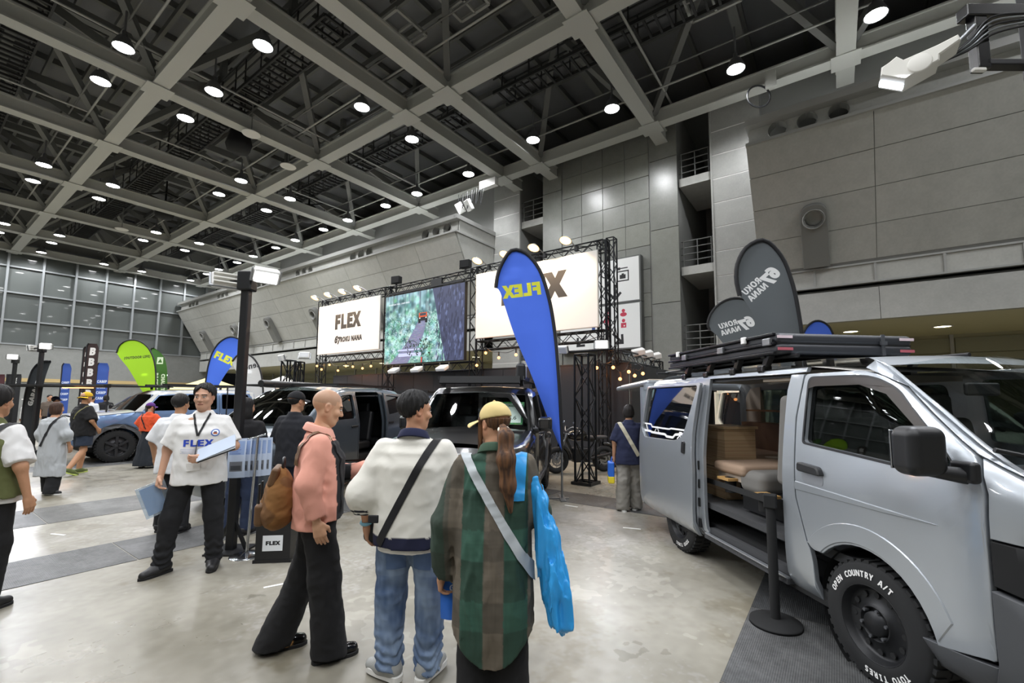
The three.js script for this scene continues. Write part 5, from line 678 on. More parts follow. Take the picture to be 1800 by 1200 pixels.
{ // backpack with straps
  const b = thing('backpack', 'worn brown leather backpack on the bald man\'s back', 'backpack'); b.position.copy(bald.g.position); b.rotation.copy(bald.g.rotation); b.scale.copy(bald.g.scale);
  const lea = std(0x7a5632, .6), leaD = std(0x5f4327, .6); let f = uni(.05, ell([0, 1.02, -.235], [.15, .19, .09]), ell([0, .93, -.25], [.155, .11, .1])); f = folds(f, .012, 10, 8, 2); mesh('bag_body', nets(f, [-.25, .75, -.42], [.25, 1.3, -.08], .009, (x, y, z) => nz(x * 7, y * 7, z * 7) > .1 ? 0x6d4c2c : 0x80592f), M_cloth.clone(), b); mesh('front_pocket', rbox(.2, .14, .06, .025, 0, .93, -.335), leaD, b); mesh('flap', rot(rbox(.24, .12, .05, .02), .25).translate(0, 1.16, -.265), leaD, b); for (const x of [-.06, .06]) mesh('buckle_strap', rbox(.025, .2, .012, .004, x, 1.02, -.345), MAT.black, b); mesh('top_loop', rot(new THREE.TorusGeometry(.04, .01, 6, 14), 0, 0, 0).translate(0, 1.23, -.22), MAT.black, b);
  for (const s of [-1, 1]) { loopStrap('shoulder_strap', bald, [s * .13, 1.2, -.01], [0, 1, 0], [0, 0, 1], -75, 20, .05, leaD, b, 30, .01); loopStrap('chest_strap', bald, [s * .13, 1.2, -.01], [0, 1, 0], [0, 0, 1], 20, 150, .03, std(0x18181a, .8), b, 30, .01); } }

const jacket = person({ label: 'man in white varsity jacket with navy trim, washed jeans and grey high-top sneakers', at: [-2.12, -1.89], H: 1.66, face: 178, headYaw: -52, headPitch: 3, skin: 0xc08f70, q: .009, fat: 1.12,
  J: { shL: [.188, 1.365, 0], shR: [-.188, 1.365, 0], elL: [.3, 1.1, -.05], wrL: [.3, .89, .03], elR: [-.28, 1.12, .03], wrR: [-.2, 1.0, .26], hipL: [.1, .9, 0], hipR: [-.1, .9, 0], knL: [.13, .48, .03], anL: [.115, .1, -.02], knR: [-.12, .48, .03], anR: [-.12, .1, -.01] }, toe: { L: 62, R: -22 },
  tops: [{ name: 'jacket', hem: .8, sleeve: 1.42, sr: [.08, .088, .074], bulk: .03, fold: .009, sx: 5, sy: 3, collar: 0x1c2140, col: (x, y, z) => y < .865 && Math.abs(x) < .26 ? 0x191d38 : y > 1.455 ? 0x1c2140 : Math.abs(x) > .245 && (Math.abs(y - 1.0) < .008 || Math.abs(y - .975) < .008 || y < .955) ? 0x1a1c2a : 0xdedcd3 }, { name: 'undershirt', hem: .765, color: 0xe9e7e2, sleeve: 0, fold: .006, keys: [[.765, 0, 0, .2, .145], [.84, 0, 0, .2, .145], [.9, 0, 0, .18, .13]] }],
  trousers: { r: [.118, .092, .08], to: .07, stack: true, fold: .012, col: (x, y, z) => { const t = clamp(.5 + .9 * nz(x * 5, y * 6, z * 5) + .35 * nz(x * 40, y * 12, z * 40) + (y > .62 && y < .8 ? .2 : 0)); return new THREE.Color(0x3d5273).lerp(new THREE.Color(0x7d8fa6), t); } },
  hair: { color: 0x0c0b0b, front: .066, slope: .8, nape: -.085, puff: .006, rough: .009, ear: -.012, ragged: .02 }, shoes: { color: 0x9a9b98, high: .15, sole: .03, soleColor: 0xdeddd8, laces: true } });
mesh('wristband', rot(new THREE.TorusGeometry(.03, .011, 6, 16), 1.3).translate(.3, .905, .025), std(0x7fb9cf, .6), jacket.g);
wrapPatch('back_pocket', jacket.trousers, .02, .13, .66, .8, -1, std(0x53688a, .9), jacket.g); wrapPatch('back_pocket', jacket.trousers, -.14, -.03, .66, .8, -1, std(0x53688a, .9), jacket.g);
{ const b = thing('crossbody_bag', 'black crossbody bag on the white jacket man\'s hip', 'bag'); b.position.copy(jacket.g.position); b.rotation.copy(jacket.g.rotation); b.scale.copy(jacket.g.scale); const m = std(0x161619, .75); loopStrap('strap', jacket, [.02, 1.1, 0], [-.52, 1, 0], [0, 0, -1], -30, 155, .045, m, b, 44); const q = mesh('pouch', rbox(.12, .2, .2, .04), m, b); q.position.set(.27, .87, .13); mesh('slider', rbox(.06, .045, .015, .005, .18, .98, -.19), m, b); }

const plaid = (x, y, z) => { const a = ((x + .6) / .235) % 1, w = Math.abs(a - .5) < .23, n = nz(x * 3, y * 90, z * 3) * .12 + nz(x * 90, y * 3, z * 90) * .12, hb = Math.abs(((y + .3) / .36) % 1 - .5) < .22; const edge = Math.abs(x) > .245; const c = w ? (hb ? new THREE.Color(0x544e44) : new THREE.Color(0x645c50)) : (hb ? new THREE.Color(0x35584a) : new THREE.Color(0x2a4438)); if (edge) c.lerp(new THREE.Color(0x3a3f38), .6); return c.multiplyScalar(1 + n); };
const green = person({ label: 'woman in long green plaid shirt and cream cap with a brown ponytail', at: [-1.53, -1.94], H: 1.6, face: 178, headYaw: 42, headPitch: 2, headAt: [.01, 1.6, .02], skin: 0xc59474, q: .009,
  J: { shL: [.17, 1.36, 0], shR: [-.17, 1.36, 0], elL: [.275, 1.05, -.03], wrL: [.315, .72, .06], elR: [-.24, 1.1, .02], wrR: [-.14, .98, .24], hipL: [.085, .9, 0], hipR: [-.085, .9, 0] }, handL: { curl: 1.3 },
  tops: [{ name: 'shirt', hem: .3, k: .035, sleeve: 1.98, sr: [.07, .082, .066], bulk: .03, fold: .018, sy: 1.8, sx: 9, collar: 0x38503f, col: plaid, keys: [[.3, 0, -.02, .215, .16], [.62, 0, -.02, .228, .175], [.95, 0, -.02, .212, .165], [1.2, 0, -.01, .2, .145], [1.335, 0, -.015, .18, .12], [1.4, 0, -.015, .14, .092], [1.45, 0, -.015, .09, .074], [1.475, 0, -.015, .075, .066]], hemFn: (x, z) => .32 + 3.6 * x * x + (z > 0 ? .06 : 0) }],
  trousers: { color: 0x151517, r: [.1, .1, .105], to: .03 }, hair: { color: 0x3c2618, color2: 0x6e4a2c, front: .06, nape: -.09, slope: .8, side: .1, tailNoise: 1, tail: { pts: [[-.05, 1.585, -.105], [-.07, 1.54, -.155], [-.075, 1.42, -.18], [-.085, 1.28, -.175], [-.1, 1.14, -.165]], r: [.022, .04, .048, .04, .012], tie: [-.055, 1.575, -.118] } }, cap: { color: 0xd2bd83, brim: .085 }, shoes: { color: 0x1b1b1d } });
{ const t = canvasTex(64, 64, x => { x.fillStyle = '#1c2340'; x.font = 'bold 58px sans-serif'; x.fillText('N', 10, 54); }); const h = mesh('cap_letter', new THREE.PlaneGeometry(.035, .035), std(0xffffff, .8, 0, { map: t, transparent: true, alphaTest: .4, side: THREE.DoubleSide }), green.g); h.position.set(.1, 1.65, -.005); h.rotation.y = 1.9; }
const M_bluebag = phys(0x2f9be0, .38, 0, { side: THREE.DoubleSide, sheen: .3 });
function bagOn(P, name, label, cat, build) { const b = thing(name, label, cat); b.position.copy(P.g.position); b.rotation.copy(P.g.rotation); b.scale.copy(P.g.scale); build(b); return b; }
bagOn(green, 'shoulder_bag', 'bright blue nylon bag hanging from the plaid shirt woman\'s shoulder', 'bag', b => {
  let f = prof([[.5, -.36, -.08, .03, .07], [.56, -.37, -.08, .07, .14], [.7, -.35, -.07, .075, .15], [.95, -.31, -.05, .06, .115], [1.15, -.27, -.03, .045, .075], [1.3, -.22, -.02, .03, .04]], 2.1); f = folds(f, .024, 15, 1.5, 5); mesh('bag_body', nets(f, [-.56, .45, -.3], [-.1, 1.33, .22], .008, () => 0x2f9be0), phys(0xffffff, .4, 0, { vertexColors: true }), b);
  loopStrap('strap', green, [-.14, 1.2, -.01], [-.05, 1, 0], [0, 0, -1], -60, 96, .07, M_bluebag, b, 30, .008); const w = std(0xb9c0c4, .7); loopStrap('pale_strap', green, [0, 1.16, 0], [.62, 1, 0], [0, 0, -1], 0, 176, .05, w, b, 50, .008);
  const t = canvasTex(128, 256, x => { x.fillStyle = '#15202b'; x.save(); x.translate(80, 250); x.rotate(-Math.PI / 2); x.font = 'bold 64px sans-serif'; x.fillText('CAMP', 10, 0); x.restore(); }); const l = mesh('bag_print', new THREE.PlaneGeometry(.07, .2), std(0xffffff, .6, 0, { map: t, transparent: true, alphaTest: .4, side: THREE.DoubleSide }), b); l.position.set(-.415, .68, -.1); l.rotation.set(0, -2.35, 0); });
bagOn(green, 'tote_bag', 'royal blue carrier bag with white lettering held beside the plaid shirt', 'bag', b => { const t = canvasTex(256, 320, (x, w, h) => { x.fillStyle = '#2f6fd0'; x.fillRect(0, 0, w, h); x.fillStyle = '#e8eef8'; x.font = 'bold 46px sans-serif'; x.textAlign = 'center'; x.fillText('TRAILER', w / 2, 100); x.fillText('GOODS', w / 2, 156); }); const m = std(0xffffff, .45, 0, { map: t, side: THREE.DoubleSide }); const q = gridSheet(12, 12, (u, v) => [(u - .5) * .24, v * .3, .03 + .02 * Math.sin(u * 7 + v * 3)]), q2 = gridSheet(12, 12, (u, v) => [(u - .5) * -.24, v * .3, -.03 - .02 * Math.sin(u * 6 + v * 4)]); const G = new THREE.Group(); G.name = 'bag_body'; G.position.set(.2, .46, .12); G.rotation.y = 0; b.add(G); mesh('panel', q, m, G); mesh('panel', q2, m, G); mesh('handle', tube([[.12, .3, 0], [.1, .4, -.02], [.02, .3, .01]], .008, 10, 5), m, b).position.set(.16, .47, .11); });

const navy = person({ label: 'woman with dark bob in navy t-shirt and grey wide trousers by the van', at: [-2.55, -6.45], H: 1.55, face: 172, headYaw: -10, skin: 0xc29272, q: .012, J: { elR: [-.26, 1.12, .05], wrR: [-.2, .98, .27], elL: [.24, 1.12, -.01], wrL: [.25, .87, .05], anL: [.12, .085, 0], anR: [-.1, .085, .12], knR: [-.1, .5, .1] }, toe: { L: 15, R: -25 },
  tops: [{ name: 'tshirt', hem: .76, color: 0x1f2540, sleeve: .95, sr: [.085, .09], bulk: .035, fold: .012 }], trousers: { color: 0x8d8a83, r: [.12, .11, .11], to: .03, fold: .016 }, hair: { color: 0x171210, bob: .03, front: .05, rough: .004 }, shoes: { color: 0xd8d8d4, soleColor: 0xe8e8e4 } });
bagOn(navy, 'sling_bag', 'cream sling bag worn across the navy t-shirt woman\'s back', 'bag', b => { const m = std(0xb9b49f, .8); loopStrap('strap', navy, [0, 1.14, 0], [.55, 1, 0], [0, 0, -1], -20, 150, .06, m, b, 40); const q = mesh('pouch', rbox(.12, .16, .1, .03), m, b); q.position.set(-.2, .95, .16); });
bagOn(navy, 'carrier_bag', 'blue and yellow carrier bag held by the woman in navy', 'bag', b => { mesh('bag_upper', rbox(.1, .24, .26, .02, .3, .66, .06), std(0x2462c4, .5), b); mesh('bag_lower', rbox(.104, .12, .264, .02, .3, .5, .06), std(0xe3cf2f, .5), b); mesh('handle', tube([[.3, .77, .0], [.28, .86, .06], [.3, .77, .12]], .008, 10, 5), std(0x2462c4, .5), b); });

const orange = person({ label: 'woman in orange top, purple cap and long dark skirt beside the blue off-roader', at: [-13.2, -3.62], H: 1.5, face: 175, headYaw: -20, skin: 0xc29272, q: .015, J: { elL: [.3, 1.13, -.02], wrL: [.26, .93, .05], elR: [-.3, 1.13, .03], wrR: [-.2, 1.05, .22] }, tops: [{ name: 'blouse', hem: .97, color: 0xd9532c, sleeve: .98, sr: [.1, .115], bulk: .05, fold: .014 }], skirt: { color: 0x22272e, keys: [[.07, 0, 0, .3, .24], [.5, 0, 0, .24, .19], [.95, 0, 0, .17, .13], [1.03, 0, 0, .155, .12]] }, hair: { color: 0x1a1412, front: .05, side: .06 }, cap: { color: 0x5b2f7d, brim: .06 }, shoes: { color: 0xd5d5d2, soleColor: 0x111113 } });
bagOn(orange, 'crossbody_strap', 'black crossbody strap over the orange blouse', 'bag', b => { loopStrap('strap', orange, [0, 1.16, 0], [.6, 1, 0], [0, 0, -1], -30, 130, .035, std(0x1a1a1c, .8), b, 30); mesh('pouch', rbox(.14, .1, .06, .02, -.22, .93, .15), MAT.black, b); });
const yellow = person({ label: 'man in yellow cap, black t-shirt and dark shorts walking to the booth', at: [-13.3, -2.5], H: 1.73, face: 165, headYaw: 10, skin: 0xb98a68, q: .015, fat: 1.15, J: { elL: [.26, 1.12, .02], wrL: [.2, .98, .2], elR: [-.28, 1.12, -.02], wrR: [-.24, .95, .12], knL: [.1, .5, .1], anL: [.1, .085, .06], knR: [-.12, .5, -.02], anR: [-.18, .14, -.3] }, heel: { R: 25 }, tops: [{ name: 'tshirt', hem: .8, color: 0x151517, sleeve: .95, sr: [.09, .095], bulk: .04, fold: .014 }], trousers: { name: 'shorts', color: 0x263040, r: [.13, .14], to: .5, len: .8 }, hair: { color: 0x151110, front: .05 }, cap: { color: 0xcfa826, brim: .06, backwards: true }, shoes: { color: 0x5d6a38, soleColor: 0xcfe07a } });
bagOn(yellow, 'sling_strap', 'olive sling strap across the black t-shirt of the yellow cap man', 'bag', b => { loopStrap('strap', yellow, [0, 1.16, 0], [-.6, 1, 0], [0, 0, -1], -20, 90, .03, std(0x6d6a45, .8), b, 24); });
const gray = person({ label: 'woman with brown bob in long pale grey dress over black trousers', at: [-10.9, -1.7], H: 1.53, face: 175, skin: 0xc29272, q: .013, J: { elR: [-.26, 1.12, .0], wrR: [-.25, .9, .08], anR: [-.12, .085, -.06], anL: [.11, .085, .1] }, toe: { R: -80, L: 10 }, tops: [{ name: 'dress', hem: .34, color: 0xb1b5b8, sleeve: 1.6, sr: [.085, .085, .07], bulk: .03, fold: .018, sy: 1.2, keys: [[.34, 0, 0, .24, .17], [.7, 0, 0, .22, .165], [1.05, 0, 0, .2, .15], [1.3, 0, -.01, .195, .14], [1.38, 0, -.015, .17, .11], [1.44, 0, -.015, .11, .08]] }], trousers: { color: 0x191a1c, r: [.1, .1, .11], to: .03 }, hair: { color: 0x2e1d14, color2: 0x4a2f1f, bob: .05, front: .05 }, shoes: { color: 0x17171a, soleColor: 0xdcdcd8 } });
bagOn(gray, 'crossbody_bag', 'black crossbody bag hanging on the pale grey dress', 'bag', b => { const m = std(0x1b1b1e, .75); loopStrap('strap', gray, [0, 1.08, 0], [-.42, 1, 0], [0, 0, -1], -30, 140, .045, m, b, 36); mesh('pouch', rbox(.08, .17, .2, .03, .26, .74, -.08), m, b); });
const olive = person({ label: 'man in olive vest over white t-shirt with black sling strap', at: [-5.42, -.5], H: 1.7, face: 178, headYaw: 12, skin: 0xbd8d6c, q: .01, fat: 1.1, J: { elR: [-.29, 1.1, -.02], wrR: [-.3, .86, .04], shR: [-.18, 1.365, 0] }, tops: [{ name: 'tshirt', hem: .82, color: 0xd9d9d8, sleeve: .9, sr: [.07, .085], bulk: .02, fold: .012 }, { name: 'vest', hem: .86, color: 0x5a5f38, sleeve: 0, bulk: .05, fold: .01, o: 4 }], trousers: { color: 0x141416, r: [.115, .09, .085] }, hair: { color: 0x120f0e, front: .06, puff: .012, nape: -.1, rough: .006 }, shoes: { color: 0x1a1a1c } });
bagOn(olive, 'sling_bag', 'black sling strap over the olive vest', 'bag', b => { loopStrap('strap', olive, [0, 1.14, 0], [-.6, 1, 0], [0, 0, -1], -40, 150, .05, std(0x2b2c2e, .8), b, 36); });
const helper = person({ label: 'staff member in white t-shirt half hidden behind the other staff member', at: [-6.68, -2.13], H: 1.66, face: 200, headYaw: -20, skin: 0xb98a68, q: .014, J: { elL: [.27, 1.12, .02], wrL: [.27, .9, .12], anL: [.16, .085, .1], anR: [-.12, .085, -.05] }, tops: [{ name: 'tshirt', hem: .74, color: 0xdfe1e3, sleeve: .9, sr: [.09, .095], bulk: .03 }], trousers: { color: 0x1c1d20, r: [.105, .08, .07] }, hair: { color: 0x14110f, front: .055, puff: .006 }, shoes: { color: 0x151517 } });
person({ label: 'woman with long black hair in black top and jeans behind the light pole', at: [-5.95, -2.58], H: 1.62, face: 185, headYaw: -15, skin: 0xc29272, q: .013, tops: [{ name: 'top', hem: .86, color: 0x17171a, sleeve: .9, sr: [.08, .085], bulk: .02 }], trousers: { color: 0x28344e, r: [.105, .085, .08] }, hair: { color: 0x0f0d0e, bob: .16, front: .05 }, shoes: { color: 0x2a2a2c } });
person({ label: 'man in black cap and black t-shirt looking at the minivan', at: [-5.42, -2.92], H: 1.7, face: 170, headYaw: -18, skin: 0xc09070, q: .013, fat: 1.08, J: { elL: [.26, 1.12, .02], wrL: [.2, 1.0, .22] }, tops: [{ name: 'tshirt', hem: .82, color: 0x1a1c22, sleeve: .92, sr: [.09, .09], bulk: .03 }], trousers: { color: 0x20283a, r: [.11, .09, .085] }, hair: { color: 0x141110, front: .05, nape: -.05 }, cap: { color: 0x17181b, brim: .07 }, shoes: { color: 0x2b2b2d } });
// visitors far down the aisle
[[-23.3, -1.5, 0x22304a, 0x1c1c20, 'visitor in navy jacket far down the aisle'], [-19.9, -3.06, 0x2a3550, 0x23252b, 'visitor in dark blue shirt and cap far down the aisle', 1], [-23.0, -4.5, 0xc9cdd2, 0x2a2c33, 'visitor in white shirt far down the aisle'], [-23.9, -5.1, 0x1d1d20, 0x202228, 'visitor in black top far down the aisle'], [-22.1, -5.6, 0x303338, 0x1c1d22, 'visitor in charcoal shirt at the end of the aisle'], [-25.0, -3.1, 0xd6d8d6, 0x30323a, 'visitor in pale top with white cap at the end of the aisle', 2], [-21.6, -1.2, 0x3a4660, 0x22242a, 'visitor in blue grey shirt at the end of the aisle'], [-26.5, -3.9, 0x5b5148, 0x1f2024, 'visitor in brown jacket far down the aisle']].forEach(([x, z, a, b, label, capped], i) => person({ label, at: [x, z], H: 1.6 + (i % 4) * .04, face: 100 + i * 47, skin: 0xbd8d6c, q: .022, tops: [{ name: 'top', hem: .84, color: a, sleeve: i % 2 ? .9 : 1.9, bulk: .03 }], trousers: { color: b }, hair: { color: 0x15110f, front: .05, bob: i % 3 === 0 ? .04 : 0 }, cap: capped ? { color: capped === 1 ? 0x1d2740 : 0xdad9d2 } : null, shoes: { color: 0x222225 } }));
// ---------- booth: trusses, sign boards, screen, lamps
function truss(parent, a, b, size, mat = MAT.truss, step = .34, r = .021) { // square lattice truss from a to b
  const A = V3(...a), B = V3(...b), d = B.clone().sub(A), L = d.length(); d.normalize(); const s = Math.abs(d.y) > .9 ? V3(1, 0, 0) : V3(0, 1, 0), u = s.clone().cross(d).normalize().multiplyScalar(size / 2), v = d.clone().cross(u).normalize().multiplyScalar(size / 2), C = [[1, 1], [-1, 1], [-1, -1], [1, -1]].map(([i, j]) => u.clone().multiplyScalar(i).add(v.clone().multiplyScalar(j)));
  for (const c of C) mesh('chord', rod(A.clone().add(c), B.clone().add(c), r, 8), mat, parent);
  const n = Math.max(1, Math.round(L / step)), g = []; for (let f = 0; f < 4; f++) { const c0 = C[f], c1 = C[(f + 1) % 4]; for (let k = 0; k < n; k++) { const p = A.clone().addScaledVector(d, L * k / n), q = A.clone().addScaledVector(d, L * (k + 1) / n); g.push((k + f) % 2 ? rod(p.clone().add(c0), q.clone().add(c1), r * .55, 5) : rod(p.clone().add(c1), q.clone().add(c0), r * .55, 5)); } for (const e of [A, B]) g.push(rod(e.clone().add(c0), e.clone().add(c1), r * .8, 5)); }
  const m = mesh('lattice', merge(g), mat, parent); m.userData.kind = 'stuff';
}
const ZS = -10.45;
{
  const T = thing('sign_truss', 'tall black lattice truss frame carrying the sign boards and the screen', 'truss', [0, 0, 0]);
  for (const x of [-17.6, -13.22, -9.04, -4.76]) { truss(T, [x, 0, ZS], [x, 5.72, ZS], x > -5 ? .22 : .28); mesh('base_plate', box(.6, .03, .6, x, .015, ZS), MAT.black, T); }
  truss(T, [-4.52, 2.5, ZS], [-4.52, 5.75, ZS], .2);
  for (const [a, b, y] of [[-17.5, -13.3, 5.6], [-13.1, -9.1, 5.56], [-8.95, -4.7, 5.6], [-17.5, -13.3, 3.24], [-13.1, -9.1, 2.66], [-8.95, -4.7, 3.26]]) truss(T, [a, y, ZS], [b, y, ZS], .26, MAT.truss, .28);
}
const flexSign = (w, h, draw) => canvasTex(w, h, (x) => { x.fillStyle = '#f1eee9'; x.fillRect(0, 0, w, h); draw(x, w, h); });
function heavy(x, t, cx, cy, size, sx = 1, color = '#34302e') { x.save(); x.translate(cx, cy); x.scale(sx, 1); x.fillStyle = color; x.strokeStyle = color; x.lineWidth = size * .07; x.lineJoin = 'miter'; x.font = `900 ${size}px sans-serif`; x.textAlign = 'center'; x.fillText(t, 0, 0); x.strokeText(t, 0, 0); x.restore(); }
function emblem67(x, px, py, s, c) { // slanted 6 and 7 joined
  x.save(); x.translate(px, py); x.transform(1, 0, -.15, 1, 0, 0); heavy(x, '6', 0, 0, s, 1, c); heavy(x, '7', s * .52, s * .12, s, 1, c); x.restore();
}
const flexTex = { a: flexSign(1024, 500, (x, w, h) => { heavy(x, 'FLEX', w / 2, 255, 190, 1.0); emblem67(x, 330, 400, 92, '#34302e'); heavy(x, 'ROKU NANA', 585, 395, 66, .92); }), b: flexSign(1024, 500, (x, w, h) => { heavy(x, 'FLEX', w / 2, 265, 230, 1.05); x.fillStyle = '#34302e'; x.font = '300 120px sans-serif'; x.textAlign = 'center'; x.fillText('{', 375, 400); x.fillText('}', 655, 400); heavy(x, 'Renoca', 515, 392, 62, .9); }) };
function signBoard(x0, x1, y0, y1, map, label) { const T = thing('sign_board', label, 'sign', [(x0 + x1) / 2, (y0 + y1) / 2, -10.2]); mesh('board_face', new THREE.PlaneGeometry(x1 - x0, y1 - y0).translate(0, 0, .031), std(0xffffff, .6, 0, { map }), T); mesh('board_frame', rbox(x1 - x0 + .04, y1 - y0 + .04, .06, .01), MAT.offwhite, T); }
signBoard(-17.43, -13.45, 3.44, 5.4, flexTex.a, 'white sign board reading FLEX above ROKU NANA on the truss');
signBoard(-8.82, -4.8, 3.47, 5.42, flexTex.b, 'white sign board with large FLEX partly hidden by the blue flag');
{ // LED screen showing a forest trail
  const tex = canvasTex(1024, 648, (x, w, h) => {
    const g = x.createLinearGradient(0, 0, 0, h); g.addColorStop(0, '#8fb0bd'); g.addColorStop(.5, '#a6cfc6'); g.addColorStop(1, '#7fb0a4'); x.fillStyle = g; x.fillRect(0, 0, w, h);
    for (let i = 0; i < 26; i++) { const X = rnd() * 640, W = 5 + rnd() * 13; x.fillStyle = `rgba(${48 + rnd() * 40 | 0},${66 + rnd() * 40 | 0},${84 + rnd() * 30 | 0},.5)`; x.fillRect(X, 0, W, h * (.4 + rnd() * .25)); }
    const blob = (X, Y, r, c) => { const q = x.createRadialGradient(X, Y, 0, X, Y, r); q.addColorStop(0, c + '.75)'); q.addColorStop(1, c + '0)'); x.fillStyle = q; x.fillRect(X - r, Y - r, 2 * r, 2 * r); };
    for (let i = 0; i < 620; i++) { const X = rnd() * 780, Y = Math.pow(rnd(), .75) * h, b = rnd(), low = Y / h; blob(X, Y, 14 + rnd() * 34, b < .42 - low * .2 ? 'rgba(38,72,80,' : b < .7 ? `rgba(${80 + rnd() * 40 | 0},${140 + rnd() * 40 | 0},${120 + rnd() * 40 | 0},` : `rgba(${165 + rnd() * 60 | 0},${215 + rnd() * 35 | 0},${215 + rnd() * 40 | 0},`); }
    for (let i = 0; i < 1500; i++) { const X = rnd() * 770, Y = h * .3 + rnd() * h * .7, s = 3 + rnd() * 8; x.fillStyle = rnd() < .55 ? `rgba(${190 + rnd() * 60 | 0},${225 + rnd() * 30 | 0},${225 + rnd() * 30 | 0},.55)` : 'rgba(34,66,62,.5)'; x.beginPath(); x.ellipse(X, Y, s, s * .4, rnd() * 3, 0, 7); x.fill(); }
    x.fillStyle = '#7d7f9c'; x.beginPath(); x.moveTo(455, 280); x.lineTo(560, 270); x.quadraticCurveTo(560, 420, 440, 520); x.lineTo(330, h); x.lineTo(80, h); x.quadraticCurveTo(330, 480, 455, 280); x.fill(); for (let i = 0; i < 300; i++) { x.fillStyle = `rgba(${120 + rnd() * 90 | 0},${120 + rnd() * 90 | 0},${150 + rnd() * 80 | 0},.35)`; const Y = 290 + rnd() * 350; x.fillRect(520 - (Y - 280) * .85 + (rnd() - .5) * (60 + (Y - 280) * .7), Y, 10 + rnd() * 30, 3); }
    x.fillStyle = '#c8cdec'; x.fillRect(190, 520, 330, 14); x.fillRect(200, 556, 310, 30);
    x.fillStyle = '#26262e'; x.fillRect(462, 235, 122, 40); x.fillStyle = '#d0582f'; x.fillRect(470, 200, 106, 42); x.fillStyle = '#3b4450'; x.fillRect(484, 206, 78, 22); x.fillStyle = '#18181c'; x.fillRect(464, 264, 30, 30); x.fillRect(552, 264, 30, 30); x.fillStyle = '#f3efe2'; x.fillRect(474, 244, 16, 10); x.fillRect(556, 244, 16, 10);
    x.fillStyle = '#454a66'; x.beginPath(); x.moveTo(640, 0); x.lineTo(w, 0); x.lineTo(w, h); x.lineTo(810, h); x.quadraticCurveTo(720, 300, 640, 0); x.fill(); for (let i = 0; i < 240; i++) { const X = 700 + rnd() * 320, Y = rnd() * h, s = 4 + rnd() * 16; x.fillStyle = rnd() < .4 ? 'rgba(120,135,180,.5)' : 'rgba(44,46,66,.6)'; x.beginPath(); x.ellipse(X, Y, s * .5, s * 1.6, .1, 0, 7); x.fill(); }
    x.strokeStyle = '#2f3b34'; x.lineWidth = 5; x.beginPath(); x.moveTo(300, 470); x.quadraticCurveTo(430, 400, 500, 540); x.stroke(); x.fillStyle = '#2c3a2f'; for (let i = 0; i < 60; i++) { x.beginPath(); x.ellipse(300 + rnd() * 330, 440 + rnd() * 150, 12, 5, rnd() * 3, 0, 7); x.fill(); }
    x.fillStyle = '#e8ecf4'; x.font = 'bold 20px sans-serif'; x.fillText('MOUNTAIN TRAIL  CAMP DRIVE', 40, 92); x.fillStyle = '#d9352f'; x.fillRect(510, 600, 14, 48); });
  const T = thing('led_screen', 'large LED screen showing a jeep on a forest trail', 'screen', [-11.13, 4.04, -10.16]);
  mesh('screen_face', new THREE.PlaneGeometry(3.78, 2.41).translate(0, 0, .052), new THREE.MeshStandardMaterial({ color: 0x050505, roughness: .35, emissive: 0xffffff, emissiveMap: tex, emissiveIntensity: 1.25 }), T); mesh('cabinet', box(3.84, 2.46, .1), MAT.blackMatte, T); mesh('hanger_rail', [box(.5, .34, .06, .5, 1.4, -.1), box(3.6, .05, .05, 0, 1.3, -.02)], MAT.black, T);
  const l = new THREE.RectAreaLight(0xb9d4dc, .45, 3.7, 2.3); l.position.set(-11.13, 4.04, -10.06); l.lookAt(-11.13, 4.04, 0); scene.add(l);
}
for (const [x, y] of [[-12.91, 5.95], [-9.53, 5.95]]) { const T = thing('stage_speaker', 'small black speaker standing on top of the screen truss', 'speaker', [x, y, ZS], .2, 'truss top speakers'); mesh('speaker_box', rbox(.36, .26, .2, .02), MAT.blackMatte, T); mesh('bracket', [box(.05, .2, .05, 0, -.2, 0), box(.4, .03, .03, 0, -.14, .05)], MAT.black, T); }
// warm clip lamps over the sign boards
for (const x of [-17.29, -16.35, -15.38, -14.41, -8.53, -6.52, -5.53, -7.5]) {
  const right = x > -10, T = thing('sign_lamp', right ? 'warm clip-on floodlight lighting the FLEX board behind the blue flag' : 'warm clip-on floodlight lighting the FLEX ROKU NANA board', 'lamp', [x, 5.72, -9.85], 0, right ? 'sign lamps over the second board' : 'sign lamps over the first board');
  const h = mesh('lamp_head', lathe([[0, .12], [.07, .11], [.17, 0], [.16, 0], [.06, .09]], 20), MAT.steel, T); h.rotation.x = -.45; const f = mesh('lamp_face', rot(disc(.155), Math.PI / 2), glow(0xffc27a, 5), T); f.rotation.x = -.45; f.position.set(0, .01, 0); mesh('arm', tube([[0, .1, .02], [.03, .04, -.25], [.06, -.06, -.48]], .018, 10, 6), MAT.steel, T); mesh('clamp', box(.09, .12, .1, .06, -.08, -.5), MAT.black, T);
  const l = new THREE.SpotLight(0xffe0b8, 15, 0, 1.1, .8); l.position.set(x, 5.68, -9.83); l.target.position.set(x, 3.4, -10.25); l.castShadow = true; l.shadow.radius = 6; scene.add(l, l.target);
}
// flood lamps below the screen
for (const x of [-12.33, -11.19, -10.02]) { const T = thing('white_floodlight', 'white floodlight hung under the LED screen', 'floodlight', [x, 2.6, -10.0], 0, 'floodlights under the screen'); const h = mesh('lamp_head', rbox(.4, .12, .3, .04), MAT.white, T); h.rotation.x = .5; mesh('yoke', [box(.03, .25, .03, -.2, .05, -.08), box(.03, .25, .03, .2, .05, -.08)], MAT.steel, T); }
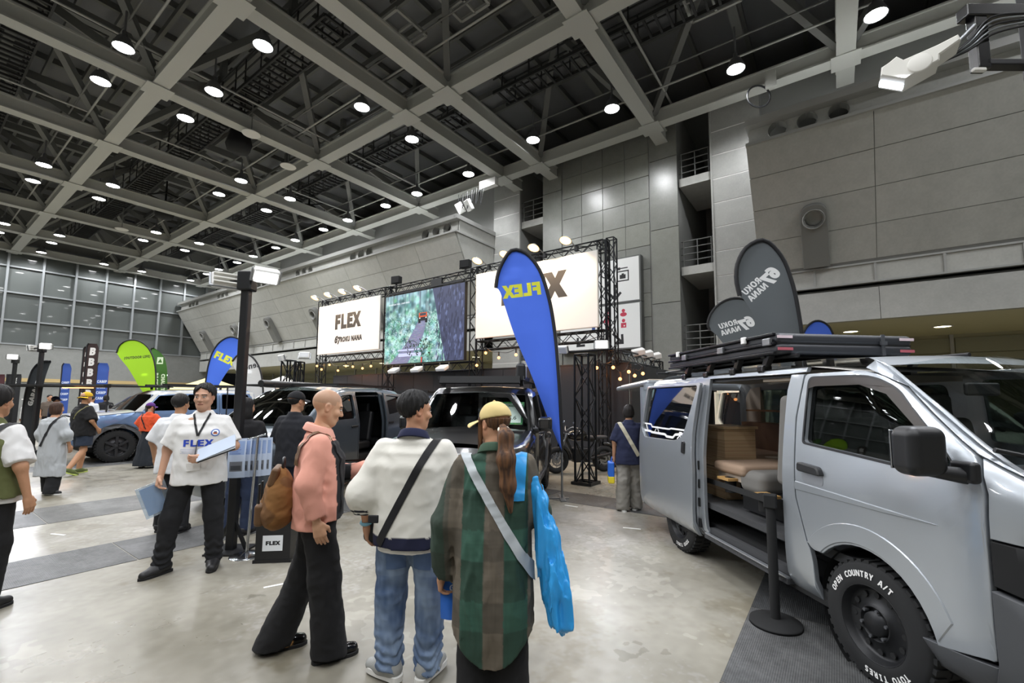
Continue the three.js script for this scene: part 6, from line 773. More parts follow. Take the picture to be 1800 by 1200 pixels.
// black booth walls of panel units
{ const T = thing('booth_wall', 'dark charcoal panel wall closing the back of the booth', 'partition', [0, 0, 0]); const pm = [0x2a2c30, 0x282a2e, 0x2d2f33].map(c => std(c, .42)); for (let i = 0; i < 13; i++) { const x0 = -17.1 + i * .99; mesh('panel', box(.975, 2.53, .05, x0 + .49, 1.275, -10.75), pm[i % 3], T); }  mesh('cap_rail', [box(12.9, .04, .08, -10.66, 2.56, -10.75)], MAT.black, T); const T2 = thing('booth_side_wall', 'dark charcoal panel wall turning back beside the motorcycle corner', 'partition', [0, 0, 0]); for (let i = 0; i < 4; i++) mesh('panel', box(.05, 2.53, .975, -4.2, 1.275, -11.27 - i * .99), pm[i % 3], T2); }
{ const T = thing('side_truss', 'black truss beam with floodlights running back from the sign truss', 'truss', [0, 0, 0]); truss(T, [-4.5, 2.75, -10.6], [-4.5, 2.75, -13.6], .26, std(0x50545a, .3, .8)); truss(T, [-4.5, 0, -13.75], [-4.5, 2.82, -13.75], .28); for (const z of [-11.9, -12.57, -13.3]) { const h = mesh('lamp_head', rbox(.34, .16, .26, .03), MAT.white, T); h.position.set(-4.4, 2.95, z); h.rotation.set(.4, .6, 0); mesh('yoke', box(.03, .2, .03, -4.45, 2.86, z), MAT.steel, T); } }
function floodHead(parent, p, ry, rx, lit, name = 'lamp_head') { const G = new THREE.Group(); G.name = name; G.scale.setScalar(.86); G.position.set(...p); G.rotation.order = 'YXZ'; G.rotation.set(rx, ry, 0); parent.add(G); mesh('housing', rbox(.3, .2, .1, .03), MAT.white, G); mesh('heat_sink', [box(.26, .02, .06, 0, .06, -.07), box(.26, .02, .06, 0, 0, -.07), box(.26, .02, .06, 0, -.06, -.07)], MAT.offwhite, G); mesh(lit ? 'lamp_face' : 'lens', box(.24, .14, .012, 0, 0, .052), lit ? glow(0xf4f8ff, 14) : std(0xcfd2d4, .2), G); mesh('yoke', [box(.02, .16, .03, -.165, 0, -.02), box(.02, .16, .03, .165, 0, -.02), box(.35, .02, .03, 0, -.09, -.02)], MAT.steel, G); return G; }
const floodLight = (p, t, cd) => { const l = new THREE.SpotLight(0xf2f6ff, cd, 0, 1.0, .7); l.position.set(...p); l.target.position.set(...t); l.castShadow = true; l.shadow.radius = 5; scene.add(l, l.target); };
{ const T = thing('truss_tower', 'free-standing black truss tower with two floodlights and a square foot', 'truss', [-4.05, 0, -7.98], .0); truss(T, [0, .02, 0], [0, 2.52, 0], .3, MAT.truss, .42, .024); mesh('foot_frame', [box(.42, .05, .05, 0, .03, .19), box(.42, .05, .05, 0, .03, -.19), box(.05, .05, .42, .19, .03, 0), box(.05, .05, .42, -.19, .03, 0)], MAT.black, T); mesh('cross_bar', rod([-.55, 2.6, 0], [.6, 2.6, 0], .025), MAT.black, T); floodHead(T, [-.48, 2.64, .1], .2, .5, false); floodHead(T, [.42, 2.68, .12], .45, .1, true); floodLight([-3.58, 2.68, -7.7], [-1.5, 1, -3], 12); }
{ const T = thing('small_truss_tower', 'slim black truss tower with two white floodlights behind the minivan', 'truss', [-11.39, 0, -6.02], .5); truss(T, [-.14, 0, 0], [-.14, 2.6, 0], .24); truss(T, [.22, 0, .1], [.22, 2.55, .1], .16); floodHead(T, [-.28, 2.66, .1], -.6, .3, false); floodHead(T, [.34, 2.72, .1], .3, -.3, false); mesh('base_plate', box(.9, .03, .6, 0, .015, 0), MAT.black, T); }
// festoon strings
function festoon(label, pts, hang) { const T = thing('festoon_string', label, 'string lights', [0, 0, 0]); for (const q of hang || []) mesh('cable', rod(q[0], q[1], .008, 4), MAT.black, T); for (let i = 0; i + 1 < pts.length; i++) { const a = pts[i], b = pts[i + 1]; mesh('cable', tube([[a[0], a[1] + .16, a[2]], [(a[0] + b[0]) / 2, (a[1] + b[1]) / 2 + .1, (a[2] + b[2]) / 2], [b[0], b[1] + .16, b[2]]], .008, 8, 4), MAT.black, T); } pts.forEach(p => { mesh('socket', rod([p[0], p[1] + .05, p[2]], [p[0], p[1] + .17, p[2]], .02, 8), MAT.black, T); mesh('bulb', mv(new THREE.SphereGeometry(.04, 12, 10), p[0], p[1], p[2]), glow(0xffa860, 5), T); }); pts.filter((p, i) => i % 3 === 1).forEach(p => { const l = new THREE.PointLight(0xff9a4a, .9); l.position.set(p[0], p[1], p[2]); l.castShadow = true; scene.add(l); }); }
festoon('warm festoon bulbs strung under the FLEX ROKU NANA board', [[-16.7, 2.91], [-16.37, 2.76], [-15.84, 2.92], [-15.26, 2.68], [-14.76, 2.83], [-14.34, 2.79], [-13.76, 2.71], [-13.28, 2.77]].map(p => [...p, -9.75]), [[[-16.7, 3.07, -9.75], [-17.5, 3.1, -10.33]], [[-13.28, 2.93, -9.75], [-13.22, 2.95, -10.3]]]);
festoon('warm festoon bulbs strung under the board behind the blue flag', [[-8.4, 2.6], [-8.07, 2.94], [-7.6, 2.78], [-7.01, 2.83], [-6.57, 2.81], [-5.52, 2.91], [-4.6, 2.97]].map(p => [...p, -9.75]), [[[-8.4, 2.76, -9.75], [-9.0, 2.7, -10.3]], [[-4.6, 3.13, -9.75], [-4.74, 3.15, -10.34]]]);
festoon('warm festoon bulbs hanging over the motorcycle corner', [[-4.58, 2.38, -9.63], [-4.26, 2.39, -9.85], [-4.13, 2.12, -9.94], [-3.96, 2.29, -10.06], [-3.85, 2.2, -10.15], [-3.69, 2.25, -10.25]], [[[-4.58, 2.54, -9.63], [-4.62, 2.9, -10.32]], [[-3.69, 2.41, -10.25], [-4.4, 2.8, -10.9]]]);
// way-finding sign boxes on the pillar
function wallSign(x0, x1, y0, y1, draw, label) { const w = x1 - x0, h = y1 - y0, T = thing('wayfinding_sign', label, 'sign', [(x0 + x1) / 2, (y0 + y1) / 2, -16.62]); const map = canvasTex(1024, Math.round(1024 * h / w), (x, W, H) => { x.fillStyle = '#eceeec'; x.fillRect(0, 0, W, H); draw(x, W, H); }); mesh('sign_box', box(w + .12, h + .1, .3), M_rail, T); mesh('sign_face', new THREE.PlaneGeometry(w, h).translate(0, 0, .156), std(0xffffff, .45, 0, { map }), T); }
const arrow = (x, cx, cy, s, a) => { x.save(); x.translate(cx, cy); x.rotate(a); x.fillStyle = '#1d1d1f'; x.fillRect(-s * .08, -s * .5, s * .16, s * .86); x.lineWidth = s * .16; x.strokeStyle = '#1d1d1f'; x.beginPath(); x.moveTo(-s * .38, s * .02); x.lineTo(0, s * .42); x.lineTo(s * .38, s * .02); x.stroke(); x.restore(); };
const man = (x, cx, cy, s, c, skirt) => { x.fillStyle = c; x.beginPath(); x.arc(cx, cy - s * .42, s * .09, 0, 7); x.fill(); if (skirt) { x.beginPath(); x.moveTo(cx - s * .1, cy - s * .3); x.lineTo(cx + s * .1, cy - s * .3); x.lineTo(cx + s * .22, cy + s * .12); x.lineTo(cx - s * .22, cy + s * .12); x.fill(); x.fillRect(cx - s * .08, cy + s * .1, s * .16, s * .38); } else { x.fillRect(cx - s * .16, cy - s * .3, s * .32, s * .4); x.fillRect(cx - s * .1, cy, s * .2, s * .48); } };
wallSign(-9.5, -6.0, 5.5, 7.22, (x, W, H) => { const X = u => (u + 9.5) / 3.5 * W; x.lineWidth = 14; x.strokeStyle = '#1d1d1f'; x.beginPath(); x.arc(X(-7.42), 150, 44, 0, 7); x.stroke(); x.font = 'bold 62px sans-serif'; x.fillStyle = '#1d1d1f'; x.textAlign = 'center'; x.fillText('\u00a5', X(-7.42), 172); x.beginPath(); x.moveTo(X(-7.42) + 20, 196); x.lineTo(X(-7.42) + 62, 206); x.stroke(); x.strokeRect(X(-6.66) - 70, 150, 136, 112); x.fillRect(X(-6.66) - 38, 190, 72, 48); x.fillRect(X(-6.66) - 14, 176, 28, 14); x.fillRect(X(-6.66) - 60, 100, 30, 32); x.fillRect(X(-6.66) - 30, 108, 90, 12); arrow(x, X(-7.0), 390, 190, 0); arrow(x, X(-8.6), 390, 190, 0); man(x, X(-8.3), 180, 150, '#1d1d1f'); }, 'white wall sign box with exchange and locker pictograms and a down arrow');
wallSign(-9.5, -6.0, 3.66, 5.38, (x, W, H) => { const X = u => (u + 9.5) / 3.5 * W; man(x, X(-7.35), 170, 210, '#c3374f', true); man(x, X(-7.95), 170, 210, '#2b4a8c'); x.fillStyle = '#c3374f'; x.beginPath(); x.arc(X(-6.66), 74, 20, 0, 7); x.fill(); x.beginPath(); x.ellipse(X(-6.66), 118, 40, 24, 0, 0, 7); x.fill(); x.beginPath(); x.arc(X(-6.66), 190, 20, 0, 7); x.fill(); x.fillRect(X(-6.66) - 32, 216, 64, 56); x.fillStyle = '#eceeec'; x.beginPath(); x.arc(X(-6.66) + 8, 250, 9, 0, 7); x.fill(); arrow(x, X(-6.9), 392, 180, -.8); arrow(x, X(-8.5), 392, 180, .8); }, 'white wall sign box with red restroom pictograms and a slanting arrow');
{ const T = thing('wayfinding_sign', 'small white wall sign with an arrow hanging on the far overhang', 'sign', [-36.2, 6.6, -15.0]); const map = canvasTex(128, 300, (x, W, H) => { x.fillStyle = '#e9ebea'; x.fillRect(0, 0, W, H); man(x, 44, 80, 110, '#2b4a8c'); man(x, 88, 80, 110, '#3b3b3f', true); arrow(x, 64, 215, 100, -1.57); }); mesh('sign_box', box(.72, 1.5, .12), M_rail, T); mesh('sign_face', new THREE.PlaneGeometry(.68, 1.45).translate(0, 0, .066), std(0xffffff, .5, 0, { map }), T); mesh('bracket', rod([0, .75, 0], [0, 1.6, .25], .03), M_rail, T); }

// ---------- feather flags
function curve2(pts, n) { const c = new THREE.CatmullRomCurve3(pts.map(p => V3(p[0], p[1], 0)), false, 'centripetal'); const o = []; for (let i = 0; i <= n; i++) o.push(c.getPoint(i / n)); return o; }
function feather(label, base, pole, free, color, draw, o = {}) {
  const T = thing('feather_flag', label, 'flag', [base[0], 0, base[1]], (o.yaw ?? YAW) * RAD), N = 40, A = curve2(pole, N), B = curve2(free, N), all = [...pole, ...free], x0 = Math.min(...all.map(p => p[0])) - .05, x1 = Math.max(...all.map(p => p[0])) + .05, y0 = Math.min(...all.map(p => p[1])) - .05, y1 = Math.max(...all.map(p => p[1])) + .05, S = Math.min(400, 1400 / (y1 - y0));
  const map = canvasTex(Math.ceil((x1 - x0) * S), Math.ceil((y1 - y0) * S), (x, w, h) => { x.fillStyle = color; x.fillRect(0, 0, w, h); if (draw) draw(x, (a, b) => [(a - x0) * S, (y1 - b) * S], S); });
  const g = gridSheet(12, N, (u, v) => { const k = Math.round(v * N), a = A[k], b = B[k]; return [mix(a.x, b.x, u), mix(a.y, b.y, u), .035 * Math.sin(u * Math.PI) * Math.sin(v * 5 + 1)]; }), p = g.attributes.position, uv = g.attributes.uv; for (let i = 0; i < p.count; i++) uv.setXY(i, (p.getX(i) - x0) / (x1 - x0), (p.getY(i) - y0) / (y1 - y0));
  mesh('flag_cloth', g, phys(0xffffff, .8, 0, { map, side: THREE.DoubleSide, transmission: .12, thickness: 0 }), T);
  const hem = gridSheet(2, N, (u, v) => { const k = Math.round(v * N), a = A[k], b = B[k], d = Math.hypot(b.x - a.x, b.y - a.y) || 1, q = A[Math.min(N, k + 1)], r = A[Math.max(0, k - 1)], tx = q.x - r.x, ty = q.y - r.y, tl = Math.hypot(tx, ty) || 1; let nx = -ty / tl, ny = tx / tl; if (o.flip) { nx = -nx; ny = -ny; } return [a.x - nx * (u * .06 - .03), a.y - ny * (u * .06 - .03), .006]; });
  mesh('pole_sleeve', merge([new THREE.TubeGeometry(new THREE.CatmullRomCurve3(A.filter((q, i) => i % 4 === 0 || i === N)), 50, o.sleeve ?? .028, 6)]), std(o.hem ?? 0x17181b, .7), T);
  const bx = pole[0][0], by = pole[0][1]; mesh('pole', rod([bx, .02, 0], [bx, by + .1, 0], .018, 10), o.poleMat || MAT.steel, T); mesh('base_plate', o.round ? lathe([[0, .03], [.2, .03], [.24, .0]], 24) : [box(.62, .016, .09, bx - .2, .01, 0), box(.09, .016, .5, bx, .012, 0)], MAT.steel, T);
  return T;
}
function mirroredText(x, S, P, t, size, ang, color, flip = -1, weight = 900) { x.save(); x.translate(...P); x.rotate(ang); x.scale(flip, 1); x.fillStyle = color; x.strokeStyle = color; x.lineWidth = size * S * .05; x.font = `${weight} ${size * S}px sans-serif`; x.textAlign = 'center'; x.textBaseline = 'middle'; x.fillText(t, 0, 0); if (weight > 500) x.strokeText(t, 0, 0); x.restore(); }
feather('tall blue feather flag with mirrored yellow FLEX beside the black off-roader', [-3.76, -6.59], [[-.02, .75], [-.05, 1.65], [-.17, 3.0], [-.42, 3.9], [-.81, 4.23], [-1.08, 3.9], [-1.15, 3.54]], [[-.02, .75], [-.29, 1.41], [-.53, 2.03], [-.82, 2.71], [-.97, 3.15], [-1.07, 3.45], [-1.11, 3.52]], '#4570e6', (x, P, S) => mirroredText(x, S, P(-.69, 3.5), 'FLEX', .29, -.12, '#d5d93a'), { sleeve: .034 });
const roku = (x, S, P, a, k) => { x.save(); x.translate(...P); x.rotate(a); x.scale(-k, k); x.transform(1, 0, -.12, 1, 0, 0); x.fillStyle = '#e6e8e9'; x.font = `900 ${.155 * S}px sans-serif`; x.textAlign = 'left'; x.fillText('ROKU', -.02 * S, -.02 * S); x.fillText('NANA', -.02 * S, .13 * S); x.restore(); x.save(); x.translate(...P); x.rotate(a); x.scale(-k, k); emblem67(x, -.28 * S, .1 * S, .3 * S, '#e6e8e9'); x.restore(); };
feather('large grey feather flag with mirrored ROKU NANA rising behind the roof tent', [-.36, -7.34], [[.02, .5], [.02, 2.13], [0, 2.57], [-.07, 3.18], [-.23, 3.68], [-.52, 3.92], [-.8, 3.69], [-.88, 3.38], [-.84, 3.1]], [[.02, .5], [-.2, 1.5], [-.42, 2.2], [-.58, 2.62], [-.67, 2.85], [-.74, 2.97], [-.79, 3.05], [-.83, 3.09], [-.84, 3.1]], '#5c6266', (x, P, S) => roku(x, S, P(-.5, 3.3), -.72, .78), { sleeve: .03 });
feather('smaller grey feather flag with mirrored ROKU NANA bending behind the larger one', [-1.07, -12.11], [[.01, .5], [.01, 2.22], [-.08, 2.82], [-.27, 3.57], [-.62, 3.98], [-1.07, 4.06], [-1.48, 3.81], [-1.65, 3.43], [-1.6, 3.29]], [[.01, .5], [-.3, 1.6], [-.7, 2.3], [-1.0, 2.65], [-1.28, 2.95], [-1.44, 3.16], [-1.54, 3.25], [-1.58, 3.28], [-1.6, 3.29]], '#5c6266', (x, P, S) => roku(x, S, P(-.92, 3.42), -.28, 1.1), { sleeve: .03 });
feather('blue feather flag whose round top shows above the roof tent', [-.01, -14.71], [[.08, .6], [.08, 2.93], [.03, 3.39], [-.1, 3.67], [-.38, 3.81], [-.65, 3.67], [-.77, 3.48]], [[.08, .6], [-.16, 2.0], [-.39, 2.7], [-.6, 3.15], [-.7, 3.35], [-.74, 3.43], [-.76, 3.47]], '#3f66d0', null);
feather('lime green feather flag with a small bracketed dark name', [-22.9, -6.43], [[0, .6], [0, 1.6], [-.04, 2.07], [-.13, 2.89], [-.43, 3.63], [-1.0, 4.01], [-1.59, 3.91], [-1.79, 3.48]], [[0, .6], [-.38, 1.6], [-.72, 2.06], [-1.08, 2.6], [-1.3, 2.9], [-1.5, 3.12], [-1.65, 3.29], [-1.76, 3.45]], '#9fd11f', (x, P, S) => mirroredText(x, S, P(-.92, 3.3), '(OUTDOOR LIFE)', .14, -.08, '#30381c', 1, 700));
feather('dark green feather banner lettered CHALET BACKYARD with a tent emblem', [-23.74, -7.07], [[-.65, .5], [-.65, 1.6], [-.73, 2.59], [-.79, 3.09], [-.85, 3.46], [-.87, 3.79], [-.77, 3.8]], [[0, .5], [0, 1.6], [-.06, 2.34], [-.13, 2.96], [-.29, 3.41], [-.57, 3.69], [-.75, 3.8]], '#3f6a2c', (x, P, S) => { mirroredText(x, S, P(-.24, 2.3), 'CHALET', .2, 1.5, '#dfe7d8', 1); mirroredText(x, S, P(-.52, 2.2), 'BACKYARD', .2, 1.5, '#dfe7d8', 1); x.fillStyle = '#dfe7d8'; const q = P(-.6, 3.4); x.fillRect(q[0], q[1], .28 * S, .3 * S); x.fillStyle = '#3f6a2c'; x.beginPath(); x.moveTo(q[0] + .14 * S, q[1] + .06 * S); x.lineTo(q[0] + .24 * S, q[1] + .24 * S); x.lineTo(q[0] + .04 * S, q[1] + .24 * S); x.fill(); });
feather('blue feather flag with readable yellow FLEX beyond the staff member', [-18.35, -6.6], [[-.09, .5], [-.09, 1.61], [-.06, 2.18], [.03, 2.94], [.27, 3.55], [.73, 3.83], [1.15, 3.66], [1.36, 3.15]], [[-.09, .5], [.25, 1.6], [.48, 2.2], [.8, 2.73], [.95, 2.9], [1.1, 3.03], [1.25, 3.09], [1.35, 3.13]], '#4470e0', (x, P, S) => mirroredText(x, S, P(.55, 3.05), 'FLEX', .34, .42, '#dfe03a', 1), { flip: true });
feather('white feather flag with mirrored dark script behind the light pole', [-15.65, -7.29], [[0, .5], [0, 1.62], [-.05, 2.15], [-.17, 2.61], [-.39, 2.96], [-.67, 3.13], [-.89, 3.11], [-1.11, 2.86]], [[0, .5], [-.43, 1.7], [-.74, 2.15], [-.93, 2.47], [-1.0, 2.6], [-1.04, 2.67], [-1.09, 2.8], [-1.11, 2.84]], '#c9cac8', (x, P, S) => mirroredText(x, S, P(-.55, 2.68), 'Renoca', .24, -.25, '#3a3a3c', -1, 600));
feather('black feather banner with white lettering beside the aisle light pole', [-19.7, -2.58], [[-.3, .4], [-.3, 1.5], [-.23, 2.1], [-.15, 2.44], [.02, 2.65], [.22, 2.72], [.36, 2.71]], [[.21, .4], [.21, 1.5], [.23, 1.93], [.27, 2.24], [.32, 2.45], [.36, 2.6], [.4, 2.69]], '#1d2226', (x, P, S) => mirroredText(x, S, P(.0, 1.75), 'GARAGE', .2, -1.35, '#d5d8da', 1));
for (const [b, x0, label] of [[[-24.2, -2.2], 0, 'maroon and white vertical banner at the far end of the aisle'], [[-23.4, -2.5], 1, 'black vertical banner with white lettering at the far end of the aisle']]) feather(label, b, [[-.2, .5], [-.2, 1.6], [-.2, 2.0], [-.2, 2.3], [-.2, 2.42]], [[.3, .5], [.3, 1.6], [.3, 2.0], [.3, 2.3], [.28, 2.42]], x0 ? '#1e1f22' : '#4a2228', (x, P, S) => mirroredText(x, S, P(.05, 1.9), x0 ? 'OUTDOOR' : 'CAMP', .16, -1.57, '#e0e0de', 1));
for (const [b, w, h, label, brown, t] of [[[-27.43, -5.06], .3, 3.9, 'narrow dark brown banner with a column of white letters B', 1], [[-25.86, -4.95], .52, 3.93, 'wide dark brown banner with a column of white letters B', 1], [[-30.92, -5.04], .46, 3.3, 'shorter blue vertical banner with white lettering', 0], [[-30.3, -6.25], .6, 3.38, 'taller blue vertical banner with white lettering', 0], [[-31.9, -6.77], .14, 3.3, 'thin red vertical banner', 2]]) feather(label, b, [[-w / 2, .6], [-w / 2, 1.6], [-w / 2, h - .4], [-w / 2, h - .1], [-w / 2 + .06, h]], [[w / 2, .6], [w / 2, 1.6], [w / 2, h - .5], [w / 2, h - .25], [w / 2 - .1, h - .02]], brown === 1 ? '#31211f' : brown === 2 ? '#a83238' : '#2f4f9c', (x, P, S) => { if (brown === 1) for (let k = 0; k < 7; k++) mirroredText(x, S, P(-.02, h - .35 - k * .45), 'B', w * .8, 0, '#dedcd8', 1); else if (!brown) { mirroredText(x, S, P(0, h - .4), '\u65c5', w * .7, 0, '#d6dcea', 1); for (let k = 0; k < 4; k++) mirroredText(x, S, P(0, h - .95 - k * .28), 'CAMP', w * .3, 0, '#cfd8ea', 1, 700); } });

// ---------- light poles
function lightPole(label, p, h, heads, opt = {}) { const T = thing('light_pole', label, 'light pole', [p[0], 0, p[1]], opt.ry ?? 0); mesh('post', rbox(.085, h, .085, .012, 0, h / 2, 0), MAT.black, T); mesh('foot', [box(.36, .02, .36, 0, .01, 0), bar([.16, .02, 0], [.03, .3, 0], .03, .03), bar([-.16, .02, 0], [-.03, .3, 0], .03, .03)], MAT.black, T); mesh('head_bracket', rbox(.16, .22, .14, .02, 0, h - .05, 0), MAT.black, T); for (const q of heads) { floodHead(T, q.p, q.ry, q.rx, q.lit); mesh('arm', rod([0, h - .05, 0], [q.p[0] * .75, q.p[1], q.p[2] * .75], .022), MAT.black, T); } return T; }
lightPole('black square light pole with one lit and one dark floodlight beside the brochure stand', [-5.35, -2.25], 2.98, [{ p: [.24, 2.98, .05], ry: .7, rx: .75, lit: true }, { p: [-.22, 2.92, .05], ry: -2.4, rx: .3, lit: false }], { ry: YAW * RAD });
floodLight([-5.1, 2.95, -2.2], [-2.5, .6, -4.5], 14);
lightPole('black light pole with a bright floodlight rising from the far crowd', [-18.32, -2.45], 3.05, [{ p: [.2, 3.05, .1], ry: .5, rx: .2, lit: true }, { p: [-.3, 3.0, 0], ry: -1.4, rx: .2, lit: false }], { ry: YAW * RAD });
lightPole('black light pole with a dazzling floodlight at the end of the aisle', [-22.21, -2.39], 2.9, [{ p: [0, 2.94, .1], ry: .7, rx: .1, lit: true }], { ry: YAW * RAD });
floodLight([-18, 3.0, -2.2], [-13, .5, -1.5], 22); floodLight([-22, 2.9, -2.1], [-16, .5, 0], 18);
lightPole('low floodlight stand glaring beside the dark green banner', [-26.5, -7.0], 2.66, [{ p: [0, 2.7, .1], ry: .75, rx: 0, lit: true }, { p: [.95, 2.65, .1], ry: 1.6, rx: .1, lit: true }], { ry: YAW * RAD });
lightPole('low floodlight stand glaring below the white feather flag', [-16.75, -7.3], 2.5, [{ p: [0, 2.55, .1], ry: .7, rx: 0, lit: true }], { ry: YAW * RAD });
{ // tall rig beyond the silver van, one white flood head with cables
  const T = thing('light_rig', 'tall black light rig with a white floodlight head and dangling cables above the silver van', 'light rig', [1.42, 0, -5.02], YAW * RAD);
  mesh('post', rbox(.13, 5.0, .13, .015, 0, 2.5, 0), MAT.black, T); mesh('foot', box(.7, .03, .7, 0, .015, 0), MAT.black, T); mesh('top_bar', rbox(.62, .1, .1, .01, -.26, 4.68, 0), MAT.blackGloss, T); mesh('drop_plate', rbox(.1, .5, .08, .01, -.46, 4.45, 0), MAT.blackGloss, T); mesh('lower_bar', rbox(.5, .05, .08, .01, -.2, 4.25, 0), MAT.black, T);
  const H = new THREE.Group(); H.name = 'lamp_head'; H.position.set(-1.0, 4.17, .05); H.scale.setScalar(.82); H.rotation.set(0, -.62, .1); T.add(H); mesh('housing', extr(poly([[-.28, .02], [-.26, .1], [-.2, .12], [-.14, .15], [-.1, .09], [.14, .1], [.28, .12], [.29, .06], [.14, 0], [.13, -.05], [-.12, -.11]]), .2, .012).translate(0, 0, -.1), MAT.offwhite, H); const f = mesh('lamp_face', box(.2, .02, .08), glow(0xeaf2ff, 5), H); f.position.set(-.205, -.055, 0); f.rotation.z = -.68; mesh('side_cap', rot(lathe([[0, .02], [.08, .02], [.09, 0]], 24), Math.PI / 2).translate(0, -.01, .11), MAT.offwhite, H); mesh('yoke', rod([.26, .08, 0], [.42, .2, 0], .02), MAT.steel, H);
  for (let k = 0; k < 5; k++) mesh('cable', tube([[-.76, 4.27, .02 * k], [-.55, 4.36 + k * .02, .03], [-.42, 4.45 + k * .035, .06], [-.05, 4.55 + k * .02, .07]], .009, 14, 5), k % 2 ? MAT.steel : MAT.black, T); mesh('cable_plug', rbox(.1, .03, .03, .01, -.54, 4.16, .06), MAT.offwhite, T);
  floodLight([.55, 4.1, -4.3], [-1.4, .3, -2.8], 22);
}
// ---------- stanchions, brochure stand, box
{ const T = thing('belt_stanchion', 'black belt stanchion standing in front of the open van door', 'stanchion', [-.44, 0, -3.87]); mesh('base', lathe([[0, .05], [.08, .048], [.17, .03], [.175, 0], [0, 0]], 36), MAT.blackMatte, T); mesh('post', rod([0, .03, 0], [0, .86, 0], .033, 18), MAT.blackMatte, T); mesh('belt_head', rbox(.085, .1, .085, .01, 0, .88, 0), MAT.blackMatte, T); const e = [-.92, .79, -1.42]; mesh('belt', bar([0, .88, 0], e, .004, .05), MAT.blackMatte, T); }
{ const T = thing('brochure_stand', 'chrome stand hung with clear bags of brochures', 'stand', [-5.06, 0, -2.28], YAW * RAD); mesh('base', lathe([[0, .04], [.05, .035], [.15, .015], [.16, 0]], 30), MAT.chrome, T); mesh('pole', rod([0, .02, 0], [.05, 1.22, 0], .014, 12), MAT.chrome, T); mesh('top_rail', rod([-.12, 1.17, .02], [.12, 1.24, -.02], .01, 8), MAT.chrome, T);
  const map = canvasTex(160, 256, (x, w, h) => { x.fillStyle = '#b9c7dc'; x.fillRect(0, 0, w, h); x.fillStyle = '#8fa6cf'; x.fillRect(14, 16, w - 28, 90); x.fillStyle = '#6f86b8'; for (let i = 0; i < 6; i++) x.fillRect(20, 30 + i * 13, 40 + rnd() * 70, 6); x.fillStyle = '#6d7178'; x.fillRect(26, 150, w - 52, 64); x.fillStyle = '#3e4248'; x.fillRect(36, 176, w - 72, 30); }); const m = std(0xffffff, .3, 0, { map, side: THREE.DoubleSide }); for (let k = 0; k < 6; k++) { const b = mesh('brochure_bag', gridSheet(6, 6, (u, v) => [(u - .5) * .17, (v - 1) * .4, .012 * Math.sin(u * 5 + k) + .01 * Math.sin(v * 4)]), m, T); b.position.set(-.12 + k * .038, 1.2, .07 - k * .03); b.rotation.y = .1 + k * .1; } }
{ const T = thing('flyer_box', 'black plastic flyer box with a white FLEX label', 'box', [-4.72, 0, -2.42], YAW * RAD + .12); const P = MAT.black; mesh('box_shell', [rbox(.33, .4, .02, .006, 0, .2, .11), rbox(.33, .46, .02, .006, 0, .23, -.11), rbox(.02, .42, .22, .006, .155, .21, 0), rbox(.02, .42, .22, .006, -.155, .21, 0), box(.31, .02, .22, 0, .012, 0)], P, T); mesh('label_card', new THREE.PlaneGeometry(.19, .15).translate(0, .19, .123), std(0xffffff, .5, 0, { map: canvasTex(256, 200, (x, w, h) => { x.fillStyle = '#dfe3e6'; x.fillRect(0, 0, w, h); heavy(x, 'FLEX', w / 2, 122, 64, 1.25, '#16171a'); }) }), T); mesh('flyer_stack', rbox(.27, .36, .13, .004, 0, .21, 0), std(0xc9cdd2, .7), T); mesh('rim', [box(.35, .03, .025, 0, .39, .115), box(.36, .03, .03, 0, .015, .11)], P, T); }
{ staff.g.updateMatrixWorld(true); const a = thing('paper_stack', 'sheaf of white leaflets held in the staff member\'s bent arm', 'papers'); a.position.copy(V3(.17, 1.13, .27).applyMatrix4(staff.g.matrixWorld)); a.rotation.set(0, staff.g.rotation.y, 0); const q = mesh('leaflet', rbox(.34, .01, .15, .003), std(0xd4dbe4, .6), a); q.rotation.set(.75, .1, .42); const q2 = mesh('leaflet', rbox(.33, .006, .15, .002, .01, .012, 0), std(0xb9c6d8, .6), a); q2.rotation.set(.72, .16, .44); const cl = mesh('clipboard', rbox(.33, .008, .16, .003, 0, -.012, 0), std(0x2b2d31, .6), a); cl.rotation.set(.75, .1, .42);
  const b = thing('clear_folder', 'clear plastic folder with flyers hanging from the staff member\'s hand', 'folder'); b.position.copy(V3(-.31, .68, .06).applyMatrix4(staff.g.matrixWorld)); b.rotation.set(.1, staff.g.rotation.y + .5, .25); mesh('sleeve', rbox(.22, .3, .008, .003), phys(0xdfe8ef, .15, 0, { transmission: .8, thickness: 0 }), b); mesh('flyer', rbox(.15, .26, .004, .001, -.01, 0, -.003), std(0x7fa3c9, .6), b); }
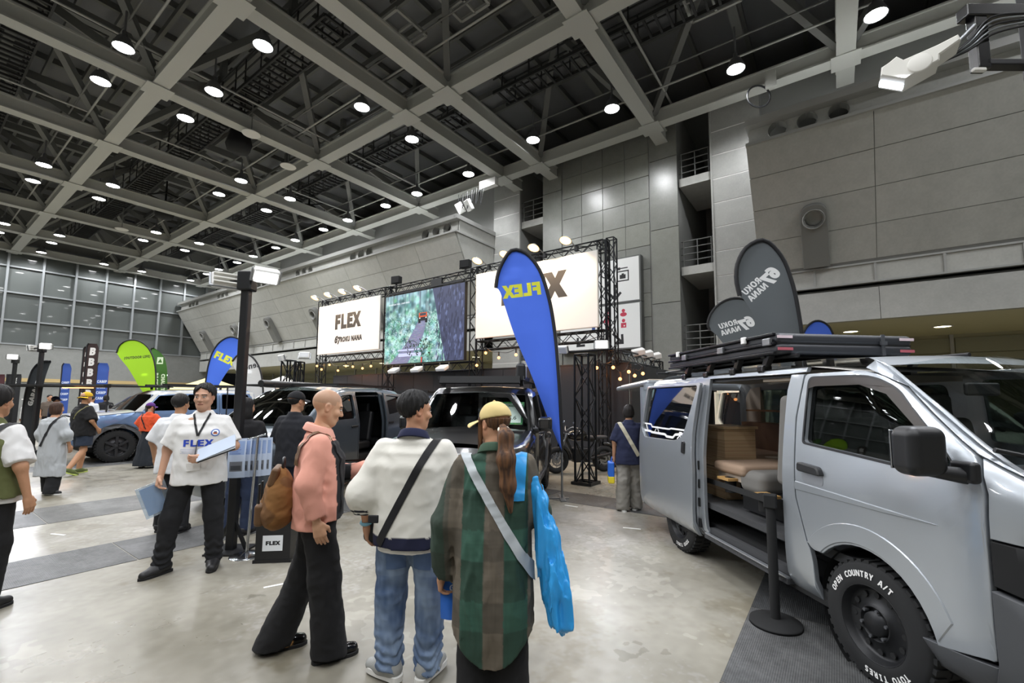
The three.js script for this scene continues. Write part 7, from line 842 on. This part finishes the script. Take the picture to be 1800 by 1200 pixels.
// ---------- roof tent on the silver van
{ const r = [-.675, -.738], n = [.738, -.675], O = [.1, -3.39]; const T = thing('roof_tent', 'closed black hard-shell roof tent with reflective corner strips on the van\'s rack', 'roof tent', [O[0], 0, O[1]], vanYaw); // local z rearward, x = -inward
  const M_shell = std(0x2b2d31, .5), zc = (.76 + 2.63) / 2, L = 2.63 - .76, xc = -.68, W = 1.2; mesh('upper_shell', rbox(W, .085, L, .035, xc, 2.115, zc, 3), M_shell, T); mesh('lower_shell', rbox(W, .085, L, .035, xc, 2.035, zc, 3), M_shell, T); mesh('seam_gasket', box(W - .02, .014, L - .02, xc, 2.075, zc), MAT.black, T);
  for (const y of [2.0, 2.075, 2.15]) mesh('side_rail', rbox(.03, .022, L - .05, .006, -.072, y, zc), std(0x26272a, .3, .6), T);
  for (const [y, c] of [[2.125, 0xd8c6cb], [2.03, 0xb4606a]]) for (const x of [-.14, -1.22]) mesh('reflective_strip', box(.13, .022, .004, x, y, .757), std(c, .3), T); mesh('strap_buckle', [box(.03, .17, .01, -1.0, 2.075, .755), box(.05, .03, .02, -1.0, 2.09, .75)], std(0x5c5e62, .4, .5), T);
  for (const z of [.85, 1.5, 2.2]) mesh('hinge_latch', rbox(.03, .06, .09, .008, -.055, 2.09, z), MAT.steel, T); for (const z of [1.15, 2.35]) mesh('clamp', rbox(.03, .06, .05, .008, -.055, 2.14, z), MAT.white, T);
  const R = thing('roof_rack', 'black roof rack bars and feet under the roof tent', 'rack', [O[0], 0, O[1]], vanYaw); for (const z of [.97, 1.37, 1.83, 2.28]) { mesh('cross_bar', rbox(1.42, .03, .05, .01, -.8, 1.985, z), MAT.black, R); for (const s of [0, 1]) { const x = s ? -1.49 : -.13; mesh('rack_foot', [bar([x, 1.87, z + .03], [x, 2.0, z - .05], .05, .045), rbox(.09, .07, .09, .02, x, 1.885, z + .03)], MAT.blackGloss, R); } } mesh('rear_rail', rod([-.05, 1.96, 2.9], [-1.5, 1.96, 2.9], .016), MAT.black, R); mesh('long_rail', [rod([-.2, 1.975, .7], [-.2, 1.975, 2.95], .016), rod([-1.4, 1.975, .45], [-1.4, 1.975, 2.95], .016)], MAT.black, R);
}
// ---------- motorcycle
{ const T = thing('motorcycle', 'small matt black motorcycle parked against the booth wall', 'motorcycle', [-4.42, 0, -9.62], Math.atan2(-.62, .78)); // local z forward
  const bike = new THREE.Group(); for (const [z, r] of [[0, .29], [1.16, .29]]) { const w = new THREE.Group(); w.name = 'wheel'; w.position.set(0, r, z); T.add(w); mesh('tyre', rot(new THREE.TorusGeometry(r - .06, .062, 10, 30), 0, Math.PI / 2), MAT.rubber, w); mesh('hub', rot(new THREE.CylinderGeometry(.07, .07, .1, 16), 0, 0, Math.PI / 2), MAT.steel, w); for (let k = 0; k < 10; k++) { const a = k / 10 * Math.PI * 2; mesh('spoke', rod([0, 0, 0], [0, Math.cos(a) * (r - .07), Math.sin(a) * (r - .07)], .006, 5), MAT.steel, w); } mesh('brake_disc', rot(lathe([[.09, 0], [.13, 0], [.13, .006], [.09, .006]], 24), 0, 0, Math.PI / 2).translate(.06, 0, 0), MAT.steel, w); }
  mesh('swing_arm', [bar([.07, .29, 0], [.07, .4, .45], .03, .05), bar([-.07, .29, 0], [-.07, .4, .45], .03, .05)], MAT.black, T); mesh('engine_block', rbox(.24, .34, .42, .06, 0, .4, .58), MAT.black, T); mesh('frame', [bar([0, .68, .1], [0, .8, .95], .06, .07), bar([0, .78, .95], [0, .4, .75], .05, .06)], MAT.black, T); mesh('fuel_tank', new THREE.SphereGeometry(1, 18, 12).scale(.13, .13, .24).translate(0, .83, .66), MAT.blackGloss, T); mesh('seat', rbox(.2, .07, .52, .03, 0, .78, .2), std(0x3a3b3d, .6), T); mesh('rear_mudguard', rot(new THREE.TorusGeometry(.33, .045, 6, 16, 1.7), 0, Math.PI / 2).translate(0, .3, -.02), MAT.blackGloss, T); mesh('front_mudguard', rot(new THREE.TorusGeometry(.33, .04, 6, 14, 1.4), 0, Math.PI / 2).translate(0, .3, 1.17), MAT.blackGloss, T); mesh('fork', [rod([.08, .29, 1.16], [.08, .88, .94], .024), rod([-.08, .29, 1.16], [-.08, .88, .94], .024)], MAT.steel, T); mesh('handlebar', tube([[.34, 1.0, .78], [.2, 1.02, .86], [0, .93, .93], [-.2, 1.02, .86], [-.34, 1.0, .78]], .014, 20, 6), MAT.steel, T); mesh('headlamp', new THREE.SphereGeometry(.085, 14, 10).translate(0, .84, 1.06), MAT.blackGloss, T); for (const s of [-1, 1]) { mesh('grip', rod([s * .3, 1.0, .8], [s * .4, .99, .74], .02), MAT.rubber, T); mesh('mirror', rbox(.09, .05, .015, .01, s * .3, 1.12, .86), MAT.chrome, T); } mesh('exhaust', rod([.13, .3, .5], [.14, .42, -.1], .035, 10), MAT.black, T); mesh('rear_plate', rot(rbox(.12, .09, .01, .004), .4).translate(0, .62, -.3), MAT.white, T); mesh('side_stand', rod([.1, .3, .45], [.24, .01, .4], .012), MAT.steel, T); }
// ---------- canopies and awnings
function canopy(label, p, w, h0, h1, color, ry) { const T = thing('canopy_tent', label, 'tent', [p[0], 0, p[1]], ry); const m = std(color, .85, 0, { side: THREE.DoubleSide }), c = [[-w / 2, h0, -w / 2], [w / 2, h0, -w / 2], [w / 2, h0, w / 2], [-w / 2, h0, w / 2]]; for (let k = 0; k < 4; k++) { const a = c[k], b = c[(k + 1) % 4]; mesh('roof_panel', gridSheet(8, 8, (u, v) => { const x = mix(a[0], b[0], u), z = mix(a[2], b[2], u), q = 1 - v; return [x * q, h0 + (h1 - h0) * (v + .0) - .12 * Math.sin(v * Math.PI) * 1, z * q]; }), m, T); mesh('valance', bar([a[0], h0 - .1, a[2]], [b[0], h0 - .1, b[2]], .012, .2), m, T); mesh('leg', rod([a[0], 0, a[2]], [a[0], h0, a[2]], .025), MAT.steel, T); } }
canopy('pale yellow canopy tent peaking behind the staff member', [-24.48, -8.9], 3.2, 2.0, 2.65, 0xd8c98c, .3); canopy('white canopy tent peaking behind the minivan', [-19.6, -9.9], 2.9, 2.05, 2.6, 0xd9dad6, .2);
{ const T = thing('vehicle_awning', 'black awning with a glowing amber LED strip beyond the pale blue off-roader', 'awning', [0, 0, 0]); mesh('awning_sheet', bar([-19.9, 1.98, -2.75], [-15.0, 1.93, -4.2], 1.7, .03).translate(-.5, 0, .2), MAT.blackMatte, T); mesh('awning_rail', bar([-20.3, 1.97, -1.9], [-15.3, 1.92, -3.3], .09, .09), MAT.black, T); mesh('led_lamp_strip', bar([-17.2, 1.885, -2.76], [-15.9, 1.875, -3.12], .02, .025), glow(0xffa860, 6), T); for (const p of [[-20.2, -1.95], [-15.35, -3.3]]) mesh('support_pole', rod([p[0], 0, p[1]], [p[0], 1.95, p[1]], .018), MAT.black, T); const l = new THREE.PointLight(0xffa860, 1.2); l.position.set(-16.5, 1.82, -2.9); l.castShadow = true; scene.add(l); }
{ const T = thing('shade_awning', 'long black shade awning stretched over the cars behind the staff member', 'awning', [0, 0, 0]); mesh('awning_sheet', bar([-14.3, 2.0, -6.2], [-11.6, 2.04, -8.1], 1.2, .035), MAT.blackMatte, T); for (const p of [[-14.5, -5.75], [-12.4, -7.2], [-11.3, -8.5]]) mesh('support_pole', rod([p[0], 0, p[1]], [p[0], 2.0, p[1]], .018), MAT.black, T); }
renderer.render(scene, camera);
